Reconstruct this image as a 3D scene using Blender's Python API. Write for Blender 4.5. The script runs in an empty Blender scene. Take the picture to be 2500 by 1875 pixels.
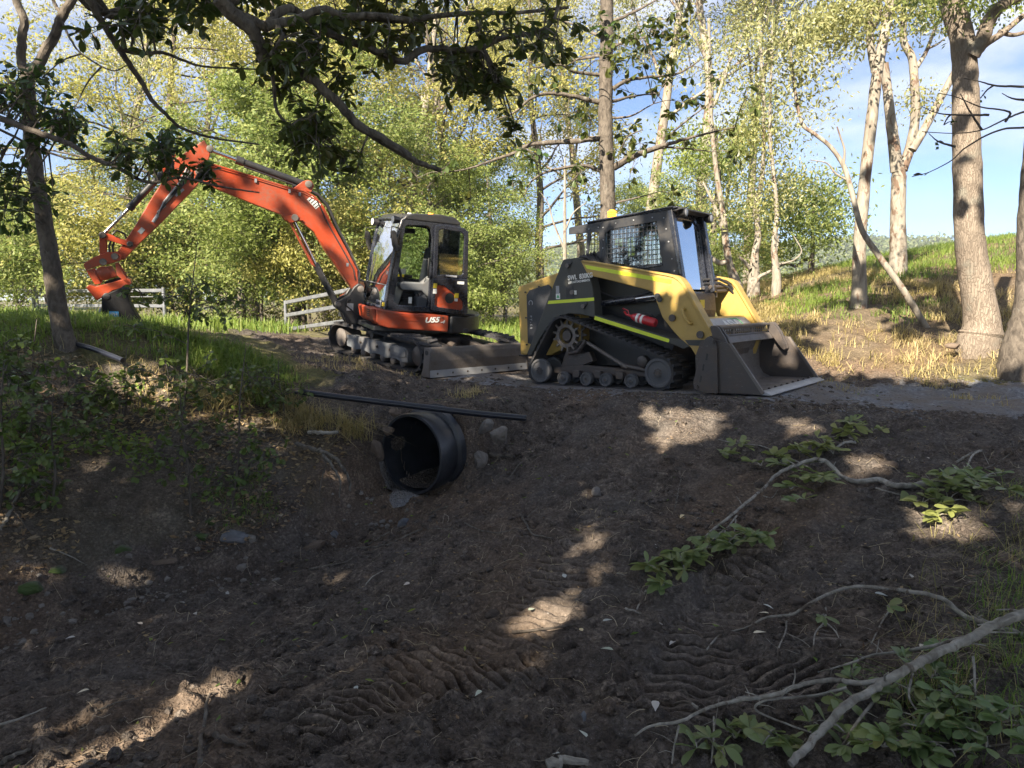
import bpy, math, random
import numpy as np
from mathutils import Vector, Matrix
R = math.radians
SC = bpy.context.scene
COL = SC.collection
# ------------------------------------------------------------------ camera, sky, sun, exposure
EYE = np.array((0.0, 0.0, 1.05)); PITCH = R(6.8); FPX = 1730.0
cam = bpy.data.cameras.new('camera'); cam.lens = 36*FPX/2500; cam.sensor_width = 36
cam.clip_start = 0.05; cam.clip_end = 4000
co = bpy.data.objects.new('camera', cam); COL.objects.link(co)
co.location = EYE; co.rotation_euler = (math.pi/2-PITCH, 0, 0); SC.camera = co
SUN_EL = R(35); SUN_H = np.array((-0.50, -0.866))
SUN = np.array((SUN_H[0]*math.cos(SUN_EL), SUN_H[1]*math.cos(SUN_EL), math.sin(SUN_EL)))
def make_world():
    w = bpy.data.worlds.new('World'); SC.world = w; w.use_nodes = True
    nt = w.node_tree; nt.nodes.clear(); N = nt.nodes.new; L = nt.links.new
    out = N('ShaderNodeOutputWorld'); bg = N('ShaderNodeBackground'); bg.inputs[1].default_value = 0.05
    sky = N('ShaderNodeTexSky'); sky.sky_type = 'NISHITA'; sky.sun_disc = False
    sky.sun_elevation = SUN_EL; sky.sun_rotation = math.atan2(SUN_H[0], SUN_H[1])
    sky.air_density = 0.62; sky.dust_density = 0.0; sky.ozone_density = 3.2
    tc = N('ShaderNodeTexCoord'); sp = N('ShaderNodeSeparateXYZ'); L(tc.outputs['Generated'], sp.inputs[0])
    # clouds: project the direction on a plane overhead so they flatten towards the horizon
    ad = N('ShaderNodeMath'); ad.operation = 'ADD'; ad.inputs[1].default_value = 0.18; L(sp.outputs[2], ad.inputs[0])
    dx = N('ShaderNodeMath'); dx.operation = 'DIVIDE'; L(sp.outputs[0], dx.inputs[0]); L(ad.outputs[0], dx.inputs[1])
    dy = N('ShaderNodeMath'); dy.operation = 'DIVIDE'; L(sp.outputs[1], dy.inputs[0]); L(ad.outputs[0], dy.inputs[1])
    cb = N('ShaderNodeCombineXYZ'); L(dx.outputs[0], cb.inputs[0]); L(dy.outputs[0], cb.inputs[1]); cb.inputs[2].default_value = 3.7
    no = N('ShaderNodeTexNoise'); no.inputs['Scale'].default_value = 1.15; no.inputs['Detail'].default_value = 8
    no.inputs['Roughness'].default_value = 0.55; no.inputs['Distortion'].default_value = 0.3; L(cb.outputs[0], no.inputs['Vector'])
    rp = N('ShaderNodeValToRGB'); rp.color_ramp.elements[0].position = 0.43; rp.color_ramp.elements[1].position = 0.60
    rp.color_ramp.elements[0].color = (0, 0, 0, 1); rp.color_ramp.elements[1].color = (.9, .9, .9, 1); L(no.outputs[0], rp.inputs[0])
    hz = N('ShaderNodeMapRange'); hz.inputs['From Min'].default_value = 0.10; hz.inputs['From Max'].default_value = 0.28; L(sp.outputs[2], hz.inputs[0])
    ml = N('ShaderNodeMath'); ml.operation = 'MULTIPLY'; L(rp.outputs[0], ml.inputs[0]); L(hz.outputs[0], ml.inputs[1])
    mx = N('ShaderNodeMix'); mx.data_type = 'RGBA'; L(ml.outputs[0], mx.inputs[0]); L(sky.outputs[0], mx.inputs[6])
    mx.inputs[7].default_value = (6.2, 6.3, 6.9, 1)
    L(mx.outputs[2], bg.inputs[0]); L(bg.outputs[0], out.inputs[0])
make_world()
sl = bpy.data.lights.new('sun', 'SUN'); sl.energy = 5.0; sl.angle = R(0.53); sl.color = (1.0, .88, .70)
so = bpy.data.objects.new('sun', sl); COL.objects.link(so)
so.rotation_euler = Vector(SUN).to_track_quat('Z', 'Y').to_euler(); so.location = (-20, -30, 30)
SC.view_settings.view_transform = 'Standard'; SC.view_settings.look = 'None'
SC.view_settings.exposure = 2.05; SC.view_settings.gamma = 1; SC.view_settings.use_curve_mapping = False
SC.cycles.max_bounces = 8; SC.cycles.diffuse_bounces = 4; SC.cycles.glossy_bounces = 3
SC.cycles.transparent_max_bounces = 12; SC.cycles.transmission_bounces = 5; SC.cycles.volume_bounces = 0
SC.cycles.use_denoising = True; SC.cycles.sample_clamp_indirect = 6
# ------------------------------------------------------------------ points from sight lines
def ray(u, v):
    F = np.array((0, math.cos(PITCH), -math.sin(PITCH))); U = np.array((0, math.sin(PITCH), math.cos(PITCH)))
    return F + (u-1250)/FPX*np.array((1., 0, 0)) - (v-937.5)/FPX*U
def at(u, v, Y):                    # the point at world depth Y
    d = ray(u, v); return EYE + d*(Y/d[1])
def atz(u, v, z):                   # the point at height z
    d = ray(u, v); return EYE + d*((z-EYE[2])/d[2])
def project(P):
    P = np.asarray(P, float)-EYE
    f = P[..., 1]*math.cos(PITCH)-P[..., 2]*math.sin(PITCH); up = P[..., 1]*math.sin(PITCH)+P[..., 2]*math.cos(PITCH)
    f = np.where(f < .05, .05, f)
    return 1250+FPX*P[..., 0]/f, 937.5-FPX*up/f
# ------------------------------------------------------------------ noise
def _hash(ix, iy, s):
    h = (ix.astype(np.int64)*374761393 + iy.astype(np.int64)*668265263 + s*1442695041) & 0xffffffff
    h = ((h ^ (h >> 13))*1274126177) & 0xffffffff
    return ((h ^ (h >> 16)) & 0xffff)/65535.0
def vnoise(x, y, s=0):
    ix = np.floor(x); iy = np.floor(y); fx = x-ix; fy = y-iy
    fx = fx*fx*fx*(fx*(fx*6-15)+10); fy = fy*fy*fy*(fy*(fy*6-15)+10)
    a = _hash(ix, iy, s); b = _hash(ix+1, iy, s); c = _hash(ix, iy+1, s); d = _hash(ix+1, iy+1, s)
    return (a+(b-a)*fx)+((c+(d-c)*fx)-(a+(b-a)*fx))*fy
def fbm(x, y, o=4, s=0, g=.5):
    t = 0; a = 1; n = 0
    for k in range(o):
        t = t+a*(vnoise(x*(.8)+y*.6, y*.8-x*.6, s+k)-.5); n += a; a *= g; x = x*2.03+11.3; y = y*2.03-7.7
    return t/n*2
def sstep(a, b, x):
    t = np.clip((x-a)/(b-a), 0, 1); return t*t*(3-2*t)
# ------------------------------------------------------------------ mesh builder
class MB:
    def __init__(s, M=None): s.v = []; s.f = []; s.n = 0; s.M = M
    def add(s, v, faces):
        v = np.asarray(v, float).reshape(-1, 3)
        if s.M is not None:
            m = np.array(s.M); v = v @ m[:3, :3].T + m[:3, 3]
        s.v.append(v)
        for f in faces:
            f = np.asarray(f, np.int64)
            if f.ndim == 1: f = f[None]
            s.f.append(f+s.n)
        s.n += len(v); return s
    def box(s, c, d, rot=None):
        x, y, z = [k/2 for k in d]
        v = np.array([(-x,-y,-z),(x,-y,-z),(x,y,-z),(-x,y,-z),(-x,-y,z),(x,-y,z),(x,y,z),(-x,y,z)])
        if rot is not None: v = v @ np.array(rot.to_matrix() if hasattr(rot, 'to_matrix') else rot).T
        return s.add(v+np.array(c), [np.array([(0,3,2,1),(4,5,6,7),(0,1,5,4),(1,2,6,5),(2,3,7,6),(3,0,4,7)])])
    def b2(s, a, b):                # box by two corners
        a = np.array(a, float); b = np.array(b, float); return s.box((a+b)/2, np.abs(b-a))
    def prism(s, pts, y0, y1):      # outline in x,z swept along y
        n = len(pts); p = np.array(pts, float)
        area = sum(p[i][0]*p[(i+1) % n][1]-p[(i+1) % n][0]*p[i][1] for i in range(n))
        if area < 0: p = p[::-1]
        a = np.c_[p[:, 0], np.full(n, min(y0, y1)), p[:, 1]]; b = np.c_[p[:, 0], np.full(n, max(y0, y1)), p[:, 1]]
        i = np.arange(n); j = (i+1) % n
        return s.add(np.r_[a, b], [i, (i+n)[::-1], np.c_[j, i, i+n, j+n]])
    def ring(s, outer, inner, y0, y1):   # frame: two outlines with the same count
        n = len(outer); o = np.array(outer, float); q = np.array(inner, float)
        def lay(p, y): return np.c_[p[:, 0], np.full(n, y), p[:, 1]]
        V = np.r_[lay(o, y0), lay(q, y0), lay(o, y1), lay(q, y1)]; i = np.arange(n); j = (i+1) % n
        return s.add(V, [np.c_[i, j, j+n, i+n], np.c_[j+2*n, i+2*n, i+3*n, j+3*n], np.c_[j, i, i+2*n, j+2*n], np.c_[i+n, j+n, j+3*n, i+3*n]])
    def tube(s, pts, r, n=8, cap=True):
        P = np.array(pts, float); m = len(P)
        r = np.full(m, r, float) if np.isscalar(r) else np.array(r, float)
        T = np.gradient(P, axis=0); T /= np.linalg.norm(T, axis=1)[:, None]+1e-12
        a = np.array((0, 0, 1.)) if abs(T[0][2]) < .9 else np.array((1., 0, 0))
        N = np.zeros_like(P); x = np.cross(T[0], a); x /= np.linalg.norm(x); N[0] = x
        for i in range(1, m):
            x = N[i-1]-T[i]*np.dot(N[i-1], T[i]); N[i] = x/(np.linalg.norm(x)+1e-12)
        B = np.cross(T, N); t = np.linspace(0, 2*math.pi, n, endpoint=False)
        V = P[:, None]+r[:, None, None]*(np.cos(t)[None, :, None]*N[:, None]+np.sin(t)[None, :, None]*B[:, None])
        k = np.arange(n); k2 = (k+1) % n; q = []
        for i in range(m-1): q.append(np.c_[i*n+k, i*n+k2, (i+1)*n+k2, (i+1)*n+k])
        fs = [np.vstack(q)]
        if cap: fs += [k[::-1], k+(m-1)*n]
        return s.add(V.reshape(-1, 3), fs)
    def lathe(s, prof, c, axis='y', n=24, rot=None):   # prof: (along axis, radius) closed by caps
        t = np.linspace(0, 2*math.pi, n, endpoint=False); m = len(prof); V = []
        for h, r in prof:
            if axis == 'y': V.append(np.c_[r*np.cos(t), np.full(n, h), r*np.sin(t)])
            elif axis == 'x': V.append(np.c_[np.full(n, h), r*np.sin(t), r*np.cos(t)])
            else: V.append(np.c_[r*np.sin(t), r*np.cos(t), np.full(n, h)])
        V = np.vstack(V)
        if rot is not None: V = V @ np.array(rot).T
        V = V+np.array(c); k = np.arange(n); k2 = (k+1) % n
        fs = [np.c_[i*n+k, (i+1)*n+k, (i+1)*n+k2, i*n+k2] for i in range(m-1)]
        return s.add(V, [np.vstack(fs), k, (k+(m-1)*n)[::-1]])
    def mesh(s, name, smooth=False, angle=None):
        me = bpy.data.meshes.new(name)
        if s.n:
            V = np.vstack(s.v); me.vertices.add(len(V)); me.vertices.foreach_set('co', V.astype(np.float32).ravel())
            loops = np.concatenate([f.ravel() for f in s.f]); tot = np.concatenate([np.full(len(f), f.shape[1]) for f in s.f])
            me.loops.add(len(loops)); me.loops.foreach_set('vertex_index', loops.astype(np.int32))
            me.polygons.add(len(tot)); me.polygons.foreach_set('loop_start', np.r_[0, np.cumsum(tot)[:-1]].astype(np.int32))
            me.update(calc_edges=True); me.validate()
            me.polygons.foreach_set('use_smooth', np.full(len(me.polygons), bool(smooth)))
            if smooth and angle: me.set_sharp_from_angle(angle=R(angle))
            me.update()
        return me
    def build(s, name, mat, parent=None, smooth=False, angle=40, bevel=0, label=None, seg=1):
        me = s.mesh(name, smooth, angle); me.materials.append(mat)
        o = bpy.data.objects.new(name, me); COL.objects.link(o)
        if parent is not None: o.parent = parent
        if bevel:
            b = o.modifiers.new('bevel', 'BEVEL'); b.width = bevel; b.segments = seg; b.limit_method = 'ANGLE'; b.angle_limit = R(40)
        if label: o['label'] = label
        return o
def tag(o, label=None, cat=None, group=None, kind=None):
    if label: o['label'] = label
    if cat: o['category'] = cat
    if group: o['group'] = group
    if kind: o['kind'] = kind
    return o
def empty(name, loc, label=None, cat=None, group=None, rot=None):
    o = bpy.data.objects.new(name, None); COL.objects.link(o); o.location = loc; o.empty_display_size = .2
    if rot is not None: o.rotation_euler = rot
    return tag(o, label, cat, group)
def inst(name, me, parent=None, M=None):
    o = bpy.data.objects.new(name, me); COL.objects.link(o)
    if parent is not None: o.parent = parent
    if M is not None: o.matrix_local = M
    return o
# ------------------------------------------------------------------ materials
class Mat:
    def __init__(s, name):
        s.m = bpy.data.materials.new(name); s.m.use_nodes = True; s.nt = s.m.node_tree; s.nt.nodes.clear()
        s.out = s.N('ShaderNodeOutputMaterial')
    def N(s, t, **k):
        n = s.nt.nodes.new(t)
        for a, b in k.items():
            if a.startswith('_'): setattr(n, a[1:], b)
            else: n.inputs[a.replace('__', ' ')].default_value = b
        return n
    def L(s, a, b): s.nt.links.new(a, b)
    def pos(s, sc=1.0, obj=False, stretch=None):
        tc = s.N('ShaderNodeTexCoord') if obj else s.N('ShaderNodeNewGeometry')
        o = tc.outputs['Object'] if obj else tc.outputs['Position']
        if stretch:
            mp = s.N('ShaderNodeMapping'); mp.inputs['Scale'].default_value = stretch; s.L(o, mp.inputs[0]); o = mp.outputs[0]
        return o
    def noise(s, vec, scale, detail=4, rough=.55, dist=0):
        n = s.N('ShaderNodeTexNoise', Scale=scale, Detail=detail, Roughness=rough, Distortion=dist); s.L(vec, n.inputs['Vector']); return n.outputs[0]
    def vor(s, vec, scale, feat='F1', out=0):
        n = s.N('ShaderNodeTexVoronoi', Scale=scale); n.feature = feat; s.L(vec, n.inputs['Vector']); return n.outputs[out]
    def ramp(s, fac, stops):
        r = s.N('ShaderNodeValToRGB'); e = r.color_ramp.elements
        while len(e) < len(stops): e.new(.5)
        for k, (p, c) in enumerate(stops):
            e[k].position = p; e[k].color = (c, c, c, 1) if np.isscalar(c) else tuple(c)+(1,)
        s.L(fac, r.inputs[0]); return r.outputs[0]
    def mix(s, f, a, b, mode='MIX'):
        n = s.N('ShaderNodeMix'); n.data_type = 'RGBA'; n.blend_type = mode
        for k, x in ((0, f), (6, a), (7, b)):
            if hasattr(x, 'is_linked'): s.L(x, n.inputs[k])
            elif k == 0: n.inputs[0].default_value = x
            else: n.inputs[k].default_value = tuple(x)+(1,)
        return n.outputs[2]
    def math(s, op, a, b=0.0):
        n = s.N('ShaderNodeMath'); n.operation = op
        for k, x in enumerate((a, b)):
            if hasattr(x, 'is_linked'): s.L(x, n.inputs[k])
            else: n.inputs[k].default_value = x
        return n.outputs[0]
    def bump(s, h, st=.5, d=.01, nrm=None):
        b = s.N('ShaderNodeBump', Strength=st, Distance=d); s.L(h, b.inputs['Height'])
        if nrm is not None: s.L(nrm, b.inputs['Normal'])
        return b.outputs[0]
    def bsdf(s, color, rough=.6, metal=0, nrm=None, spec=.5, coat=0, **k):
        p = s.N('ShaderNodeBsdfPrincipled')
        for nm, x in (('Base Color', color), ('Roughness', rough), ('Metallic', metal), ('Specular IOR Level', spec), ('Coat Weight', coat)):
            if hasattr(x, 'is_linked'): s.L(x, p.inputs[nm])
            elif nm == 'Base Color': p.inputs[nm].default_value = tuple(x)+(1,)
            else: p.inputs[nm].default_value = x
        for a, b in k.items(): p.inputs[a.replace('__', ' ')].default_value = b
        if nrm is not None: s.L(nrm, p.inputs['Normal'])
        return p.outputs[0]
    def done(s, sh): s.L(sh, s.out.inputs[0]); return s.m
def m_paint(name, col, dirt=(.12, .09, .06), amt=.5, rough=.42, scale=3, spec=.5, coat=0.0, low=0.0, chips=0.0):
    m = Mat(name); p = m.pos(obj=True)
    a = m.noise(p, scale, 8, .65); b = m.noise(p, scale*9, 5, .6)
    f = m.math('MULTIPLY', m.ramp(a, [(.42, 0.), (.68, 1.)]), m.ramp(b, [(.35, .25), (.7, 1.)]))
    f = m.math('MULTIPLY', f, amt)
    if low:     # dirt thrown up on the lower part of the machine
        sx = m.N('ShaderNodeSeparateXYZ'); m.L(p, sx.inputs[0])
        mr = m.N('ShaderNodeMapRange'); m.L(sx.outputs[2], mr.inputs[0]); mr.inputs[1].default_value = low; mr.inputs[2].default_value = 0.0
        f = m.math('MAXIMUM', f, m.math('MULTIPLY', m.math('MULTIPLY', mr.outputs[0], m.ramp(a, [(.3, .35), (.6, 1.)])), .85))
    v = m.mix(m.noise(p, scale*.7, 3), tuple(c*.82 for c in col), tuple(min(1, c*1.12) for c in col))
    c = m.mix(f, v, dirt)
    if chips:
        st = m.pos(obj=True, stretch=(1, 1, 5))
        cm = m.ramp(m.noise(st, 16, 6, .75), [(.66-chips*.1, 0.), (.70-chips*.1, 1.)])
        c = m.mix(m.math('MULTIPLY', cm, .8), c, (.16, .15, .15))
    rr = m.math('ADD', m.math('MULTIPLY', f, .4), m.ramp(b, [(.3, rough-.06), (.7, rough+.1)]))
    return m.done(m.bsdf(c, rr, spec=spec, coat=coat, nrm=m.bump(b, .12, .004)))
def m_leaf(name, cols, trans=.4, rough=.5, spec=.3, obj=False):
    m = Mat(name)
    if obj: r = m.N('ShaderNodeObjectInfo').outputs['Random']
    else: r = m.N('ShaderNodeNewGeometry').outputs['Random Per Island']
    n = len(cols); c = m.ramp(r, [(k/(n-1) if n > 1 else 0, cc) for k, cc in enumerate(cols)])
    g = m.N('ShaderNodeNewGeometry'); big = m.noise(g.outputs['Position'], .55, 2)
    c = m.mix(m.ramp(big, [(.38, 0.), (.62, .55)]), c, tuple(x*y for x, y in zip(cols[-1], (1.15, 1.05, .7))))
    d = m.bsdf(c, rough, spec=spec)
    t = m.N('ShaderNodeBsdfTranslucent'); m.L(m.mix(.25, c, (.9, 1, .25), 'MULTIPLY'), t.inputs[0])
    mx = m.N('ShaderNodeMixShader'); mx.inputs[0].default_value = trans; m.L(d, mx.inputs[1]); m.L(t.outputs[0], mx.inputs[2])
    return m.done(mx.outputs[0])
def m_bark(name, dark, light, stretch=(9, 9, 1.2), patch=None, bump=.6, pa=.56, hue=None):
    m = Mat(name); p = m.pos(obj=True, stretch=stretch); q = m.pos(obj=True)
    n = m.noise(p, 2.6, 8, .62, .6); c = m.ramp(n, [(.32, dark), (.68, light)])
    if patch is not None:
        s2 = m.pos(obj=True, stretch=(5, 5, 2.2)); f = m.ramp(m.noise(s2, 1.1, 6, .65, .8), [(pa, 0.), (pa+.05, 1.)])
        c = m.mix(m.math('MULTIPLY', f, .85), c, patch)
    c = m.mix(.5, c, m.ramp(m.noise(q, 2.2, 4), [(.3, (.6, .57, .55)), (.7, (1., 1., 1.))]), 'MULTIPLY')
    return m.done(m.bsdf(c, .85, spec=.2, nrm=m.bump(n, bump, .03)))
# ------------------------------------------------------------------ ground materials
def mat_soil():
    m = Mat('soil'); p = m.pos()
    big = m.noise(p, .9, 5, .6, .4); mid = m.noise(p, 6, 8, .7); fine = m.noise(p, 46, 7, .78); peb = m.vor(p, 95)
    c = m.ramp(mid, [(.32, (.060, .050, .043)), (.50, (.150, .122, .102)), (.68, (.32, .265, .215))])
    # dry crumbly tan earth in drifts of its own
    dry = m.ramp(big, [(.50, 0.), (.66, 1.)])
    c = m.mix(m.math('MULTIPLY', dry, .32), c, m.ramp(fine, [(.3, (.14, .095, .065)), (.7, (.26, .185, .125))]))
    c = m.mix(m.ramp(fine, [(.40, .85), (.53, 0.)]), c, (.045, .037, .032))
    bits = m.ramp(m.vor(p, 120, 'F1', 0), [(.14, 1.), (.20, 0.)])
    c = m.mix(m.math('MULTIPLY', bits, m.ramp(m.noise(p, 9, 2), [(.40, 0.), (.55, .9)])), c, (.42, .38, .33))
    c = m.mix(m.ramp(m.noise(p, 1.7, 5, .65), [(.45, 0.), (.6, .55)]), c, m.ramp(fine, [(.3, (.070, .064, .060)), (.7, (.20, .185, .17))]))
    at_ = m.N('ShaderNodeAttribute'); at_.attribute_name = 'tan'
    c = m.mix(m.math('MULTIPLY', at_.outputs['Fac'], .9), c, m.ramp(fine, [(.3, (.18, .115, .070)), (.7, (.30, .20, .125))]))
    ag = m.N('ShaderNodeAttribute'); ag.attribute_name = 'turf'
    c = m.mix(ag.outputs['Fac'], c, m.ramp(mid, [(.3, (.09, .10, .035)), (.55, (.20, .185, .075)), (.75, (.34, .28, .15))]))
    pr = m.N('ShaderNodeAttribute'); pr.attribute_name = 'press'
    loose = m.math('SUBTRACT', 1.0, m.math('MULTIPLY', pr.outputs['Fac'], .75))
    wv = m.N('ShaderNodeVectorMath'); wv.operation = 'ADD'; nn = m.N('ShaderNodeTexNoise', Scale=14.0, Detail=3.0); m.L(p, nn.inputs['Vector'])
    sc = m.N('ShaderNodeVectorMath'); sc.operation = 'SCALE'; sc.inputs['Scale'].default_value = .05; m.L(nn.outputs[1], sc.inputs[0]); m.L(p, wv.inputs[0]); m.L(sc.outputs[0], wv.inputs[1])
    cr1 = m.math('SUBTRACT', 1.0, m.math('MULTIPLY', m.vor(wv.outputs[0], 38), 1.6)); cr2 = m.math('SUBTRACT', 1.0, m.math('MULTIPLY', m.vor(wv.outputs[0], 92), 1.4))
    gate = m.ramp(m.noise(p, 5, 4), [(.38, .25), (.6, 1.)])
    h = m.math('ADD', m.math('MULTIPLY', m.math('MULTIPLY', cr1, gate), .9), m.math('ADD', m.math('MULTIPLY', cr2, .45), m.math('MULTIPLY', fine, .5)))
    nr = m.bump(m.math('MULTIPLY', h, loose), .85, .020)
    c = m.mix(m.math('MULTIPLY', m.ramp(cr1, [(.2, 1.), (.55, 0.)]), .42), c, (.050, .040, .033))
    return m.done(m.bsdf(c, .95, spec=.16, nrm=nr))
def mat_gravel():
    m = Mat('crushed gravel'); p = m.pos()
    fine = m.vor(p, 60, 'F1', 1); f1 = m.vor(p, 60); mid = m.noise(p, 2.2, 7, .65); n2 = m.noise(p, 28, 6, .7)
    c = m.ramp(n2, [(.3, (.09, .093, .10)), (.55, (.21, .215, .228)), (.78, (.38, .38, .39))])
    c = m.mix(m.ramp(mid, [(.40, 0.), (.58, .85)]), c, (.16, .135, .115))
    sx = m.math('ADD', f1, m.math('MULTIPLY', n2, .8))
    return m.done(m.bsdf(c, .9, spec=.25, nrm=m.bump(sx, .8, .02)))
M_SOIL = mat_soil(); M_GRAVEL = mat_gravel()
# ------------------------------------------------------------------ the lie of the land
CP = []
def cz(u, v, z): CP.append(atz(u, v, z))
def cy(u, v, Y): CP.append(at(u, v, Y))
for a in ((2500,1045,0),(2200,1022,0),(1900,988,0),(1600,966,0),(1290,938,0),(1060,925,0),(2500,955,0),(2060,928,.02),(1250,985,-.10),
          (1700,935,0.0),(1500,910,.0),(1300,905,.0),(960,985,-.02),(1150,990,-.12),(1330,1000,-.12),
          (950,1215,-.80),(780,1265,-.84),(600,1330,-.87),(300,1390,-.89),(0,1500,-.92),(-300,1600,-.95),
          (1040,1215,-.79),(0,1875,-.72),(0,1700,-.85),(600,1600,-.78),(600,1875,-.66),(1200,1875,-.60),(1200,1500,-.70),(1000,1350,-.77),(1150,1220,-.70),
          (1130,1130,-.55),(1330,1100,-.42),(1500,1200,-.46),(1700,1100,-.27),(1700,1300,-.47),(2000,1060,-.10),(2000,1200,-.32),(2500,1120,-.10),
          (2500,1300,-.30),(2000,1500,-.52),(2500,1500,-.36),(2500,1875,-.42),(1900,1875,-.56),(1550,1500,-.60),(1550,1010,-.04),(1450,1040,-.18)): cz(*a)
for a in ((983,902,9.9),(813,851,11.6),(570,808,14),(700,880,9.0),(760,905,8.4),(600,850,9.3),(560,860,8.0),(700,905,7.7),(880,975,7.2),(400,800,8.3),(150,812,7.2),(0,795,7.2),(270,792,9.6),
          (400,800,16),(-200,790,8),(150,1000,6.2),(400,1000,6.5),(600,960,6.9),(150,1200,5.4),(600,1100,6.15),(700,1150,6.2),(840,1090,6.75),(0,1000,5.8),(0,1200,4.9),(400,1200,5.6),(-300,1100,5),
          (450,1100,6.0),(750,1010,6.9),(2100,905,9.3),(2095,748,12),(2190,672,14),(2390,850,9.5),(2480,920,8.6),(2330,640,15),(2500,632,14.5),(1850,706,19),(1780,745,16),(1900,800,11.2),(2300,765,11.5),(2200,850,9.9),
          (2000,700,15.5),(1750,830,12),(1250,800,20),(1000,800,20),(700,812,18),(200,800,20),(1250,850,14)): cy(*a)
CP += [np.array(a) for a in ((0,0,-.55),(3,0,-.45),(-3,0,-.7),(-6,2,-.4),(-7,6,.7),(7,5,.1),(7,0,-.2),(0,-6,-.4),(-8,-6,.2),(8,-6,.2),(0,-14,0),(-14,0,.5),(-12,10,.8),(-14,20,.4),
       (10,8,1.3),(13,13,2.5),(10,18,2.2),(14,25,2.4),(6,26,.9),(0,30,-.3),(-12,32,-.4),(14,4,.8),(18,15,3),(0,40,-.5),(-25,30,0),(25,35,2),(3.0,16,.45))]
CP = np.array(CP)
def _tps():
    n = len(CP); d = np.linalg.norm(CP[:, None, :2]-CP[None, :, :2], axis=2)
    K = np.where(d > 0, d*d*np.log(d+1e-9), 0)+np.eye(n)*.35
    Pm = np.c_[np.ones(n), CP[:, :2]]; A = np.block([[K, Pm], [Pm.T, np.zeros((3, 3))]])
    w = np.linalg.solve(A, np.r_[CP[:, 2], 0, 0, 0]); return w
TW = _tps()
PIPE_A = atz(985, 1200, -.77); PIPE_D = None
def base_h(x, y):
    x = np.asarray(x, float); y = np.asarray(y, float); sh = x.shape; x = x.ravel(); y = y.ravel(); z = np.empty_like(x); n = len(CP)
    for i in range(0, len(x), 40000):
        a = x[i:i+40000]; b = y[i:i+40000]
        d2 = (a[:, None]-CP[None, :, 0])**2+(b[:, None]-CP[None, :, 1])**2
        z[i:i+40000] = (0.5*d2*np.log(d2+1e-12)) @ TW[:n]+TW[n]+TW[n+1]*a+TW[n+2]*b
    r = np.hypot(x, y-8); f = sstep(34, 60, r); far = .4+.012*np.maximum(x, -20)
    return (z*(1-f)+far*f).reshape(sh)
def seg_dist(x, y, P):              # distance to a polyline, and arc length along it
    best = np.full(x.shape, 1e9); arc = np.zeros(x.shape); side = np.zeros(x.shape); L0 = 0
    for (a, b), (c, d) in zip(P[:-1], P[1:]):
        L = math.hypot(c-a, d-b); t = np.clip(((x-a)*(c-a)+(y-b)*(d-b))/L**2, 0, 1)
        dd = np.hypot(x-a-t*(c-a), y-b-t*(d-b)); m = dd < best
        best = np.where(m, dd, best); arc = np.where(m, L0+t*L, arc); side = np.where(m, np.sign((x-a)*(d-b)-(y-b)*(c-a)), side); L0 += L
    return best, arc, side
def gp(u, v, z): return tuple(atz(u, v, z)[:2])
# crawler prints pressed in the soft soil: path, half width, cleat pitch, slant, depth
PRINTS = [([gp(1230,1600,-.66), gp(1440,1300,-.55), gp(1560,1080,-.30)], .20, .085, .10, .052),
          ([gp(700,1800,-.68), gp(960,1690,-.68), gp(1330,1640,-.62)], .17, .066, -.75, .068),
          ([gp(930,1640,-.70), gp(1180,1600,-.67)], .13, .075, -.75, .055),
          ([gp(1640,1780,-.59), gp(1700,1600,-.57), gp(1800,1400,-.50), gp(1900,1370,-.47)], .18, .080, -.12, .058),
          ([gp(1960,1720,-.55), gp(1900,1600,-.53)], .17, .075, -.5, .050),
          ([gp(1990,1600,-.53), gp(2080,1450,-.46)], .19, .085, -.15, .050),
          ([gp(1850,1360,-.47), gp(1840,1280,-.42)], .16, .080, -.1, .045),
          ([gp(1530,1190,-.42), gp(1600,1060,-.2)], .19, .085, .05, .048)]
def prints_h(x, y):
    z = np.zeros(x.shape); mk = np.zeros(x.shape)
    wob = fbm(x*3, y*3, 3, 77)*.03
    for P, hw, pitch, slant, dep in PRINTS:
        d, a, s = seg_dist(x, y, P); w = d*s
        tot = sum(math.hypot(q[0]-p[0], q[1]-p[1]) for p, q in zip(P[:-1], P[1:]))
        m = (1-sstep(hw*.86, hw*1.04, d+wob*.6))*sstep(0, .05, a)*(1-sstep(tot-.05, tot, a))
        br = .25+.75*sstep(-.45, -.05, fbm(x*3, y*3, 3, 31))
        ph = (a+w*slant+wob*.16)/pitch; c = ph-np.floor(ph)
        ridge = 1-sstep(.20, .42, np.abs(c-.5))
        z = z+m*1.25*(-.75*dep+ridge*dep*br*(.9+.5*fbm(x*9, y*9, 2, 5))); mk = np.maximum(mk, m)
    return z, mk
def soil_mask(x, y):                # 1 where the digger has turned the soil
    left = x < np.interp(y, [2, 4, 5, 6, 6.8, 7.6, 9, 12, 15], [-9, -4.2, -2.9, -1.9, -1.6, -2.0, -2.6, -4.4, -7])
    right = x > np.interp(y, [2, 4, 6, 8, 9, 12, 16], [3.2, 3.6, 4.8, 6, 5.0, 3.5, 2])
    m = (~left) & (~right) & (y < np.interp(x, [-8, -4, 0, 4, 8], [16, 14.5, 12.5, 10.0, 9.0]))
    return m.astype(float)
ROAD = [(8.5, 6.7), (5.5, 7.3), (3.6, 7.75), (2.2, 8.4), (.8, 9.1), (-.6, 9.7)]
def road_mask(x, y):
    d, a, s = seg_dist(x, y, ROAD); hw = np.interp(a, [0, 4, 8, 10], [1.15, 1.0, .85, .5])
    return d+fbm(x*2.2, y*2.2, 4, 9)*.35+fbm(x*14, y*14, 3, 10)*.22 < hw
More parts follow.
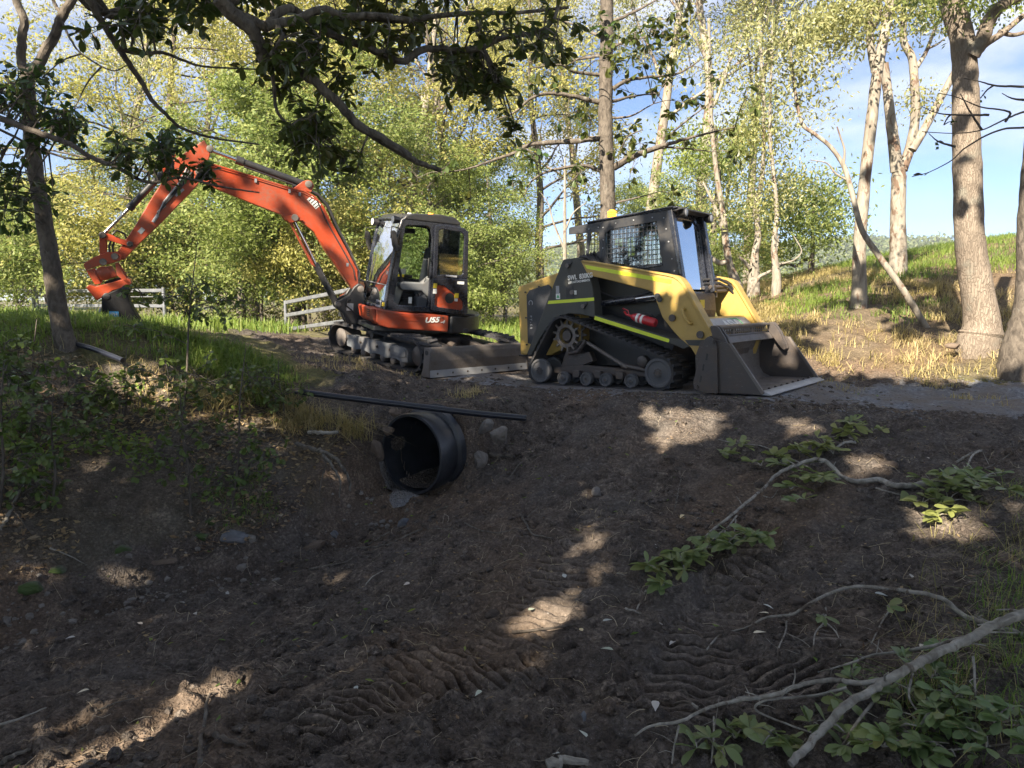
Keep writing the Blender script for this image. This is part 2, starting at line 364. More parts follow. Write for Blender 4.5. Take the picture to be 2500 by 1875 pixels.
def detail_h(x, y):
    dist = np.hypot(x, y); sm = soil_mask(x, y); rd = seg_dist(x, y, ROAD)[0]
    rm = 1-sstep(.8, 1.25, rd)
    pz, pm = prints_h(x, y)
    lump = fbm(x*1.1, y*1.1, 3, 3)*.05
    cl = np.abs(fbm(x*5.5, y*5.5, 4, 21)); clod = (.5-cl)*.055+fbm(x*17, y*17, 3, 8, .6)*.016+np.maximum(fbm(x*11, y*11, 2, 44)-.12, 0)*.075
    # rills where soil was dragged down the slope towards the gully
    al = x*.80+y*.60; ac = -x*.60+y*.80
    rill = fbm(al*.8+9, ac*4.6, 3, 61)*.035
    z = lump*.8+(clod*(1-pm*.9)+rill*(1-pm))*sm*(1-rm*.8)+pz
    # wheel ruts of the gravel
    d, a, s = seg_dist(x, y, ROAD); off = d*s
    rut = -np.exp(-((np.abs(off)-.62)/.16)**2)*.035+np.exp(-((off)/.25)**2)*.02
    z = z+rm*(rut+fbm(x*3, y*9, 3, 12)*.018)
    z = z+(1-sm)*(1-rm)*(fbm(x*2.6, y*2.6, 4, 15)*.07+fbm(x*9, y*9, 3, 16)*.02)*(1-.5*sstep(20, 40, dist))
    return z*(1-sstep(25, 45, dist))
PIPE_C = np.array((at(1014, 1106, 6.62)))       # centre of the culvert's mouth
PIPE_AX = np.array((.56, .83, .02)); PIPE_AX /= np.linalg.norm(PIPE_AX); PIPE_R = .375
GULLY = [tuple(PIPE_C[:2]-PIPE_AX[:2]*.45), gp(870, 1255, -.84), gp(640, 1345, -.88), gp(330, 1400, -.90), gp(0, 1500, -.93), gp(-400, 1650, -.95)]
def ground_h(x, y):
    x = np.asarray(x, float); y = np.asarray(y, float)
    z = base_h(x, y)+detail_h(x, y)
    bd, ba, bs = seg_dist(x, y, GULLY); z = z-.16*np.exp(-(bd/.30)**2)-.05*np.exp(-(bd/.7)**2)
    # the trench in front of and under the culvert
    dx = x-PIPE_C[0]; dy = y-PIPE_C[1]; a = dx*PIPE_AX[0]+dy*PIPE_AX[1]; b = np.abs(-dx*PIPE_AX[1]+dy*PIPE_AX[0])
    bed = PIPE_C[2]-PIPE_R-.015+np.maximum(b-.30, 0)*1.9+fbm(x*8, y*8, 3, 90)*.02
    # front: open channel;  above the pipe: soil cover with the barrel poking out
    f = (1-sstep(.0, .35, b-.45))*sstep(-1.3, -.5, a)*(1-sstep(.08, .20, a))
    z = z*(1-f)+np.minimum(z, bed)*f
    g = (1-sstep(.30, .55, b))*sstep(.22, .34, a)*(1-sstep(1.6, 2.4, a))
    z = z+g*np.maximum(PIPE_C[2]+PIPE_R+.06-z, 0)
    for (O, X, Yv, Z, cx, hx, hy, dz) in PADS:
        dx = x-O[0]; dy = y-O[1]; pz = O[2]+dz-(Z[0]*dx+Z[1]*dy)/Z[2]
        a = dx*X[0]+dy*X[1]-cx; b = dx*Yv[0]+dy*Yv[1]
        d = np.hypot(np.maximum(np.abs(a)-hx, 0), np.maximum(np.abs(b)-hy, 0)); f = 1-sstep(.0, .45, d)
        z = z*(1-f)+(pz+fbm(x*9, y*9, 3, 7)*.010)*f
    return z
PADS = []      # level ground pressed flat under the machines: centre, axis, half length, half width, plane
def _pads():
    for (O, X, Z, cx, hx, hy, dz) in (((1.6556, 9.1252, -.004), (math.cos(R(39.5)), -math.sin(R(39.5)), .036), (-.036*math.cos(R(39.5)), .036*math.sin(R(39.5)), 1), .35, 1.6, .95, -.012),
                                      ((-1.59, 11.39, .115), (-.72, .69, 0), (.083, -.068, 1.), -.25, 1.30, 1.0, .012)):
        O = np.array(O); Z = np.array(Z, float); Z /= np.linalg.norm(Z); X = np.array(X, float); X -= Z*X.dot(Z); X /= np.linalg.norm(X); Yv = np.cross(Z, X)
        PADS.append((O, X, Yv, Z, cx, hx, hy, dz))
_pads()
def make_ground():
    fa = np.arange(-41, 41.01, .18); ca = np.concatenate([fa, np.arange(47, 314, 5.)])
    rr = [.25, .5, .8, 1.1, 1.4]; r = 1.6
    while r < 13: rr.append(r); r *= 1.0031
    while r < 60: rr.append(r); r *= 1.022
    while r < 1800: rr.append(r); r *= 1.12
    rr = np.array(rr); A, Rr = np.meshgrid(np.radians(ca), rr)
    X = Rr*np.sin(A); Y = Rr*np.cos(A); Z = ground_h(X, Y)
    nr, nc = X.shape; idx = np.arange(nr*nc).reshape(nr, nc)
    a = idx[:-1]; b = idx[1:]; nx = np.roll(np.arange(nc), -1)
    q = np.stack([a, a[:, nx], b[:, nx], b], -1).reshape(-1, 4)[:, ::-1]
    V = np.stack([X, Y, Z], -1).reshape(-1, 3)
    c = V[q].mean(1)-PIPE_C; a_ = c @ PIPE_AX; rad = np.linalg.norm(c-a_[:, None]*PIPE_AX, axis=1)
    qh = q[~((a_ > .05) & (a_ < 2.2) & (rad < PIPE_R-.03) & (c[:, 2] > -PIPE_R+.05))]   # no soil inside the culvert's barrel
    mb = MB(); mb.add(V, [qh, idx[0]]); me = mb.mesh('ground', True); me.materials.append(M_SOIL)
    x, y = V[:, 0], V[:, 1]; sm = soil_mask(x, y)
    # blur of the turf/soil border by noise
    turf = (1-soil_mask(x+fbm(x*3, y*3, 3, 2)*.4, y+fbm(x*3+9, y*3, 3, 4)*.4))
    left_bank = ((x < -1.0) & (y < 7.4) & (V[:, 2] < .42)).astype(float)  # face of the left bank, where turf thins to soil
    turf = turf*(1-.85*left_bank)*(.55+.45*sstep(-.2, .3, fbm(x*2, y*2, 3, 6)))
    u, v = project(V)
    tan = np.zeros(len(x))
    tan = np.maximum(.45*sstep(.1, .6, fbm(x*.7, y*.7, 4, 98)), (.45+.5*sstep(-.2, .4, fbm(x*.9, y*.9, 4, 99)))*sstep(2.2, 3.4, x)*sstep(8.4, 9.4, y)*(1-sstep(16, 22, y)))
    turf = turf*(1-.8*sstep(2.2, 3.4, x)*sstep(8.4, 9.4, y)*(1-sstep(15, 20, y)))
    for nm, arr in (('press', prints_h(x, y)[1]), ('turf', turf), ('tan', tan*sm if False else tan)):
        at_ = me.attributes.new(nm, 'FLOAT', 'POINT'); at_.data.foreach_set('value', arr.astype(np.float32))
    o = inst('ground', me); tag(o, kind='structure')
    # the gravel road: the same surface lifted by the thickness of the gravel
    c = V[q].mean(1); keep = road_mask(c[:, 0], c[:, 1]); qq = q[keep]; us, inv = np.unique(qq, return_inverse=True)
    V2 = V[us].copy(); V2[:, 2] += .006
    mb = MB(); mb.add(V2, [inv.reshape(-1, 4)]); me = mb.mesh('gravel_road', True); me.materials.append(M_GRAVEL)
    tag(inst('gravel_road', me), kind='structure')
make_ground()
# ------------------------------------------------------------------ machine materials
M_TAN = m_paint('tan yellow paint', (.43, .285, .07), (.20, .14, .08), .5, .45, 2.5, low=.0, chips=.3)
M_BLACK = m_paint('black machine paint', (.020, .021, .024), (.075, .062, .050), .42, .42, 3, coat=.08)
M_BLUEBLK = m_paint('gloss blue black', (.014, .016, .024), (.06, .055, .05), .3, .25, 3, coat=.4)
M_GREYBLK = m_paint('olive charcoal paint', (.040, .041, .036), (.10, .085, .06), .45, .5, 3)
M_ORANGE = m_paint('orange paint', (.38, .052, .016), (.15, .095, .065), .75, .35, 2.4, coat=.1, chips=.3)
M_STEEL = m_paint('worn steel', (.13, .115, .105), (.09, .065, .045), .8, .5, 4)
M_DSTEEL = m_paint('dark worn steel', (.055, .047, .044), (.11, .075, .05), .75, .42, 4, chips=.4)
M_GREY = m_paint('grey undercarriage', (.115, .125, .14), (.12, .09, .06), .7, .55, 4)
M_WHEEL = m_paint('dusty wheel rubber', (.075, .078, .085), (.14, .12, .10), .6, .75, 7)
M_RUBBER = m_paint('dusty rubber', (.030, .031, .035), (.115, .095, .075), .75, .8, 5, spec=.3)
M_LUG = m_paint('dusty rubber lugs', (.045, .046, .052), (.15, .125, .10), .7, .85, 6, spec=.3)
M_HIVIS = m_paint('fluorescent yellow tape', (.62, .72, .03), (.3, .3, .1), .3, .4, 5)
M_WHITE = m_paint('white print', (.75, .75, .72), (.4, .38, .33), .3, .5, 8)
M_SEAT = m_paint('seat cloth', (.05, .055, .065), (.12, .11, .10), .4, .8, 5)
M_PLAST = m_paint('grey plastic', (.13, .14, .15), (.16, .13, .10), .5, .6, 4)
M_JET = m_paint('flat black bucket paint', (.006, .006, .007), (.03, .026, .022), .3, .6, 4, spec=.3)
M_RED = m_paint('red enamel', (.45, .012, .02), (.2, .1, .08), .3, .3, 6, coat=.3)
M_HOSE = m_paint('hydraulic hose', (.018, .018, .020), (.07, .06, .05), .5, .5, 8)
M_YELS = m_paint('yellow sticker', (.70, .52, .03), (.3, .25, .1), .3, .4, 8)
M_BLUES = m_paint('blue sticker', (.05, .30, .62), (.1, .12, .14), .3, .4, 8)
M_LGREY = m_paint('silver decal', (.30, .31, .33), (.2, .18, .15), .5, .4, 6)
M_GREEN = m_paint('green print', (.05, .35, .12), (.1, .15, .1), .2, .4, 6)
M_ROPE = m_paint('faded cloth', (.22, .18, .16), (.1, .08, .07), .5, .9, 9)
def m_chrome():
    m = Mat('chromed rod'); return m.done(m.bsdf((.75, .75, .76), .12, metal=1))
M_CHROME = m_chrome()
def m_galv():
    m = Mat('galvanised steel'); p = m.pos(obj=True); n = m.noise(p, 7, 6, .6)
    return m.done(m.bsdf(m.ramp(n, [(.3, (.13, .135, .15)), (.7, (.25, .26, .28))]), .42, metal=.45))
M_GALV = m_galv()
def m_glass(name, tint=(.75, .82, .80), refl=.16, power=.9):
    m = Mat(name); lw = m.N('ShaderNodeFresnel', IOR=1.5); f = m.math('ADD', m.math('MULTIPLY', lw.outputs[0], power), refl)
    t = m.N('ShaderNodeBsdfTransparent'); t.inputs[0].default_value = tint+(1,)
    g = m.N('ShaderNodeBsdfGlossy'); g.inputs['Roughness'].default_value = .03; g.inputs[0].default_value = (.92, .95, 1, 1)
    x = m.N('ShaderNodeMixShader'); m.L(f, x.inputs[0]); m.L(t.outputs[0], x.inputs[1]); m.L(g.outputs[0], x.inputs[2])
    return m.done(x.outputs[0])
M_GLASS = m_glass('cab glass'); M_WIND = m_glass('coated windscreen', (.50, .57, .60), .60, 1.0)
M_LENS = m_glass('lamp lens', (.9, .9, .88), .3)
def m_amber():
    m = Mat('amber beacon'); e = m.bsdf((.9, .32, .02), .3, **{'Emission__Color': (1, .38, .03, 1), 'Emission__Strength': .9}); return m.done(e)
M_AMBER = m_amber()
def m_perf():
    m = Mat('perforated dark panel'); p = m.pos(obj=True)
    n = m.noise(p, 3, 6); d = m.vor(p, 70)
    c = m.ramp(n, [(.35, (.014, .016, .021)), (.7, (.035, .034, .036))]); c = m.mix(m.ramp(d, [(.25, 1.), (.35, 0.)]), c, (.006, .006, .007))
    return m.done(m.bsdf(c, .45))
M_PERF = m_perf()
def part(root, name, pts, y0, y1, mat, bev=.006, **k): return MB().prism(pts, y0, y1).build(name, mat, root, bevel=bev, **k)
def rod(root, name, pts, r, mat, n=12, **k): return MB().tube(pts, r, n).build(name, mat, root, smooth=True, **k)
def disc(root, name, c, prof, mat, n=28, **k): return MB().lathe(prof, c, 'y', n).build(name, mat, root, smooth=True, angle=35, **k)
def text(root, s, size, loc, rot, mat, name='lettering', ext=.0015, bold=0, sx=1, shear=0):
    cu = bpy.data.curves.new(name, 'FONT'); cu.body = s; cu.size = size; cu.extrude = ext; cu.offset = bold; cu.align_x = 'CENTER'; cu.align_y = 'CENTER'; cu.shear = shear
    t = bpy.data.objects.new(name, cu); COL.objects.link(t); bpy.context.view_layer.update()
    me = bpy.data.meshes.new_from_object(t.evaluated_get(bpy.context.evaluated_depsgraph_get())); me.materials.clear(); me.materials.append(mat)
    bpy.data.objects.remove(t); o = bpy.data.objects.new(name, me); COL.objects.link(o); o.location = loc; o.rotation_euler = rot; o.scale = (sx, 1, 1); o.parent = root; return o
def hull(circles, extra=0):         # rubber band round wheels, in x,z
    P = []
    for (x, z, r) in circles:
        for t in np.linspace(0, 2*math.pi, 64, endpoint=False): P.append((x+(r+extra)*math.cos(t), z+(r+extra)*math.sin(t)))
    P = sorted(set(P)); 
    def half(Q):
        h = []
        for p in Q:
            while len(h) > 1 and (h[-1][0]-h[-2][0])*(p[1]-h[-2][1])-(h[-1][1]-h[-2][1])*(p[0]-h[-2][0]) <= 0: h.pop()
            h.append(p)
        return h
    a = half(P); b = half(P[::-1]); return np.array(a[:-1]+b[:-1])
def resample(P, n):
    Q = np.vstack([P, P[:1]]); s = np.r_[0, np.cumsum(np.linalg.norm(np.diff(Q, axis=0), axis=1))]
    t = np.linspace(0, s[-1], n, endpoint=False); x = np.interp(t, s, Q[:, 0]); z = np.interp(t, s, Q[:, 1])
    x2 = np.interp(t+.01, s, Q[:, 0], period=s[-1]) if False else np.interp((t+.01) % s[-1], s, Q[:, 0]); z2 = np.interp((t+.01) % s[-1], s, Q[:, 1])
    return np.c_[x, z], np.c_[x2-x, z2-z]/np.hypot(x2-x, z2-z)[:, None], s[-1]
def track(root, circles, y0, y1, th, nlug, lug, chevron=0, sag=None):
    inn = resample(hull(circles), 110)[0]
    if sag is not None: inn[:, 1] = np.array([sag(x, z) for x, z in inn])
    out = []
    n = len(inn)
    for i in range(n):
        d = inn[(i+1) % n]-inn[i-1]; d /= np.hypot(*d); out.append(inn[i]+th*np.array((d[1], -d[0])))
    out = np.array(out)
    belt = MB().ring(out, inn, y0, y1).build('track_belt', M_RUBBER, root, smooth=True, angle=50)
    P, T, L = resample(out, nlug)
    w = y1-y0; a, b, h = lug
    base = MB()
    if chevron:     # raked half bars
        base.add(np.array([(-a/2-chevron, -w/2*.97, 0), (a/2-chevron, -w/2*.97, 0), (a/2, b, 0), (-a/2, b, 0), (-a*.35-chevron, -w/2*.97, h), (a*.35-chevron, -w/2*.97, h), (a*.35, b, h), (-a*.35, b, h)]),
                 [np.array([(0,3,2,1),(4,5,6,7),(0,1,5,4),(1,2,6,5),(2,3,7,6),(3,0,4,7)])])
    else:
        base.add(np.array([(-a/2, -w/2*.97, 0), (a/2, -w/2*.97, 0), (a/2, -.012, 0), (-a/2, -.012, 0), (-a*.38, -w/2*.97, h), (a*.38, -w/2*.97, h), (a*.38, -.012, h), (-a*.38, -.012, h)]),
                 [np.array([(0,3,2,1),(4,5,6,7),(0,1,5,4),(1,2,6,5),(2,3,7,6),(3,0,4,7)])])
    me = base.mesh('tread_lug'); me.materials.append(M_LUG)
    for k in range(nlug):
        p, t = P[k], T[k]; nrm = np.array((t[1], -t[0]))
        for s in (1, -1):
            if s < 0: q = resample_at(out, (k+.5)/nlug*L); p, t = q; nrm = np.array((t[1], -t[0]))
            M = Matrix(((t[0], 0, nrm[0], p[0]), (0, s, 0, (y0+y1)/2), (t[1], 0, nrm[1], p[1]), (0, 0, 0, 1)))
            inst('tread_lug', me, belt, M)
    return belt
def resample_at(P, d):
    Q = np.vstack([P, P[:1]]); s = np.r_[0, np.cumsum(np.linalg.norm(np.diff(Q, axis=0), axis=1))]
    f = lambda t: np.array((np.interp(t % s[-1], s, Q[:, 0]), np.interp(t % s[-1], s, Q[:, 1])))
    a, b = f(d), f(d+.01); return a, (b-a)/np.hypot(*(b-a))
def frame_matrix(O, X, Z):
    Z = Vector(Z).normalized(); X = Vector(X); X = (X-Z*X.dot(Z)).normalized(); Y = Z.cross(X)
    M = Matrix((X, Y, Z)).transposed().to_4x4(); M.translation = Vector(O); return M
# ------------------------------------------------------------------ the tan and black tracked loader
LA = R(39.5); LF = (math.cos(LA), -math.sin(LA), .036)
LM = frame_matrix((1.6556, 9.1252, -.004), LF, (-.036*math.cos(LA), .036*math.sin(LA), 1))
def make_loader():
    g = empty('compact_track_loader', (0, 0, 0), 'tan and black track loader with mesh sided cab and bucket down on gravel', 'track loader'); g.matrix_world = LM
    side = (-1, 1)
    # body tub, engine hood
    part(g, 'chassis', [(-1.22, .42), (-1.2, .9), (-.4, 1.1), (.55, .95), (.72, .62), (.62, .24), (-1.0, .22)], -.40, .40, M_BLACK)
    part(g, 'engine_hood', [(-1.505, 1.25), (-1.49, 1.285), (-.80, 1.44), (-.50, 1.46), (-.50, .55), (-1.0, .36), (-1.493, .363)], -.60, .60, M_TAN, .02, seg=3)
    for s in side:
        part(g, 'side_grille', [(-1.352, 1.16), (-1.30, 1.225), (-.99, 1.285), (-.94, 1.25), (-.942, 1.19), (-1.225, .54), (-1.28, .50), (-1.352, .523)], s*.598, s*.612, M_PERF, .004)
        for px, pz in ((-1.37,1.20),(-1.37,.86),(-1.37,.50),(-1.14,1.265),(-1.09,.86),(-1.21,.51)): disc(g, 'bolt', (px, s*.604, pz), [(-.012, .012), (.012, .010)], M_BLACK, 8)
    text(g, 'C', .10, (-1.285, -.6135, 1.06), (math.pi/2, math.pi/2, 0), M_LGREY); text(g, 'P T - 5 0', .05, (-1.285, -.6135, .80), (math.pi/2, math.pi/2, 0), M_LGREY)
    part(g, 'rear_step', [(-1.56, .335), (-1.56, .36), (-1.15, .36), (-1.15, .335)], -.55, .55, M_BLACK, .004)
    # rear towers, one on each side, with the lift arm pivot
    tow = [(-.62, 1.555), (-.60, 1.572), (-.39, 1.58), (-.36, 1.565), (-.305, 1.482), (-.222, 1.358), (-.18, 1.20), (-.16, 1.00), (-.153, .843), (-.25, .862), (-.358, .884), (-.543, .896), (-.715, .854), (-.853, .754), (-1.018, .565), (-1.145, .371), (-1.23, .375)]
    for s in side:
        t = part(g, 'rear_tower', tow, s*.62, s*.80, M_GREYBLK, .012, seg=2)
        part(t, 'reflective_strip', [(-.845, 1.068), (-.162, 1.085), (-.158, 1.045), (-.861, 1.028)], s*.799, s*.803, M_HIVIS, 0)
        hole = [(-.51+.058*math.cos(a), 1.20+.062*math.sin(a)) for a in np.linspace(0, math.pi, 9)]+[(-.57, 1.085), (-.45, 1.085)]
        part(t, 'pocket', hole, s*.79, s*.8025, M_HOSE, 0)
        disc(t, 'pivot_pin', (-.47, s*.81, 1.16), [(-.02, .028), (.02, .024)], M_STEEL, 14)
        for px, pz, rr in ((-.52, 1.49, .4), (-.30, .985, .5)):
            part(t, 'pin_lock', [(px-.035, pz+.045), (px-.04, pz-.02), (px-.01, pz-.04), (px+.05, pz+.03), (px+.04, pz+.05)], s*.80, s*.812, M_BLACK, .004)
            disc(t, 'pin', (px-.01, s*.82, pz+.0), [(-.012, .026), (.012, .022)], M_STEEL, 14)
    tw = g.children[[c.name for c in g.children].index('rear_tower')]
    text(tw, 'SWL  830KG', .082, (-.355, -.8035, 1.345), (math.pi/2, R(-3), 0), M_WHITE, bold=.0018, sx=.82)
    text(tw, 'LESS ATTACHMENTS', .036, (-.375, -.8035, 1.288), (math.pi/2, R(-3), 0), M_WHITE, bold=.0012, sx=.95)
    MB().box((-.70, -.8025, 1.20), (.05, .003, .10)).build('warning_label', M_LGREY, tw); MB().box((-.695, -.8025, 1.12), (.062, .003, .07)).build('warning_label', M_WHITE, tw)
    part(tw, 'warning_print', [(-.72, 1.10), (-.67, 1.10), (-.695, 1.145)], -.8045, -.803, M_GREEN, 0)
    MB().box((-.43, -.8045, 1.155), (.035, .003, .05)).build('warning_label', M_WHITE, tw)
    # track guards (sloping ledges above the belts)
    for s in side:
        led = part(g, 'track_guard', [(-.153, .875), (.20, .775), (.83, .600), (1.0, .575), (1.09, .50), (1.0, .47), (.82, .54), (-.162, .815)], s*.42, s*.80, M_GREYBLK, .008)
        part(led, 'reflective_strip', [(-.152, .862), (.83, .582), (.835, .562), (.822, .543), (-.162, .818)], s*.799, s*.8035, M_HIVIS, 0)
        part(g, 'hose_shelf', [(-.35, 1.00), (.50, 1.045), (.50, 1.02), (-.35, .975)], s*.40, s*.50, M_BLUEBLK, .006)
        rod(g, 'arm_cylinder', [(-.30, s*.62, 1.00), (.30, s*.62, 1.05)], .035, M_BLUEBLK); rod(g, 'cylinder_rod', [(.30, s*.62, 1.05), (.62, s*.62, 1.08)], .018, M_CHROME)
        rod(g, 'hydraulic_hose', [(-.40, s*.58, 1.42), (-.22, s*.56, 1.15), (-.05, s*.55, 1.085), (.25, s*.54, 1.075), (.6, s*.56, 1.16)], .014, M_HOSE)
    # lift arms
    arm = [(-.345, 1.528), (-.30, 1.534), (.30, 1.41), (.828, 1.300), (.90, 1.282), (.965, 1.25), (1.012, 1.19), (1.10, 1.04), (1.352, .615), (1.35, .585), (1.293, .541), (1.265, .46), (1.214, .297), (1.092, .485), (1.003, .547), (.875, .675), (.748, .825), (.700, .94), (.657, 1.058), (.625, 1.11), (.579, 1.138), (.15, 1.255), (-.258, 1.36)]
    for s in side:
        t = part(g, 'lift_arm', arm, s*.69, s*.80, M_TAN, .012, seg=2)
        part(t, 'arm_flange', [(-.345, 1.530), (-.30, 1.541), (.30, 1.417), (.828, 1.307), (.91, 1.286), (.975, 1.252), (1.022, 1.190), (1.11, 1.04), (1.365, .61), (1.34, .60), (1.09, 1.02), (.995, 1.175), (.95, 1.225), (.895, 1.262), (.82, 1.285), (.30, 1.397), (-.30, 1.518)], s*.66, s*.815, M_TAN, .005)
        part(t, 'reflective_strip', [(-.287, 1.484), (.868, 1.243), (.862, 1.198), (-.256, 1.434)], s*.7995, s*.8035, M_HIVIS, 0)
        for px, pz, r in ((.700, 1.065, .036), (.725, 1.03, .032), (.878, .818, .040), (1.212, .63, .042)):
            disc(t, 'pin', (px, s*.812, pz), [(-.014, r), (.006, r*.95), (.012, r*.6), (.004, r*.45)], M_BLACK if r < .04 else M_DSTEEL, 18)
        rod(t, 'grab_handle', [(1.02, s*.80, .915), (1.02, s*.85, .905), (1.03, s*.862, .86), (1.065, s*.862, .79), (1.10, s*.855, .755), (1.10, s*.80, .75)], .017, M_TAN, label='bent tan grab handle')
        part(t, 'arm_band', [(1.026, .572), (1.30, .572), (1.262, .505), (1.07, .512)], s*.7995, s*.803, M_GREYBLK, 0)
        part(t, 'toe_plate', [(1.10, .40), (1.17, .34), (1.19, .45), (1.19, .60), (1.12, .62)], s*.60, s*.69, M_TAN, .006)
    # cross beam between the arms with the maker's plate
    part(g, 'cross_beam', [(1.06, .80), (1.10, .82), (1.33, .60), (1.31, .52), (1.24, .50)], -.69, .69, M_TAN, .01)
    pm = Matrix.Translation((1.215, 0, .712)) @ Matrix.Rotation(R(43.7), 4, 'Y')
    q = MB(pm); q.box((0, 0, .012), (.215, 1.22, .006)); q.build('maker_plate', M_LGREY, g, bevel=.002)
    tx = text(g, 'ASV', .20, (0, 0, 0), (0, 0, 0), M_WHITE, bold=.006, ext=.002, sx=1.25, shear=-.12)
    tx.matrix_local = pm @ Matrix.Translation((0.01, .02, .017)) @ Matrix.Rotation(R(90), 4, 'Z') @ Matrix.Diagonal((1.2, 1, 1, 1))
    sw = MB(pm); sw.tube([(-.085, .02, .017), (-.09, .28, .017), (-.05, .33, .017), (.04, .34, .017)], [.004, .007, .007, .003], 6); sw.build('logo_swoosh', M_GREEN, g)
    # cab: side skins with mesh windows, roof, front frame
    for s in side:
        o1 = [(-.52, 1.50), (-.457, 2.02), (-.25, 2.035), (-.25, 1.50)]; i1 = [(-.463, 1.60), (-.415, 1.905), (-.30, 1.905), (-.295, 1.67)]
        MB().ring(o1, i1, s*.44, s*.455).build('cab_side_panel', M_BLACK, g, bevel=.004)
        o2 = [(-.25, 2.035), (.15, 2.055), (.642, 2.075), (.80, 1.30), (.79, 1.24), (.20, 1.32), (-.25, 1.38), (-.25, 1.60)]
        i2 = [(-.205, 1.875), (-.13, 1.918), (.50, 1.950), (.565, 1.47), (.535, 1.455), (.03, 1.437), (-.16, 1.50), (-.197, 1.60)]
        MB().ring(o2, i2, s*.44, s*.455).build('cab_side_panel', M_BLACK, g, bevel=.004)
        w = MB()
        for k in range(14): x = -.185+k*.056; w.box((x, s*.447, 1.68), (.007, .007, .52))
        for k in range(9): w.box((.19, s*.4475, 1.455+k*.057), (.76, .0065, .007))
        for k in range(3): w.box((-.42+k*.05, s*.447, 1.76), (.006, .006, .30))
        for k in range(5): w.box((-.375, s*.4475, 1.64+k*.058), (.16, .006, .006))
        w.build('window_mesh', M_BLACK, g)
        MB().box((.19, s*.43, 1.69), (.80, .004, .56)).build('window_glass', M_GLASS, g)
        for px, pz in ((-.23,1.95),(-.05,1.985),(.2,1.995),(.45,2.0),(.60,1.98),(.63,1.85),(.66,1.7),(.70,1.5),(.73,1.36),(-.23,1.80),(-.24,1.70),(-.44,1.95),(-.48,1.7),(-.30,1.96)):
            disc(g, 'bolt', (px, s*.458, pz), [(-.006, .009), (.006, .007)], M_LGREY, 6)
        part(g, 'window_rail', [(.0, 1.415), (.575, 1.452), (.58, 1.432), (.0, 1.385)], s*.455, s*.475, M_BLUEBLK, .004)
        part(g, 'lower_skin', [(-.35, 1.0), (-.35, 1.5), (.30, 1.40), (.74, 1.30), (.70, .92), (.3, .78)], s*.405, s*.42, M_GREYBLK, 0)
        part(g, 'door_post', [(.63, 2.07), (.70, 2.07), (.86, 1.12), (.80, 1.10)], s*.37, s*.455, M_BLUEBLK, .012, seg=2)
        rod(g, 'rain_channel', [(-.455, s*.47, 2.035), (.72, s*.47, 2.092)], .012, M_BLUEBLK)
        part(g, 'rear_visor', [(-.757, 1.915), (-.757, 1.99), (-.745, 2.003), (-.455, 2.02), (-.47, 1.91)], s*.43, s*.45, M_BLACK, .003)
    part(g, 'roof', [(-.47, 2.02), (-.455, 2.045), (.72, 2.10), (.77, 2.095), (.77, 2.075), (.62, 2.06)], -.465, .465, M_BLUEBLK, .008, seg=2)
    part(g, 'roof_visor', [(.62, 2.06), (.74, 2.09), (.80, 2.085), (.82, 2.06), (.74, 2.045)], -.44, .44, M_BLACK, .006)
    part(g, 'rear_visor_top', [(-.757, 1.995), (-.757, 2.006), (-.45, 2.026), (-.45, 2.012)], -.43, .43, M_BLACK, .002)
    part(g, 'rear_wall', [(-.52, 1.40), (-.455, 2.0), (-.44, 2.0), (-.50, 1.40)], -.15, .15, M_BLACK, .002)
    part(g, 'cab_floor', [(-.5, 1.05), (.72, 1.05), (.72, 1.08), (-.5, 1.08)], -.40, .40, M_BLACK, 0)
    # windscreen door
    FM = Matrix.Translation((.775, 0, 1.0)) @ Matrix.Rotation(R(-8.3), 4, 'Y')
    oc = [(-.40, .10), (-.40, .92), (-.23, 1.07), (.23, 1.07), (.40, .92), (.40, .10), (.30, .06), (-.30, .06)]
    ic = [(-.335, .16), (-.335, .89), (-.20, 1.00), (.20, 1.00), (.335, .89), (.335, .16), (.25, .12), (-.25, .12)]
    FR = FM @ Matrix.Rotation(R(90), 4, 'Z')     # x,z outline turned across the machine
    d = MB(FR).ring(oc, ic, -.03, .012).build('front_door', M_BLUEBLK, g, bevel=.006)
    MB(FR).prism([(-.335, .15), (-.335, .89), (-.20, 1.0), (.20, 1.0), (.335, .89), (.335, .15)], -.012, -.006).build('windscreen', M_WIND, d)
    for s in (1,):
        MB(FR).tube([(s*.37, -.03, .14), (s*.39, -.09, .2), (s*.40, -.09, .55), (s*.36, -.03, .85)], .010, 7).build('front_guard_bar', M_HOSE, g, smooth=True)
    # interior
    part(g, 'seat', [(-.25, 1.10), (-.25, 1.25), (.22, 1.28), (.24, 1.15)], -.22, .22, M_SEAT, .03, seg=3); part(g, 'seat_back', [(-.30, 1.2), (-.38, 1.75), (-.29, 1.77), (-.18, 1.25)], -.22, .22, M_SEAT, .03, seg=3)
    for s in side: rod(g, 'control_lever', [(.35, s*.28, 1.2), (.36, s*.28, 1.42)], .02, M_HOSE)
    # lamps and beacon
    for y, x, z in ((-.33, .80, 2.035), (.36, .80, 2.02)):
        lm = Matrix.Translation((x, y, z)) @ Matrix.Rotation(R(90), 4, 'Y')
        o = MB(lm).lathe([(-.07, .028), (-.04, .050), (.02, .055), (.022, .046)], (0, 0, 0), 'z', 20).build('work_lamp', M_HOSE, g, smooth=True, angle=35)
        MB(lm).lathe([(.016, .046), (.021, .045), (.026, .030)], (0, 0, 0), 'z', 20).build('lens', M_LGREY, o, smooth=True)
    b = MB().lathe([(0, .06), (.025, .06)], (-.26, -.2, 2.05), 'z', 16).build('beacon', M_HOSE, g)
    bb = MB()
    for r_ in range(4):
        for k in range(9): a = k*math.tau/9; bb.lathe([(-.008, .010), (0, .016), (.008, .010)], (-.26+.045*math.cos(a), -.2+.045*math.sin(a), 2.086+.027*r_), 'z', 6)
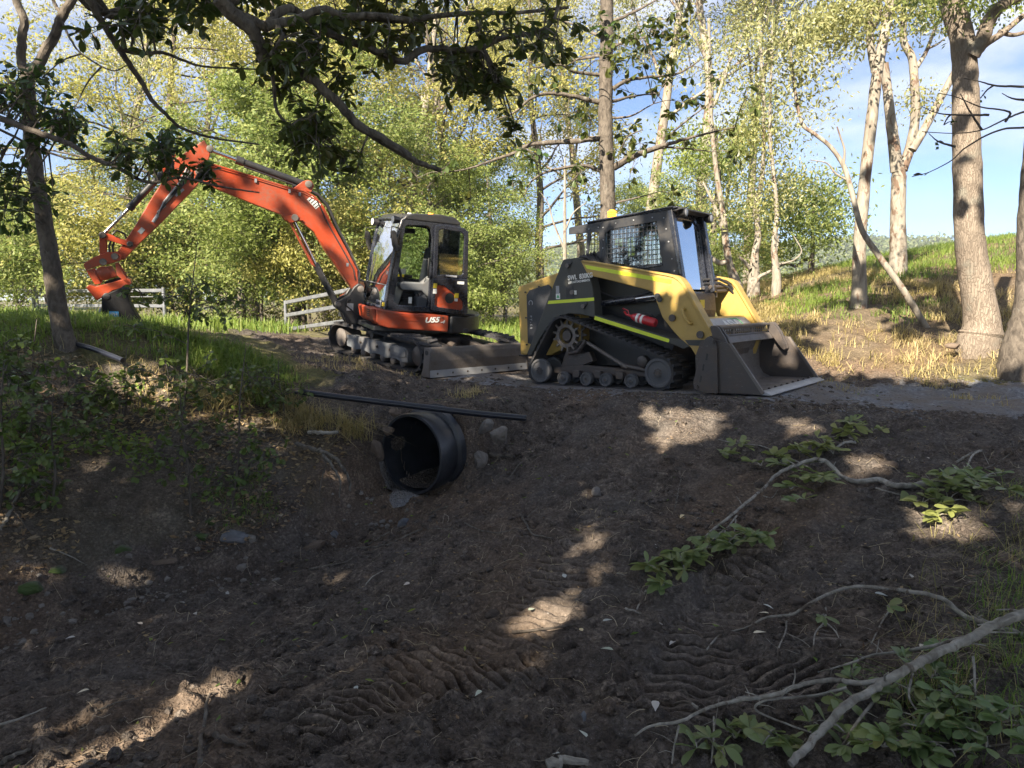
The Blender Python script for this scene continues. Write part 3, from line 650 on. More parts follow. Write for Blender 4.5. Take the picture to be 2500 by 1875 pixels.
    bb.lathe([(0, .036), (.115, .034)], (-.26, -.2, 2.076), 'z', 12); bb.build('beacon_lens', M_AMBER, b)
    rod(g, 'aerial', [(-.46, -.2, 2.03), (-.47, -.2, 2.17)], .004, M_HOSE, 5)
    # tracks, wheels, undercarriage
    for s in side:
        y0, y1 = (-.84, -.42) if s < 0 else (.42, .84)
        circ = [(-.99, .176, .160), (.704, .195, .178), (-.626, .640, .205), (-.55, .075, .067), (.345, .075, .067)]
        track(g, circ, y0, y1, .022, 56, (.040, 0, .018))
        yo = s*.80
        for (x, z, r, nm) in ((-.99, .176, .155, 'idler_wheel'), (.704, .195, .173, 'idler_wheel'), (-.630, .092, .082, 'road_wheel'), (-.285, .092, .082, 'road_wheel'), (-.005, .092, .082, 'road_wheel'), (.343, .092, .082, 'road_wheel')):
            for yy in (yo, yo-s*.28):
                w = disc(g, nm, (x, yy, z), [(-.035, r*.55), (-.035, r*.97), (-.028, r), (.028, r), (.035, r*.97), (.035, r*.80), (.022, r*.74), (.022, r*.5), (.034, r*.34), (.034, r*.05)] if s > 0 else
                         [(-.034, r*.05), (-.034, r*.34), (-.022, r*.5), (-.022, r*.74), (-.035, r*.80), (-.035, r*.97), (-.028, r), (.028, r), (.035, r*.97), (.035, r*.55)], M_WHEEL, 32)
                if yy == yo:
                    disc(w, 'hub_cap', (x, yo+s*.036, z), [(-.008, r*.16), (.008, r*.15)], M_DSTEEL, 14)
                    if r > .1:
                        for k in range(8): a = k*math.tau/8; disc(w, 'wheel_nut', (x+r*.26*math.cos(a), yo+s*.037, z+r*.26*math.sin(a)), [(-.008, .010), (.008, .009)], M_DSTEEL, 6)
        # sprocket
        teeth = []
        for k in range(13):
            a = k*math.tau/13
            for da, rr in ((-.17, .150), (-.10, .152), (-.055, .205), (.055, .205), (.10, .152), (.17, .150)): teeth.append((-.626+rr*math.cos(a+da), .622+rr*math.sin(a+da)))
        hole = [(-.626+.105*math.cos(k*math.tau/78), .622+.105*math.sin(k*math.tau/78)) for k in range(78)]
        for yy in (s*.74, s*.58):
            sp = MB().ring(teeth, hole, yy-.012, yy+.012).build('drive_sprocket', M_STEEL, g, bevel=.003)
        disc(g, 'drive_motor', (-.626, s*.63, .622), [(-.2, .10), (.05, .10), (.07, .07), (.10, .065)] if s > 0 else [(-.10, .065), (-.07, .07), (-.05, .10), (.2, .10)], M_DSTEEL)
        MB().tube([(-.626, s*.70, .40), (-.48, s*.70, .42), (-.35, s*.70, .56)], .028, 8).build('sprocket_guard', M_DSTEEL, g, smooth=True)
        part(g, 'roller_rail', [(-.86, .14), (-.86, .21), (-.40, .25), (.50, .20), (.55, .13), (-.40, .12)], s*.60, s*.70, M_DSTEEL, .01)
        part(g, 'axle_arm', [(-.80, .18), (-.70, .42), (-.55, .50), (-.46, .40), (-.34, .42), (-.28, .30), (-.62, .17)], s*.55, s*.66, M_DSTEEL, .012)
        rod(g, 'strut_rod', [(-.32, s*.72, .535), (.24, s*.72, .235)], .022, M_STEEL)
        rod(g, 'track_tensioner', [(.16, s*.70, .26), (.58, s*.70, .20)], .035, M_DSTEEL)
        for x in (-.46, -.145, .165): part(g, 'axle_block', [(x-.05, .10), (x-.05, .19), (x+.05, .19), (x+.05, .10)], s*.72, s*.79, M_DSTEEL, .008)
        disc(g, 'guide_wheel', (.46, s*.72, .32), [(-.05, .05), (-.04, .065), (.04, .065), (.05, .05)], M_DSTEEL)
    # bucket
    prof = [(1.93, .020), (1.36, .022), (1.26, .07), (1.21, .16), (1.20, .40), (1.26, .55), (1.36, .62)]
    back = [(x+.0, z) for x, z in prof]; inn = [(1.93, .034), (1.37, .040), (1.28, .083), (1.232, .165), (1.222, .395), (1.277, .535), (1.37, .60)]
    bk = part(g, 'bucket', back+inn[::-1], -.90, .90, M_STEEL, .003, label='worn grey steel bucket lying flat on the gravel')
    part(bk, 'cutting_edge', [(1.90, .012), (2.02, .008), (2.02, .016), (1.97, .040), (1.90, .046)], -.91, .91, M_CHROME if False else M_LGREY, .002)
    for k in range(9): disc(bk, 'edge_bolt', (1.885-.0, -.76+k*.19, .045), [(-.02, .016), (.02, .016)], M_DSTEEL, 8)
    for s in side:
        sd = part(bk, 'side_plate', [(1.21, .10), (1.36, .015), (1.93, .012), (1.945, .04), (1.60, .53), (1.555, .545), (1.34, .60), (1.26, .55), (1.20, .40)], s*.90, s*.918, M_DSTEEL, .003)
        part(sd, 'edge_strip', [(1.93, .014), (1.955, .035), (1.605, .540), (1.575, .535)], s*.895, s*.925, M_STEEL, .002)
        ear = [(1.194, .144), (1.194, .055), (1.22, .035), (1.36, .012), (1.47, .012), (1.46, .50), (1.44, .56), (1.42, .60), (1.36, .612), (1.33, .59), (1.30, .50)]
        ep = part(sd, 'ear_plate', ear, s*.935, s*.955, M_DSTEEL, .004)
        for zx, zz in ((1.275, .16), (1.305, .285), (1.345, .40)):
            part(ep, 'slot', [(zx-.011, zz-.035), (zx+.006, zz-.038), (zx+.018, zz+.03), (zx+.002, zz+.035)], s*.9545, s*.9575, M_HOSE, 0)
        disc(ep, 'pin', (1.405, s*.962, .575), [(-.02, .034), (.012, .032)], M_DSTEEL, 16); disc(ep, 'pin', (1.235, s*.957, .072), [(-.02, .022), (.01, .02)], M_DSTEEL, 14)
        for yy in (s*.875, s*.80):
            part(bk, 'tilt_lever', [(1.362, .69), (1.375, .715), (1.40, .725), (1.43, .72), (1.455, .70), (1.52, .60), (1.585, .45), (1.60, .40), (1.575, .375), (1.54, .40), (1.45, .52), (1.38, .62)], yy-.016, yy+.016, M_DSTEEL, .005)
    # grille bar along the top
    tp = MB()
    for k in range(24):
        y = -.72+k*.062
        if k % 9 == 8: tp.box((1.345, y, .64), (.014, .066, .07))
        else: tp.box((1.345, y, .64), (.012, .014, .07))
    tp.box((1.345, 0, .682), (.016, 1.56, .018)); tp.box((1.345, 0, .640), (.010, 1.52, .010)); tp.box((1.345, 0, .604), (.016, 1.56, .018)); tp.build('top_grille', M_STEEL, bk, bevel=.002)
    part(bk, 'top_rail', [(1.30, .69), (1.32, .725), (1.40, .715), (1.40, .69)], -.78, .78, M_STEEL, .004); part(bk, 'brow_plate', [(1.35, .60), (1.40, .595), (1.44, .525), (1.43, .52), (1.35, .58)], -.895, .895, M_STEEL, .003)
    part(g, 'quick_hitch', [(1.16, .10), (1.19, .10), (1.25, .55), (1.22, .62), (1.17, .60)], -.55, .55, M_DSTEEL, .01)
    # hoses behind the far arm and beside the cab
    for k, (a, b) in enumerate(((0, 0), (.05, -.05))):
        rod(g, 'hydraulic_hose', [(.74, .30, 1.27+b), (.86, .50, 1.28+b), (.92, .66, 1.22+b), (1.0, .74, 1.08+b), (1.02, .72, .95)], .018, M_HOSE)
        rod(g, 'coupler', [(.80, .36+a, 1.18+b), (.88, .62+a, 1.19+b)], .026, M_DSTEEL)
    part(g, 'coupler_bracket', [(.80, 1.05), (.80, 1.30), (.84, 1.30), (.84, 1.05)], .46, .50, M_STEEL, .004)
    part(g, 'footwell', [(.70, .62), (.74, 1.10), (.84, 1.10), (.86, .90), (.80, .60)], -.42, .42, M_DSTEEL, .01)
    MB().box((.862, .0, .97), (.01, .12, .10)).build('warning_label', M_YELS, g)
    for k in range(5):
        y = -.66+k*.05
        rod(g, 'hydraulic_hose', [(-.52, y, 1.30), (-.50, y, 1.52), (-.44+k*.02, y, 1.60+.015*k), (-.34, y, 1.58), (-.20, y+.06, 1.46), (-.10, y+.1, 1.30)], .018, M_HOSE)
    # fire extinguisher lying on the ledge: a thing of its own
    M = LM @ Matrix.Translation((.45, -.70, .805)) @ Matrix.Rotation(R(15.6), 4, 'Y')
    fe = empty('fire_extinguisher', (0, 0, 0), 'small red fire extinguisher lying on the ledge above the loader track', 'fire extinguisher'); fe.matrix_world = M
    MB().lathe([(-.17, .018), (-.14, .035), (-.10, .052), (.14, .054), (.17, .045), (.175, .02)], (0, 0, 0), 'x', 22).build('cylinder', M_RED, fe, smooth=True, angle=50)
    for x0 in (-.08, -.02): MB().lathe([(x0, .0545), (x0+.03, .0548)], (0, 0, 0), 'x', 22).build('band', M_WHITE, fe, smooth=True)
    q = MB(); q.tube([(-.17, 0, 0), (-.23, 0, .0), (-.27, 0, .03)], .014, 8); q.build('valve', M_RED, fe); MB().tube([(-.20, 0, .0), (-.22, .0, .05), (-.30, 0, .06)], .008, 6).build('trigger', M_RED, fe)
    ch = MB().tube([(-.05, .03, .06), (0, .05, .075), (.06, .045, .07), (.10, .06, .05), (.04, .07, .06), (-.03, .06, .07)], .012, 6).build('strap', M_HOSE, fe, smooth=True)
    return g
make_loader()
# ------------------------------------------------------------------ the orange mini excavator
EC = (-1.59, 11.39, .115); EZ = (.083, -.068, 1.)
EU = frame_matrix(EC, (-math.cos(R(30)), -math.sin(R(30)), 0), EZ)        # upper structure
ET = frame_matrix(EC, (-.72, .69, 0), EZ)                                   # undercarriage
EB = frame_matrix(EC, (-math.cos(R(24)), -math.sin(R(24)), 0), EZ)        # boom plane
def make_excavator():
    g = empty('mini_excavator', (0, 0, 0), 'orange and black mini excavator with open cab door on the bare mound', 'excavator'); g.matrix_world = EU
    UT = EU.inverted() @ ET; UB = EU.inverted() @ EB
    def tp(name, pts, y0, y1, mat, bev=.006, root=g, M=UT, **k): return MB(M).prism(pts, y0, y1).build(name, mat, root, bevel=bev, **k)
    # ---- undercarriage
    for s in (1, -1):
        y0, y1 = (.60, .98) if s > 0 else (-.98, -.60)
        circ = [(.72, .262, .195), (-1.17, .262, .205), (-.22, .215, .158)]
        o = track_in(g, UT, circ, y0, y1, .030, 42, (.060, 0, .026), .04)
        tp('track_frame', [(.52, .33), (.40, .345), (-.62, .36), (-.98, .35), (-1.03, .30), (-1.03, .15), (-.9, .13)]+[(x, .13+.03*abs(math.sin((x+.9)*8))) for x in np.linspace(-.85, .38, 22)]+[(.50, .16)], s*.66, s*.93, M_GREY, .006)
        tp('frame_cover', [(-.62, .34), (-.97, .335), (-1.0, .28), (-1.0, .22), (-.86, .20), (-.62, .21)], s*.93, s*.945, M_GREY, .006)
        for x in (.50, .12, -.30, -.62): MB(UT).lathe([(-.012, .02), (.012, .017)], (x, s*.94, .27), 'y', 8).build('bolt', M_DSTEEL, g)
        MB(UT).lathe([(-.30, .14), (.0, .145), (.015, .11), (.02, .03)] if s > 0 else [(-.02, .03), (-.015, .11), (0, .145), (.30, .14)], (.72, s*.90, .265), 'y', 26).build('idler_wheel', M_STEEL, g, smooth=True, angle=35)
        MB(UT).lathe([(-.30, .13), (.0, .14), (.02, .09)] if s > 0 else [(-.02, .09), (0, .14), (.30, .13)], (-1.17, s*.86, .265), 'y', 26).build('drive_sprocket', M_DSTEEL, g, smooth=True, angle=35)
        for x in (.35, .10, -.15, -.40, -.65, -.88): MB(UT).lathe([(-.24, .062), (.0, .065), (.02, .03)] if s > 0 else [(-.02, .03), (0, .065), (.24, .062)], (x, s*.90, .125), 'y', 16).build('track_roller', M_STEEL, g, smooth=True, angle=35)
        for x in (-.05,): MB(UT).lathe([(-.2, .04), (.0, .04)] if s > 0 else [(0, .04), (.2, .04)], (x, s*.86, .395), 'y', 12).build('carrier_roller', M_DSTEEL, g, smooth=True, angle=35)
    tp('cross_frame', [(-.75, .22), (-.70, .44), (.45, .44), (.5, .22)], -.62, .62, M_DSTEEL, .02)
    MB().lathe([(.38, .42), (.50, .42), (.505, .40)], (-.0, 0, 0), 'z', 32).build('slew_ring', M_DSTEEL, g, smooth=True, angle=35)
    for s in (1, -1): tp('blade_arm', [(-.55, .36), (-.60, .46), (-1.50, .30), (-1.50, .12), (-1.40, .12), (-.95, .28)], s*.34, s*.46, M_DSTEEL, .01)
    MB(UT).tube([(-.5, 0, .40), (-.98, 0, .34)], .05, 12).build('blade_cylinder', M_DSTEEL, g, smooth=True); MB(UT).tube([(-.98, 0, .34), (-1.45, 0, .25)], .025, 10).build('cylinder_rod', M_CHROME, g, smooth=True)
    bl = tp('dozer_blade', [(-1.50, .40), (-1.47, .435), (-1.44, .43), (-1.475, .38), (-1.52, .24), (-1.50, .10), (-1.44, .035), (-1.56, .045), (-1.575, .14), (-1.572, .26), (-1.545, .37), (-1.52, .425)], -.98, .98, M_STEEL, .004)
    MB(UT).prism([(-1.585, .135), (-1.60, .035), (-1.58, .030), (-1.565, .13)], -.99, .99).build('cutting_edge', M_LGREY, bl, bevel=.003)
    for s in (1, -1):
        e = MB(UT).prism([(-1.42, .04), (-1.60, .035), (-1.585, .15), (-1.60, .40), (-1.57, .435), (-1.46, .43), (-1.46, .16)], s*.97, s*.995).build('blade_side', M_STEEL, bl, bevel=.003)
        MB(UT).lathe([(-.003, .035), (.004, .034)], (-1.52, s*.996, .37), 'y', 14).build('hole', M_HOSE, e)
    for k in range(7): MB(UT).lathe([(-.004, .016), (.006, .014)], (-1.592, -.84+k*.28, .085), 'x', 8).build('edge_bolt', M_DSTEEL, bl)
    tp('step_plate', [(-.62, .40), (-.95, .36), (-1.0, .30), (-.97, .29), (-.92, .34), (-.6, .38)], .12, .38, M_STEEL, .006)
    # ---- body
    part(g, 'side_cover', [(1.00, .875), (.833, .857), (.71, .835), (.38, .815), (.35, .825), (-.095, .805), (-.13, .80), (-.135, .555), (.80, .595), (.93, .63), (.985, .68)], .60, .955, M_ORANGE, .02, seg=3)
    sc = part(g, 'cover_panel', [(.70, .77), (.62, .79), (-.02, .765), (.40, .70), (.70, .72)], .953, .96, M_ORANGE, .006)
    text(g, 'U55', .105, (.145, .962, .728), (math.pi/2, R(-3.0), math.pi), M_WHITE, bold=.004, sx=1.28, shear=.28)
    text(g, '-4', .060, (-.028, .962, .705), (math.pi/2, R(-3.0), math.pi), M_WHITE, bold=.003, sx=1.25, shear=.28)
    disc(g, 'bolt', (-.03, .958, .768), [(-.006, .014), (.006, .012)], M_DSTEEL, 10)
    part(g, 'front_cover', [(1.06, .87), (1.0, .875), (.965, .65), (1.02, .70)], .30, .93, M_ORANGE, .015)
    for k in range(4): MB().box((1.062, .80, .84-.028*k), (.006, .10, .010)).build('vent_slot', M_HOSE, g)
    # round counterweight at the tail
    a = np.linspace(R(100), R(260), 26); out = [(math.cos(t)*1.02, math.sin(t)*.98) for t in a]
    cw = MB(); N_ = len(out); P0 = np.array([(x-.0, y, .53) for x, y in out]+[(-.13, -.85, .53), (-.13, .88, .53)]); P1 = P0+np.array((0, 0, .27)); n = len(P0); i = np.arange(n); j = (i+1) % n
    cw.add(np.r_[P0, P1], [i[::-1], i+n, np.c_[i, j, j+n, i+n]]); cw.build('counterweight', M_BLACK, g, bevel=.03, seg=3, smooth=True, angle=35)
    part(g, 'engine_cover', [(-.12, .80), (-.12, 1.18), (-.40, 1.15), (-.52, 1.0), (-.55, .80)], -.90, .60, M_ORANGE, .04, seg=3)
    part(g, 'tail_shelf', [(-.10, .80), (-.10, .835), (-.58, .835), (-.58, .80)], -.85, .93, M_BLACK, .01)
    part(g, 'right_body', [(.95, .58), (1.0, .85), (.70, 1.12), (-.1, 1.18), (-.12, .56)], -.92, -.10, M_ORANGE, .04, seg=3)
    part(g, 'deck', [(1.0, .55), (1.0, .62), (-.5, .60), (-.5, .53)], -.85, .90, M_BLACK, .01)
    # ---- cab frame
    Y0, Y1 = -.03, .93
    side_o = [(.845, .865), (.66, 2.12), (.60, 2.165), (.14, 2.20), (-.13, 2.19), (-.215, 2.12), (-.21, .84), (.20, .84)]
    door_i = [(.735, .985), (.620, 2.035), (.58, 2.055), (.30, 2.075), (.235, 2.045), (.20, 1.90), (.205, .915), (.66, .93)]
    MB().ring(side_o, door_i, Y1-.05, Y1).build('cab_frame', M_BLUEBLK, g, bevel=.012, seg=2)
    seal = [(x+.012*(1 if x < .4 else -1)*-1, z) for x, z in door_i]
    ri = [(.735, 1.25), (.620, 2.03), (.58, 2.05), (.0, 2.06), (-.10, 2.05), (-.15, 1.98), (-.15, 1.25), (.3, 1.25)]
    MB().ring(side_o, ri, Y0, Y0+.04).build('cab_frame', M_BLUEBLK, g, bevel=.01)
    MB().prism(ri, Y0+.015, Y0+.02).build('side_glass', M_GLASS, g)
    part(g, 'window_bar', [(.46, 1.25), (.505, 2.05), (.485, 2.05), (.44, 1.25)], Y0+.0, Y0+.03, M_BLUEBLK, .003)
    for (x0, x1, z0, z1, m) in ((.22, .52, 1.33, 1.41, M_LGREY), (.24, .34, 1.275, 1.32, M_YELS), (.10, .24, 1.27, 1.32, M_HOSE), (.10, .34, 1.955, 2.03, M_HOSE)): MB().b2((x0, Y0+.045, z0), (x1, Y0+.048, z1)).build('sticker', m, g)
    fm = [(.845, .87), (.66, 2.12)]
    # pillars, sills
    for y in (Y0+.02, Y1-.03):
        rod(g, 'front_pillar', [(.852, y, .86), (.79, y, 1.4), (.715, y, 1.9), (.66, y, 2.11), (.58, y, 2.17)], .034, M_BLUEBLK)
        rod(g, 'rear_pillar', [(-.21, y, .84), (-.215, y, 2.10), (-.15, y, 2.18)], .036, M_BLUEBLK)
    gl = MB(); V = []
    prof = [(.862, .90), (.80, 1.4), (.726, 1.9), (.675, 2.10)]
    for x, z in prof: V += [(x, Y0+.04, z), (x, (Y0+Y1)/2, z+0), (x, Y1-.05, z)]
    V = [(x+(.028 if k % 3 == 1 else 0), y, z) for k, (x, y, z) in enumerate(V)]
    gl.add(V, [np.array([(3*k+c, 3*k+c+1, 3*k+c+4, 3*k+c+3) for k in range(3) for c in range(2)])]); gl.build('windscreen', M_WIND, g, smooth=True)
    rod(g, 'screen_joint', [(.835, Y0+.04, 1.20), (.862, .45, 1.20), (.835, Y1-.05, 1.20)], .008, M_PLAST, 6); rod(g, 'front_sill', [(.865, Y0, .88), (.895, .45, .88), (.865, Y1-.02, .88)], .03, M_BLUEBLK)
    rod(g, 'front_header', [(.66, Y0, 2.13), (.69, .45, 2.14), (.66, Y1-.03, 2.13)], .03, M_BLUEBLK)
    rod(g, 'wiper', [(.84, .20, 1.10), (.81, .16, 1.6)], .010, M_HOSE, 6)
    rf = part(g, 'roof', [(.66, 2.13), (.62, 2.19), (.5, 2.225), (.1, 2.25), (-.14, 2.225), (-.235, 2.16), (-.225, 2.12)], Y0-.01, Y1+.01, M_BLACK, .025, seg=3)
    MB().box((.54, Y1-.08, 2.222), (.04, .04, .02)).build('roof_badge', M_WHITE, rf); MB().lathe([(0, .05), (.03, .035)], (.02, .4, 2.245), 'z', 14).build('roof_beacon', M_AMBER, rf); rod(rf, 'roof_hook', [(.60, .75, 2.19), (.62, .75, 2.245), (.57, .75, 2.245), (.55, .75, 2.20)], .008, M_HOSE, 6); rod(rf, 'roof_hook', [(.40, .8, 2.22), (.40, .8, 2.26)], .008, M_HOSE, 6)
    rgo = [(-.215, .9), (-.215, 2.1), (-.20, 2.1), (-.20, .9)]
    MB().b2((-.215, Y0+.04, 1.30), (-.205, Y1-.06, 2.1)).build('rear_glass', M_GLASS, g); MB().b2((-.225, Y0, .84), (-.19, Y1-.05, 1.32)).build('rear_wall', M_BLACK, g, bevel=.01)
    MB().b2((-.2, Y0, .84), (.86, Y1-.02, .885)).build('cab_floor', M_PLAST, g, bevel=.004); MB().b2((-.2, Y0-.01, .86), (.80, Y0+.03, 1.26)).build('console_wall', M_BLACK, g)
    part(g, 'front_kick_panel', [(.84, .88), (.835, 1.02), (.80, 1.02), (.78, .88)], Y0+.04, Y1-.05, M_BLACK, .01)
    # interior: seat, consoles, levers, bin
    part(g, 'seat_cushion', [(.56, 1.10), (.57, 1.20), (.30, 1.24), (.02, 1.23), (.0, 1.12)], .22, .70, M_SEAT, .03, seg=3)
    part(g, 'seat_back', [(.10, 1.20), (.02, 1.75), (-.08, 1.78), (-.12, 1.3), (-.08, 1.15)], .24, .68, M_SEAT, .03, seg=3)
    bel = MB()
    for k in range(6): bel.b2((.10, .26, .955+k*.026), (.50-.015*(k % 2), .66, .955+k*.026+.016))
    bel.build('seat_bellows', M_HOSE, g); part(g, 'seat_base', [(.55, .885), (.52, .96), (.08, .96), (.08, .885)], .28, .64, M_HOSE, .01)
    part(g, 'left_console', [(.66, 1.22), (.62, 1.26), (.30, 1.26), (.18, 1.36), (.06, 1.34), (.04, 1.10), (.15, 1.02), (.30, 1.14), (.60, 1.14)], .76, .90, M_PLAST, .02, seg=2)
    part(g, 'seat_side_cover', [(.25, 1.30), (.16, 1.32), (.205, 1.0), (.30, 1.0), (.36, 1.12)], .70, .86, M_SEAT, .03, seg=2)
    part(g, 'right_console', [(.70, 1.22), (.66, 1.30), (.2, 1.28), (.1, 1.1), (.70, 1.1)], .03, .18, M_HOSE, .02)
    part(g, 'dash_panel', [(.74, .9), (.70, 1.12), (.58, 1.20), (.50, 1.16), (.58, .9)], .30, .72, M_PLAST, .02)
    for y, x in ((.82, .60), (.12, .60)):
        rod(g, 'joystick_boot', [(x, y, 1.22), (x, y, 1.30)], .035, M_HOSE); rod(g, 'joystick', [(x, y, 1.28), (x+.01, y, 1.36), (x+.05, y, 1.45), (x+.06, y, 1.47)], [.016, .018, .024, .018], M_HOSE)
    for y in (.42, .52): rod(g, 'travel_lever', [(.70, y, .9), (.68, y, 1.2), (.64, y, 1.36)], .010, M_HOSE, 6)
    part(g, 'pedal', [(.78, .90), (.66, 1.02), (.65, .99), (.74, .89)], .30, .45, M_PLAST, .003)
    part(g, 'rubber_bin', [(.36, .89), (.37, 1.06), (.20, 1.06), (.205, .89)], .74, .89, M_SEAT, .02, seg=2); rod(g, 'rag', [(.34, .8, 1.06), (.30, .84, 1.12), (.27, .80, 1.16), (.25, .83, 1.10), (.23, .78, 1.13), (.26, .84, 1.06)], [.02, .03, .035, .03, .03, .01], M_ROPE)
    MB().box((.47, .88, 1.0), (.05, .01, .09)).build('label_plate', M_WHITE, g); rod(g, 'door_latch_handle', [(.235, .93, 1.62), (.255, .975, 1.62), (.26, .98, 1.45), (.235, .95, 1.38), (.23, .93, 1.34)], .011, M_HOSE)
    rod(g, 'cab_cable', [(.25, .90, 1.34), (.30, .88, 1.18), (.34, .87, 1.05)], .006, M_HOSE, 5)
    # number plate and front stickers
    nm = Matrix.Translation((.905, .77, .928)) @ Matrix.Rotation(R(-7), 4, 'Y')
    MB(nm).box((0, 0, 0), (.006, .20, .10)).build('number_plate', M_LGREY, g)
    t = text(g, 'KU08024', .062, (0, 0, 0), (0, 0, 0), M_HOSE, bold=.0015, sx=.9); t.matrix_local = nm @ Matrix.Translation((.0045, 0, 0)) @ Matrix.Rotation(R(90), 4, 'Z') @ Matrix.Rotation(R(90), 4, 'X') @ Matrix.Scale(.74, 4, (1, 0, 0))
    MB().box((.875, .90, .93), (.03, .045, .05)).build('sticker', M_YELS, g)
    # ---- door folded back along the side
    do = [(.175, 2.085), (.10, 2.11), (-.27, 2.09), (-.345, 2.04), (-.36, 1.95), (-.425, .86), (-.38, .81), (.165, .865)]
    dU = [(.125, 2.02), (.08, 2.045), (-.23, 2.025), (-.285, 1.98), (-.30, 1.43), (-.27, 1.405), (.02, 1.40), (.11, 1.38)]
    # split the door into upper frame (glass) and lower frame (tinted panel)
    uo = [(.19, 2.085), (.10, 2.11), (-.27, 2.09), (-.345, 2.04), (-.385, 1.36), (-.10, 1.36), (.06, 1.33), (.175, 1.33)]
    lo = [(.175, 1.33), (.0, 1.35), (-.15, 1.36), (-.385, 1.36), (-.425, .86), (-.38, .815), (.155, .870), (.175, .90)]
    li = [(.115, 1.25), (.06, 1.24), (-.01, 1.24), (-.335, 1.02), (-.335, .92), (-.31, .89), (.06, .925), (.125, .96)]
    dr = MB().ring(uo, dU, .945, .985).build('cab_door', M_BLUEBLK, g, bevel=.012, seg=2)
    MB().ring(lo, li, .945, .985).build('door_lower_frame', M_BLUEBLK, dr, bevel=.012, seg=2)
    MB().prism(dU, .962, .967).build('door_glass', M_GLASS, dr); MB().prism(li, .955, .960).build('lower_door_panel', M_ORANGE, dr)
    MB().lathe([(.960, .115), (.966, .10), (.962, .085)], (-.12, 0, 1.06), 'y', 28).build('panel_bulge', M_ORANGE, dr, smooth=True)
    MB().lathe([(.961, .080), (.963, .075)], (-.12, 0, 1.06), 'y', 24).build('panel_recess', M_BLACK, dr)
    for (x0, x1, z0, z1, m) in ((.11, .165, 1.20, 1.27, M_YELS), (.11, .165, 1.12, 1.19, M_WHITE), (-.25, -.19, 1.07, 1.14, M_YELS), (-.24, -.20, 1.02, 1.06, M_WHITE), (-.325, -.215, 1.275, 1.315, M_WHITE)): MB().b2((x0, .962 if z1 < 1.2 else .986, z0), (x1, .990, z1)).build('sticker', m, dr)
    part(dr, 'door_handle', [(-.02, 1.375), (-.02, 1.40), (-.20, 1.395), (-.20, 1.365)], .985, 1.0, M_LGREY, .005)
    part(g, 'mud_window', [(-.02, 1.3), (-.02, 2.0), (-.2, 2.0), (-.2, 1.3)], Y1-.02, Y1-.015, M_GLASS, 0)
    # ---- lamps and mirrors
    for y, x, z in ((.86, .755, 2.115), (.02, .76, 2.08)):
        lm = Matrix.Translation((x, y, z)) @ Matrix.Rotation(R(-90), 4, 'Y').inverted()
        o = MB(lm).lathe([(-.07, .045), (.03, .062), (.035, .052)], (0, 0, 0), 'z', 4).build('work_lamp', M_HOSE, g, bevel=.012, seg=2); MB(lm).lathe([(.030, .05), (.036, .048)], (0, 0, 0), 'z', 14).build('lens', M_WHITE, o)
    for y, dz in ((.98, 0), (-.12, -.03)):
        m1 = rod(g, 'mirror_bracket', [(.70, y-.05*(1 if y > 0 else -1), 2.00+dz), (.84, y, 2.02+dz), (.85, y, 1.86+dz), (.75, y, 1.85+dz)], .008, M_HOSE, 6)
        mm = MB(Matrix.Translation((.79, y+.01, 1.83+dz)) @ Matrix.Rotation(R(14), 4, 'Y')).prism([(-.045, .12), (-.02, .14), (.03, .13), (.04, -.06), (.02, -.15), (-.02, -.155), (-.045, -.10)], -.05, .0); mm.build('mirror', M_HOSE, g, bevel=.012, seg=2)
    # ---- boom group (heading a little off the cab's)
    def bp(name, pts, y0, y1, mat, bev=.008, **k): return MB(UB).prism(pts, y0, y1).build(name, mat, g, bevel=bev, **k)
    def br(name, a, b, r, mat, y=0., n=14, **k): return MB(UB).tube([(a[0], y, a[1]), (b[0], y, b[1])], r, n).build(name, mat, g, smooth=True, **k)
    def bpin(c, r, w, mat=M_STEEL, name='pin'): return MB(UB).lathe([(-w, r*.8), (-w+.006, r), (w-.006, r), (w, r*.8)], (c[0], 0, c[1]), 'y', 18).build(name, mat, g, smooth=True, angle=35)
    UB = UB @ Matrix.Translation((0, .10, 0))
    # swing bracket
    for y in (-.12, .12): bp('swing_bracket', [(.90, .60), (.86, .80), (.90, 1.0), (.90, 1.12), (.98, 1.16), (1.05, 1.10), (1.12, .98), (1.24, .90), (1.31, .86), (1.30, .78), (1.20, .70), (1.14, .56), (1.02, .54)], y-.035, y+.035, M_BLACK, .012)
    bp('swing_post', [(.78, .62), (.78, .84), (1.02, .86), (1.08, .60)], -.10, .10, M_BLACK, .02); bp('frame_nose', [(.60, .60), (.60, .74), (.86, .76), (.90, .62)], -.20, .20, M_BLACK, .02); bpin((.95, 1.075), .05, .165); bpin((1.27, .83), .04, .165)
    t = MB(UB).box((1.10, .158, .80), (.10, .004, .11)).build('warning_label', M_LGREY, g)
    # boom: bent box girder
    up = [(.97, 1.13), (1.00, 1.34), (1.20, 1.68), (1.40, 1.995), (1.52, 2.215), (1.64, 2.345), (1.80, 2.415), (1.97, 2.43), (2.5, 2.535), (2.98, 2.63), (3.12, 2.64), (3.20, 2.58)]
    dn = [(3.22, 2.50), (3.19, 2.40), (2.94, 2.31), (2.5, 2.17), (2.13, 2.06), (1.95, 2.02), (1.84, 1.99), (1.64, 1.85), (1.44, 1.56), (1.20, 1.24), (1.06, 1.06), (.99, 1.02), (.92, 1.04), (.92, 1.10)]
    bo = bp('boom', up+dn, -.095, .095, M_ORANGE, .012, seg=2)
    MB(UB).prism([(x, z+.008) for x, z in up[1:]]+[(x, z-.014) for x, z in up[1:][::-1]], -.11, .11).build('boom_flange', M_ORANGE, bo, bevel=.003)
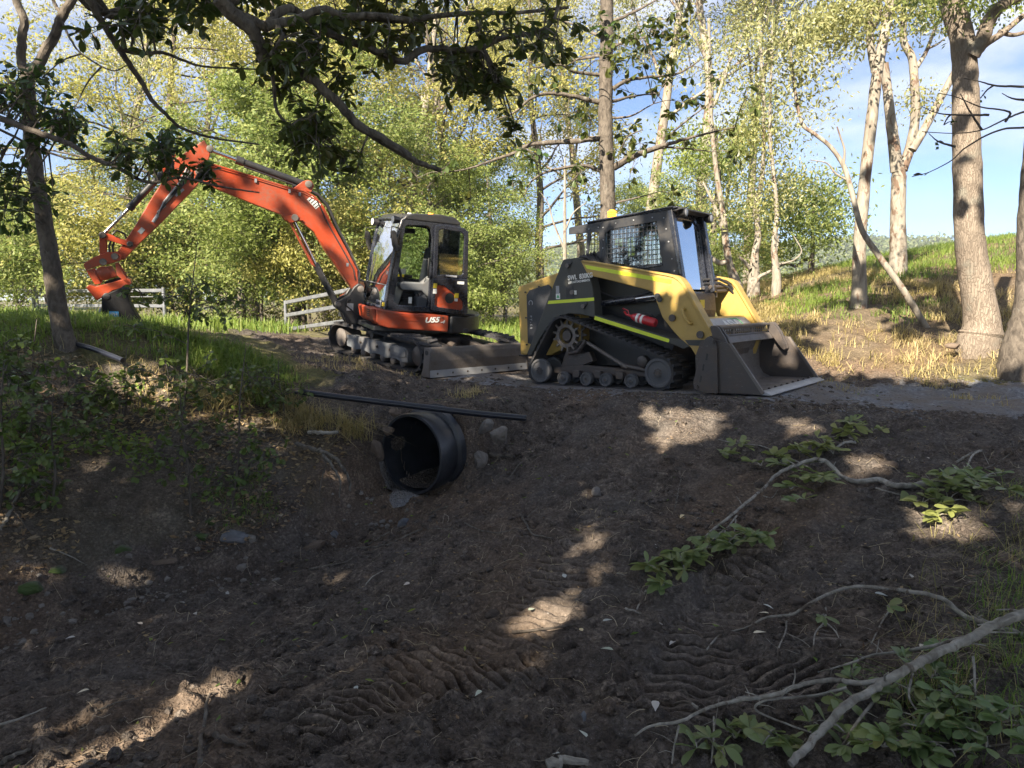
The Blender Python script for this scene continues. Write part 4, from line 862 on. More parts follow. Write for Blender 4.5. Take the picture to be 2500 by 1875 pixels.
    for s in (1, -1): MB(UB).prism([(1.70, 2.40), (1.66, 2.50), (1.70, 2.56), (1.76, 2.57), (1.82, 2.54), (1.95, 2.43)], s*.06, s*.095).build('cylinder_bracket', M_ORANGE, bo, bevel=.006)
    for s in (1, -1): MB(UB).prism([(2.10, 2.06), (2.05, 1.99), (1.98, 1.95), (1.86, 1.99), (1.80, 2.0), (1.9, 2.06)], s*.07, s*.125).build('cylinder_bracket', M_ORANGE, bo, bevel=.006)
    for s in (1, -1): MB(UB).lathe([(-.012, .05), (.012, .045)], (1.92, s*.13, 2.03), 'y', 16).build('pin', M_STEEL, bo, smooth=True, angle=35)
    MB(UB).prism([(1.80, 2.33), (1.73, 2.235), (1.60, 2.16), (1.665, 2.28)] if False else [(1.76, 2.30), (1.63, 2.175), (1.56, 2.245), (1.69, 2.355)], .0955, .0985).build('warning_decal', M_WHITE, bo)
    for k in range(4): MB(UB).prism([(1.735-.03*k, 2.285-.028*k), (1.725-.03*k, 2.275-.028*k), (1.675-.03*k, 2.325-.028*k), (1.685-.03*k, 2.333-.028*k)], .0985, .0995).build('print_line', M_HOSE, bo)
    MB(UB).box((1.15, .098, 1.42), (.035, .004, .05)).build('warning_decal', M_LGREY, bo)
    rod_ = lambda nm, P, r, m, y=.10, root=bo: MB(UB).tube([(x, y, z) for x, z in P], r, 7).build(nm, m, root, smooth=True)
    for k, off in enumerate((.018, .046, .074)):
        rod_('boom_hose', [(.98-off*.2, 1.15), (.96, 1.30), (1.12, 1.62), (1.33, 1.98), (1.46, 2.25), (1.60, 2.385), (1.78, 2.455), (1.95, 2.465)], .021, M_HOSE, y=.10-off*1.6)
    rod_('steel_pipe', [(3.0, 2.60), (2.5, 2.505), (1.97, 2.40), (1.80, 2.38), (1.62, 2.30)], .010, M_ORANGE, .10); rod_('hose', [(1.62, 2.30), (1.42, 1.93), (1.22, 1.62), (1.06, 1.36), (1.02, 1.2)], .009, M_HOSE, .10)
    for (x, z) in ((2.45, 2.48), (2.0, 2.39), (1.86, 2.36)): MB(UB).box((x, .105, z), (.03, .02, .05)).build('pipe_clamp', M_LGREY, bo)
    for k in range(3): MB(UB).tube([(.98, .05-.05*k, 1.22), (.85, .05-.05*k, 1.18), (.80, .05-.05*k, 1.02), (.86, .05-.05*k, .88)], .018, 7).build('hydraulic_hose', M_HOSE, g, smooth=True)
    MB(UB).tube([(1.08, .14, .90), (1.14, .17, .92), (1.16, .16, .82), (1.0, .15, .70)], .014, 7).build('hydraulic_hose', M_HOSE, g, smooth=True)
    # boom cylinder with its orange guard
    br('boom_cylinder', (1.28, .84), (1.60, 1.40), .050, M_BLACK); br('cylinder_rod', (1.60, 1.40), (1.92, 2.00), .024, M_CHROME)
    gd = [(1.585, 1.44), (1.565, 1.40), (1.50, 1.46), (1.86, 2.02), (1.95, 1.98)]
    bp('rod_guard', [(1.655, 1.38), (1.60, 1.35), (1.90, 1.86), (1.94, 1.98), (1.985, 1.96)], -.05, .055, M_ORANGE, .004)
    # arm cylinder above the boom
    br('arm_cylinder', (1.74, 2.50), (2.66, 2.725), .048, M_BLACK); br('cylinder_rod', (2.66, 2.725), (3.05, 2.825), .024, M_CHROME); br('cylinder_head', (2.60, 2.71), (2.70, 2.735), .058, M_BLACK)
    br('feed_pipe', (1.80, 2.45), (2.60, 2.65), .012, M_HOSE, .045); bpin((1.74, 2.51), .05, .12); bpin((3.03, 2.825), .045, .12)
    # arm
    ar = bp('arm', [(3.102, 2.931), (3.05, 2.85), (3.02, 2.80), (3.035, 2.72), (3.07, 2.60), (3.12, 2.47), (3.185, 2.335), (3.60, 1.83), (3.90, 1.49), (4.01, 1.355), (4.06, 1.29), (4.11, 1.275), (4.16, 1.30), (4.15, 1.37), (4.04, 1.555), (3.93, 1.74), (3.72, 2.14), (3.535, 2.46), (3.50, 2.60)], -.075, .075, M_ORANGE, .010, seg=2)
    bpin((3.16, 2.51), .05, .115)
    for s in (1, -1): MB(UB).prism([(3.50, 2.60), (3.44, 2.70), (3.50, 2.72), (3.60, 2.60), (3.60, 2.44)], s*.04, s*.07).build('cylinder_bracket', M_ORANGE, ar, bevel=.004)
    MB(UB).box((3.62, .078, 1.985), (.14, .012, .025), Matrix.Rotation(R(45), 3, 'Y')).build('pipe_clamp', M_LGREY, ar); MB(UB).box((3.40, .078, 2.22), (.14, .012, .03), Matrix.Rotation(R(45), 3, 'Y')).build('pipe_clamp', M_LGREY, ar)
    MB(UB).box((3.86, .077, 1.68), (.055, .004, .08), Matrix.Rotation(R(-38), 3, 'Y')).build('sticker', M_LGREY, ar)
    for k in range(3): MB(UB).tube([(3.25+.03*k, .085, 2.50+.02*k), (3.36+.03*k, .09, 2.32), (3.55+.02*k, .088, 2.08), (3.68, .085, 1.90-.02*k)], .011, 7).build('arm_hose', M_HOSE if k < 2 else M_LGREY, ar, smooth=True)
    MB(UB).tube([(3.66, .09, 1.90), (3.70, .10, 1.84), (3.72, .10, 1.80)], .020, 8).build('quick_coupler', M_LGREY, ar, smooth=True)
    # bucket cylinder
    br('bucket_cylinder', (3.50, 2.58), (3.985, 1.975), .044, M_BLACK); br('cylinder_rod', (3.985, 1.975), (4.30, 1.60), .022, M_CHROME); br('cylinder_head', (3.96, 2.005), (4.01, 1.945), .052, M_BLACK)
    for s in (1, -1):
        y = s*.095
        MB(UB).prism([(4.33, 1.62), (4.27, 1.61), (4.10, 1.55), (3.99, 1.53), (3.96, 1.49), (3.99, 1.46), (4.12, 1.49), (4.30, 1.54), (4.34, 1.58)], y-.012, y+.012).build('link', M_ORANGE, g, bevel=.004)
        MB(UB).prism([(4.345, 1.60), (4.265, 1.60), (4.275, 1.33), (4.345, 1.28)], y*.8-.012, y*.8+.012).build('link', M_ORANGE, g, bevel=.004)
    bpin((4.305, 1.585), .042, .125, M_DSTEEL); bpin((3.995, 1.495), .038, .125, M_DSTEEL)
    MB(UB).tube([(4.20, .03, 1.60), (4.15, .03, 1.66), (4.06, .03, 1.62), (4.04, .03, 1.56)], .014, 7).build('hydraulic_hose', M_HOSE, g, smooth=True)
    for k in range(2): MB(UB).tube([(4.20-.04*k, .02, 1.58), (4.24-.04*k, .05, 1.44), (4.22-.04*k, .04, 1.30)], .013, 7).build('hydraulic_hose', M_HOSE, g, smooth=True)
    # quick hitch and tilting head
    for s in (1, -1):
        MB(UB).prism([(4.525, 1.19), (4.515, 1.215), (4.40, 1.30), (4.26, 1.37), (4.13, 1.385), (4.09, 1.34), (4.10, 1.28), (4.20, 1.235), (4.36, 1.19), (4.50, 1.12)], s*.10, s*.125).build('hitch_plate', M_ORANGE, g, bevel=.004)
        for c in ((4.305, 1.245), (4.17, 1.325)): MB(UB).lathe([(-.008, .045), (.010, .042)], (c[0], s*.13, c[1]), 'y', 16).build('pin', M_STEEL, g, smooth=True, angle=35)
        MB(UB).prism([(4.50, 1.12), (4.42, 1.14), (4.33, .96), (4.40, .94)], s*.09, s*.12).build('head_side', M_ORANGE, g, bevel=.006)
        MB(UB).prism([(4.17, 1.24), (4.13, 1.22), (4.02, 1.02), (3.985, .99), (4.02, .955), (4.06, 1.0), (4.15, 1.08)], s*.09, s*.12).build('head_side', M_ORANGE, g, bevel=.006)
    MB(UB).lathe([(-.10, .075), (-.09, .09), (.09, .09), (.10, .075)], (4.31, 0, 1.09), 'y', 18).build('rotor_body', M_ORANGE, g, smooth=True, angle=35)
    bp('tilt_body', [(4.44, 1.10), (4.22, 1.20), (4.14, 1.06), (4.36, .985), (4.42, 1.0)], -.085, .085, M_ORANGE, .02, seg=2)
    bp('lower_hitch', [(4.51, .90), (4.47, .935), (4.40, .915), (4.36, .93), (4.03, 1.05), (3.99, 1.03), (3.98, .985), (4.03, .94), (4.20, .88), (4.35, .76), (4.39, .74), (4.43, .80)], -.12, .12, M_ORANGE, .008, seg=2)
    rod_('hitch_ram', [(4.30, .955), (4.08, 1.035)], .028, M_HOSE, 0, g)
    # narrow black digging bucket behind the grass
    bb = [(4.33, .80), (4.24, .85), (4.10, .925), (4.03, .95), (3.995, .90), (4.02, .82), (4.0, .72), (3.92, .55), (3.81, .37), (3.78, .29), (3.86, .28), (4.10, .26), (4.27, .30), (4.34, .42), (4.355, .52), (4.33, .64)]
    bk = bp('digging_bucket', bb, -.16, .16, M_JET, .012, seg=2, label='narrow black digging bucket')
    MB(UB).prism([(4.36, .64), (4.385, .52), (4.37, .40), (4.34, .42), (4.355, .52), (4.335, .64)], -.17, .17).build('worn_heel', M_LGREY, bk, bevel=.004)
    MB(UB).box((4.19, .163, .57), (.11, .004, .075)).build('maker_sticker', M_BLUES, bk); text_on(bk, UB @ Matrix.Translation((4.19, .1665, .57)), 'JPH', .055, M_WHITE)
    bpin((4.27, .80), .045, .17, M_BLACK); bpin((4.05, .915), .045, .17, M_BLACK)
    return g
def text_on(root, M, s, size, mat):
    t = text(root, s, size, (0, 0, 0), (0, 0, 0), mat, bold=.001); t.matrix_local = M @ Matrix.Rotation(math.pi, 4, 'Z') @ Matrix.Rotation(R(90), 4, 'X')
def track_in(g, M, circ, y0, y1, th, n, lug, chev):
    h = inst('track_holder', None)      # the belt is built in its own frame, then parented straight to the machine
    b = track(h, circ, y0, y1, th, n, lug, chev); b.parent = g; b.matrix_local = M
    bpy.data.objects.remove(h); return b
make_excavator()
# ------------------------------------------------------------------ leaves, bark, tree builder
M_GUM = m_bark('smooth gum bark', (.17, .15, .125), (.34, .31, .26), (6, 6, 1.6), (.13, .08, .055), .3, .55)
def m_plate(name, dark, mid, light):
    m = Mat(name); p = m.pos(obj=True, stretch=(1, 1, .055)); q = m.pos(obj=True); w = m.N('ShaderNodeTexNoise', Scale=5.0, Detail=4.0); m.L(q, w.inputs['Vector'])
    sc = m.N('ShaderNodeVectorMath'); sc.operation = 'SCALE'; sc.inputs['Scale'].default_value = .12; m.L(w.outputs[1], sc.inputs[0]); ad = m.N('ShaderNodeVectorMath'); ad.operation = 'ADD'; m.L(p, ad.inputs[0]); m.L(sc.outputs[0], ad.inputs[1])
    v = m.vor(ad.outputs[0], 42, 'DISTANCE_TO_EDGE'); f = m.noise(m.pos(obj=True, stretch=(1, 1, .3)), 30, 6, .7); crack = m.ramp(v, [(.0, .4), (.14, 1.)])
    c = m.mix(crack, dark, m.ramp(f, [(.3, mid), (.7, light)])); c = m.mix(m.ramp(m.noise(q, 1.6, 5, .6), [(.42, 0.), (.62, .6)]), c, tuple(x*.62 for x in mid)); c = m.mix(m.ramp(m.noise(q, 3.1, 4), [(.58, 0.), (.68, .5)]), c, (.20, .20, .17))
    return m.done(m.bsdf(c, .9, spec=.15, nrm=m.bump(m.math('ADD', crack, m.math('MULTIPLY', f, .8)), .6, .022)))
M_IRON = m_plate('fissured bark', (.085, .068, .055), (.19, .155, .125), (.31, .26, .21))
M_BROWN = m_bark('brown bark', (.055, .047, .040), (.175, .15, .125), (7, 7, 3.5), (.20, .195, .17), .7, .60)
M_TWIG = m_bark('lichen twig', (.055, .048, .040), (.22, .20, .17), (9, 9, 3), None, .5)
M_FALLEN = m_bark('pale fallen wood', (.16, .145, .12), (.42, .40, .35), (7, 7, 4), (.10, .075, .055), .5, .56)
M_L_YEL = m_leaf('yellow green leaves', [(.23, .25, .085), (.38, .38, .13), (.50, .45, .18), (.30, .31, .11)], .5)
M_L_GRN = m_leaf('bright green leaves', [(.13, .185, .06), (.24, .31, .10), (.35, .38, .14), (.17, .23, .07)], .5)
M_L_GUM = m_leaf('gum leaves', [(.17, .19, .085), (.28, .30, .13), (.40, .38, .19), (.22, .24, .09)], .4, .4, .5)
M_L_DRK = m_leaf('dark leathery leaves', [(.035, .070, .018), (.055, .10, .026), (.08, .13, .035), (.10, .10, .03)], .42, .35, .5, True)
M_L_DRK2 = m_leaf('dark leathery foliage', [(.035, .070, .018), (.055, .10, .026), (.08, .13, .035), (.10, .10, .03)], .42, .35, .5)
M_L_BR = m_leaf('fallen branch leaves', [(.13, .19, .08), (.20, .28, .12), (.15, .23, .09), (.26, .27, .10)], .35, .4, .5, True)
M_L_LIT = m_leaf('leaf litter', [(.14, .085, .055), (.24, .16, .10), (.32, .24, .15), (.10, .06, .04), (.36, .30, .22)], .12, .7, .2)
M_G_GRN = m_leaf('green grass', [(.09, .16, .035), (.15, .25, .05), (.28, .31, .10), (.18, .27, .06)], .45)
M_G_DRY = m_leaf('dry grass', [(0.375, 0.300, 0.150), (0.525, 0.425, 0.225), (0.275, 0.250, 0.112), (0.200, 0.225, 0.062)], .4)
M_G_MIX = m_leaf('drying tussocks', [(.36, .29, .14), (.50, .40, .22), (.58, .46, .27), (.30, .28, .12)], .4)
class Quads:
    def __init__(s): s.V = []; s.F = []; s.n = 0
    def leaves(s, P, rng, L, W, droop=.35, fold=.12, flat=0.0, dirs=None, face=None):
        n = len(P); 
        if not n: return
        a = rng.normal(size=(n, 3)); 
        if dirs is not None: a = a*.6+dirs
        a[:, 2] -= droop; a[:, 2] *= (1-flat); a /= np.linalg.norm(a, axis=1)[:, None]+1e-9
        b = rng.normal(size=(n, 3)); b[:, 2] *= (1-flat); b -= a*(a*b).sum(1)[:, None]; b /= np.linalg.norm(b, axis=1)[:, None]+1e-9; c = np.cross(a, b)
        if face is not None:      # blades turned broadside to the light
            nn = face[None]+rng.normal(0, .35, (n, 3)); nn /= np.linalg.norm(nn, axis=1)[:, None]; a = np.cross(nn, rng.normal(size=(n, 3))); a /= np.linalg.norm(a, axis=1)[:, None]; b = np.cross(nn, a); c = nn
        l = (L*rng.uniform(.6, 1.3, n))[:, None]; w = (W*rng.uniform(.7, 1.2, n))[:, None]
        V = np.stack([P, P+a*l*.5+b*w*.5+c*w*fold, P+a*l, P+a*l*.5-b*w*.5+c*w*fold], 1).reshape(-1, 3)
        i = np.arange(n)[:, None]*4+np.arange(4)[None]; s.V.append(V); s.F.append(i+s.n); s.n += 4*n
    def blades(s, P, rng, H, W, lean=.35, wind=(0, 0)):
        n = len(P); t = rng.uniform(0, math.tau, n); h = H*rng.uniform(.45, 1.25, n); w = W*rng.uniform(.7, 1.3, n)
        le = np.abs(rng.normal(0, lean, n))+.08
        d = np.c_[np.cos(t)+wind[0], np.sin(t)+wind[1], 0*t]; sd = np.c_[-np.sin(t), np.cos(t), 0*t]*w[:, None]*.5
        m = P+d*(h*le*.30)[:, None]+np.c_[0*t, 0*t, h*.55]; k = P+d*(h*le*1.15)[:, None]+np.c_[0*t, 0*t, h*(1-.35*le)]
        V = np.stack([P-sd, P+sd, m+sd*.8, m-sd*.8, k+sd*.12, k-sd*.12], 1).reshape(-1, 3); i = np.arange(n)[:, None]*6
        s.V.append(V); s.F.append(np.vstack([i+np.array([[0, 1, 2, 3]]), i+np.array([[3, 2, 4, 5]])])+s.n); s.n += 6*n
    def mesh(s, name, mat):
        mb = MB(); mb.add(np.vstack(s.V), [np.vstack(s.F)]); me = mb.mesh(name); me.materials.append(mat); return me
    def obj(s, name, mat, parent=None, kind='stuff'):
        o = inst(name, s.mesh(name, mat), parent); o['kind'] = kind; return o
def grow(B, p, d, L, r, lvl, rng, c, tips):
    seg = c['seg'][min(lvl, len(c['seg'])-1)]; n = max(3, int(L/seg)); pts = [p]; d = d/np.linalg.norm(d)
    for k in range(n):
        d = d+rng.normal(0, c['wob'][min(lvl, 3)], 3)+np.array((0, 0, c['trop'][min(lvl, 3)])); d = d/np.linalg.norm(d); pts.append(pts[-1]+d*L/n)
    pts = np.array(pts); t = np.linspace(0, 1, n+1); rad = r*(1-t*c['taper'][min(lvl, 3)])
    B.tube(pts, np.maximum(rad, .004), (10, 6, 4, 3)[min(lvl, 3)], cap=False)
    if lvl >= c['leaf']:
        q = pts[1:]; tips.append(np.c_[q, np.repeat(d[None], len(q), 0)])
    if lvl < c['max']:
        for k in range(c['kids'][lvl]):
            f = c['t0'][lvl]+(1-c['t0'][lvl])*(k+rng.uniform(.1, .9))/c['kids'][lvl]; i = min(int(f*n), n-1); q = pts[i]+(pts[i+1]-pts[i])*(f*n-i)
            ax = pts[i+1]-pts[i]; ax /= np.linalg.norm(ax); az = rng.uniform(0, math.tau); e = rng.normal(size=3); e -= ax*e.dot(ax); e /= np.linalg.norm(e)
            an = c['ang'][lvl]*rng.uniform(.7, 1.25); dd = ax*math.cos(an)+e*math.sin(an)
            grow(B, q, dd, L*c['rat'][lvl]*rng.uniform(.7, 1.2)*(1.1-.55*(f-c['t0'][lvl])), rad[i]*c['rr'][lvl], lvl+1, rng, c, tips)
def tree_mesh(seed, H, r, c, nleaf, L, W, sig, bark, leaf, droop=.4, lean=(0, 0)):
    rng = np.random.default_rng(seed); B = MB(); tips = []
    grow(B, np.array((0., 0., -.15)), np.array((lean[0], lean[1], 1.)), H, r, 0, rng, c, tips)
    tm = B.mesh('trunk', True); tm.materials.append(bark)
    T = np.vstack(tips); k = rng.integers(0, len(T), nleaf)
    # clumped: most leaves sit in tufts round a part of the twig ends
    P = T[k, :3]+rng.normal(0, 1, (nleaf, 3))*sig*np.array((1, 1, .6)); Q = Quads(); Q.leaves(P, rng, L, W, droop)
    return tm, Q.mesh('crown', leaf)
def cfg(max_=3, kids=(9, 5, 4), t0=(.4, .25, .2), ang=(.9, .8, .8), rat=(.40, .55, .5), rr=(.42, .5, .5), leaf=2, wob=(.05, .12, .18, .2), trop=(.02, .03, .03, 0), taper=(.75, .8, .8, .8), seg=(.9, .5, .35, .25)):
    return dict(max=max_, kids=kids, t0=t0, ang=ang, rat=rat, rr=rr, leaf=leaf, wob=wob, trop=trop, taper=taper, seg=seg)
def gh(x, y): return float(ground_h(np.array([x]), np.array([y]))[0])
def hitp(uv):                        # where sight lines meet the ground
    uv = np.array(uv, float).reshape(-1, 2); D = np.array([ray(u, v) for u, v in uv]); t = 1.3*1.012**np.arange(330)
    P = EYE+D[:, None]*t[None, :, None]; G = ground_h(P[..., 0], P[..., 1]); below = P[..., 2] < G
    i = np.where(below.any(1), below.argmax(1), 329); i = np.maximum(i, 1); n = np.arange(len(uv))
    a, b = P[n, i-1], P[n, i]; ga, gb = a[:, 2]-G[n, i-1], b[:, 2]-G[n, i]; f = np.clip(ga/(ga-gb+1e-9), 0, 1)[:, None]; return a+(b-a)*f
VARS = {}
def variants():
    gumc = cfg(3, (10, 5, 4), (.42, .2, .2), (.75, .75, .8), (.36, .55, .5), (.45, .5, .5), 2, (.045, .13, .2, .2), (.015, .05, .02, 0))
    VARS['gum'] = [tree_mesh(s, 15, .20, gumc, 15000, .15, .05, .24, M_GUM, M_L_GUM, .9, (.04*(s % 3-1), 0)) for s in (11, 12)]
    VARS['tall'] = [tree_mesh(s, 14.5, .19, cfg(3, (15, 5, 4), (.22, .2, .2), (1.1, .8, .8), (.30, .5, .5), leaf=2), 18000, .135, .066, .24, M_BROWN, M_L_YEL, .3) for s in (21, 22)]
    VARS['leafy'] = [tree_mesh(s, 8.5, .15, cfg(3, (15, 6, 4), (.12, .15, .2), (1.15, .8, .8), (.42, .5, .5), leaf=1), 23000, .125, .064, .24, M_BROWN, M_L_GRN, .3) for s in (31, 32)]
    VARS['layer'] = [tree_mesh(s, 11, .16, cfg(3, (14, 6, 4), (.2, .2, .2), (1.35, .8, .8), (.40, .5, .5), leaf=2, trop=(.02, -.01, 0, 0)), 19000, .125, .055, .17, M_BROWN, M_L_YEL, .1) for s in (41,)]
    VARS['bush'] = [tree_mesh(s, 3.2, .05, cfg(3, (12, 6, 4), (.02, .1, .2), (1.0, .8, .8), (.6, .5, .5), leaf=1, trop=(.02, .06, 0, 0)), 14000, .11, .055, .20, M_BROWN, m, .3) for s, m in ((51, M_L_GRN), (52, M_L_YEL))]
variants()
def plant(kind, k, x, y, sc, rot, label, group, name='tree', z=None, sy=1.0):
    tm, cm = VARS[kind][k]; t = empty(name, (x, y, (gh(x, y) if z is None else z)-.03), label, 'tree' if kind != 'bush' else 'bush', group, (0, 0, rot)); t.scale = (sc*sy, sc*sy, sc)
    inst('trunk', tm, t); c = inst('crown', cm, t); c['kind'] = 'stuff'; return t
def xu(u, Y): return (u-1250)/FPX*Y*1.0
rngT = random.Random(5)
WOOD = 'trees of the sunlit wood beyond the gates'
wood = [ # kind, variant, u, Y, scale, spread
 ('gum',0,330,31,1.00,1.0,'pale gum tree behind the left gate, airy crown against the sky'),
 ('gum',1,480,36,1.12,1.1,'tall pale gum tree far behind the boom top'),
 ('tall',0,620,28,1.0,1.2,'tall yellow green tree above the excavator boom'),
 ('tall',1,860,30,1.08,1.2,'tall yellow green tree behind the excavator cab'),
 ('gum',0,985,26,1.0,1.0,'pale gum tree just right of the excavator cab'),
 ('layer',0,740,23,1.0,1.15,'yellowing tree with flat layered boughs behind the boom cylinder'),
 ('layer',0,470,24,1.0,1.2,'yellowing tree with flat layered boughs behind the excavator arm'),
 ('tall',0,1120,27,1.0,1.2,'tall yellow green tree left of the straight trunk'),
 ('tall',1,1330,33,1.1,1.1,'tall yellow green tree behind the straight trunk'),
 ('gum',1,1560,27,1.05,1.2,'tall pale gum behind the loader cab'),
 ('gum',0,1690,24,.98,1.15,'pale gum with thin bright crown right of the loader cab'),
 ('gum',1,1430,38,1.1,1.2,'distant gum seen over the loader roof'),
 ('gum',0,1820,29,1.0,1.0,'pale gum near the foot of the hill slope'),
 ('leafy',0,130,26,.62,1.3,'low leafy tree at the far left beyond the gate'),
 ('leafy',1,330,25,.68,1.3,'leafy green tree behind the digging bucket'),
 ('leafy',0,590,20,.72,1.3,'bright green leafy tree between the two farther gates'),
 ('leafy',1,720,21,.85,1.3,'dark green leafy tree behind the tilted gate'),
 ('leafy',0,900,24,.80,1.3,'leafy green tree showing through the cab windows'),
 ('leafy',1,1060,22,.66,1.2,'leafy green tree low beside the rear of the cab'),
 ('leafy',0,1200,24,.70,1.0,'leafy tree left of the engine hood'),
 ('leafy',0,40,32,.62,1.2,'hazy low tree at the left edge'),
 ('leafy',1,-140,27,.75,1.3,'low tree cut by the left edge'),
 ('leafy',1,1740,23,.58,1.1,'green leafy tree right of the loader cab'),
 ('leafy',0,1620,30,.60,1.2,'green tree low behind the loader cab'),
 ('leafy',1,460,33,.9,1.3,'broad green tree deep behind the arm'),
 ('leafy',0,800,34,1.0,1.4,'broad green tree deep behind the boom foot'),
 ('leafy',1,1010,35,.95,1.4,'broad green tree deep behind the cab roof'),
 ('tall',0,1000,38,1.15,1.3,'tallest tree deep in the wood behind the cab roof'),
]
for (k, vi, u, Y, sc, sp, lb) in wood: plant(k, vi, xu(u, Y), Y, sc, rngT.uniform(0, 6.28), lb, WOOD, 'gum_tree' if k == 'gum' else 'woodland_tree', sy=sp)
bush = [(50,19,1.0,0,'green bush at the foot of the far left gate'),(300,22,.9,1,'yellowish bush behind the middle of the long gate'),(430,22,1.1,0,'green bush behind the end of the long gate'),(540,24,1.1,1,'yellowish bush behind the low far gate'),
        (640,19.5,1.05,0,'green bush left of the tilted gate post'),(760,19,.9,1,'yellowish bush behind the tilted gate'),(1150,19,.6,0,'green bush right of the excavator tail'),(1230,26,1.0,1,'yellowish bush left of the loader hood'),
        (1040,18.5,.8,0,'green bush behind the cab door'),(860,20,1.0,1,'yellowish bush behind the swing bracket'),(1700,17,.55,0,'green bush under the crooked trunks'),(1830,24,.6,1,'yellowish bush beyond the hill slope')]
for (u, Y, sc, vi, lb) in bush: plant('bush', vi, xu(u, Y), Y, sc, rngT.uniform(0, 6.28), lb, 'bushes along the wood edge', 'bush')
# ------------------------------------------------------------------ near trees
def smooth_path(P, n=6):             # Catmull-Rom through the given points; 4th value is the radius
    P = np.array(P, float); Q = np.vstack([2*P[0]-P[1], P, 2*P[-1]-P[-2]]); out = []
    for i in range(1, len(Q)-2):
        for t in np.linspace(0, 1, n, endpoint=False):
            a, b, c, d = Q[i-1], Q[i], Q[i+1], Q[i+2]
            out.append(.5*((2*b)+(c-a)*t+(2*a-5*b+4*c-d)*t*t+(3*b-a-3*c+d)*t**3))
    out.append(P[-1]); return np.array(out)
def limb(pts, cs, ox, oy, Y, r0, r1, dY=0.0):   # crop coordinates -> world polyline with radius
    n = len(pts); return [tuple(at(ox+x*cs, oy+y*cs, Y+dY*k/max(1, n-1)))+(r0+(r1-r0)*k/max(1, n-1),) for k, (x, y) in enumerate(pts)]
def obovate(L=.11, W=.045, name='leaf', mat=None):
    mb = MB(); st = [(0, .06), (.18, .30), (.42, .78), (.68, 1.0), (.88, .72), (1.0, .05)]; V = []
    for t, w in st: V += [(-w*W/2, t*L, .16*w*W-.10*L*t*t), (0, t*L, -.10*L*t*t), (w*W/2, t*L, .16*w*W-.10*L*t*t)]
    F = [(3*k+c, 3*k+c+1, 3*k+c+4, 3*k+c+3) for k in range(5) for c in range(2)]
    mb.add(V, [np.array(F)]); me = mb.mesh(name, True); me.materials.append(mat); return me
def leaf_matrix(p, d, rng, roll=.6, sc=1.0):      # leaf pointing along d
    d = Vector(d).normalized(); up = Vector((rng.gauss(0, roll), rng.gauss(0, roll), 1)); x = d.cross(up)
    if x.length < 1e-3: x = Vector((1, 0, 0))
    x.normalize(); z = x.cross(d); M = Matrix((x, d, z)).transposed().to_4x4(); M.translation = Vector(p); return M @ Matrix.Scale(sc, 4)
ME_DARK = obovate(.105, .047, 'leaf', M_L_DRK); ME_BR = obovate(.115, .048, 'leaf', M_L_BR); M_L_SAP = m_leaf('sapling leaves', [(.06, .10, .025), (.10, .16, .035), (.14, .20, .05), (.08, .11, .03)], .35, .4, .5, True); ME_OVAL = obovate(.062, .040, 'leaf', M_L_SAP)
def rosette(root, c, rng, me, n, sc=1.0, down=.7, cnt=None):
    ax = Vector((rng.gauss(0, .5), rng.gauss(0, .5), -down)).normalized(); out = []
    for k in range(n):
        a = rng.uniform(0, math.tau); e = ax.orthogonal().normalized(); e.rotate(Matrix.Rotation(a, 3, ax)); d = ax*rng.uniform(.1, .9)+e
        M = leaf_matrix(Vector(c)+Vector((rng.gauss(0, .012), rng.gauss(0, .012), rng.gauss(0, .012))), d, rng, .5, sc*rng.uniform(.7, 1.15)); out.append(M)
    return out
def mats_to_mesh(Ms, me0, name, mat):
    v0 = np.empty(len(me0.vertices)*3); me0.vertices.foreach_get('co', v0); v0 = v0.reshape(-1, 3); f0 = np.array([list(p.vertices) for p in me0.polygons]); mb = MB()
    A = np.array([np.array(M) for M in Ms]); V = np.einsum('nij,vj->nvi', A[:, :3, :3], v0)+A[:, None, :3, 3]
    F = (f0[None]+np.arange(len(Ms))[:, None, None]*len(v0)).reshape(-1, f0.shape[1]); mb.add(V.reshape(-1, 3), [F]); me = mb.mesh(name, True); me.materials.append(mat); return me
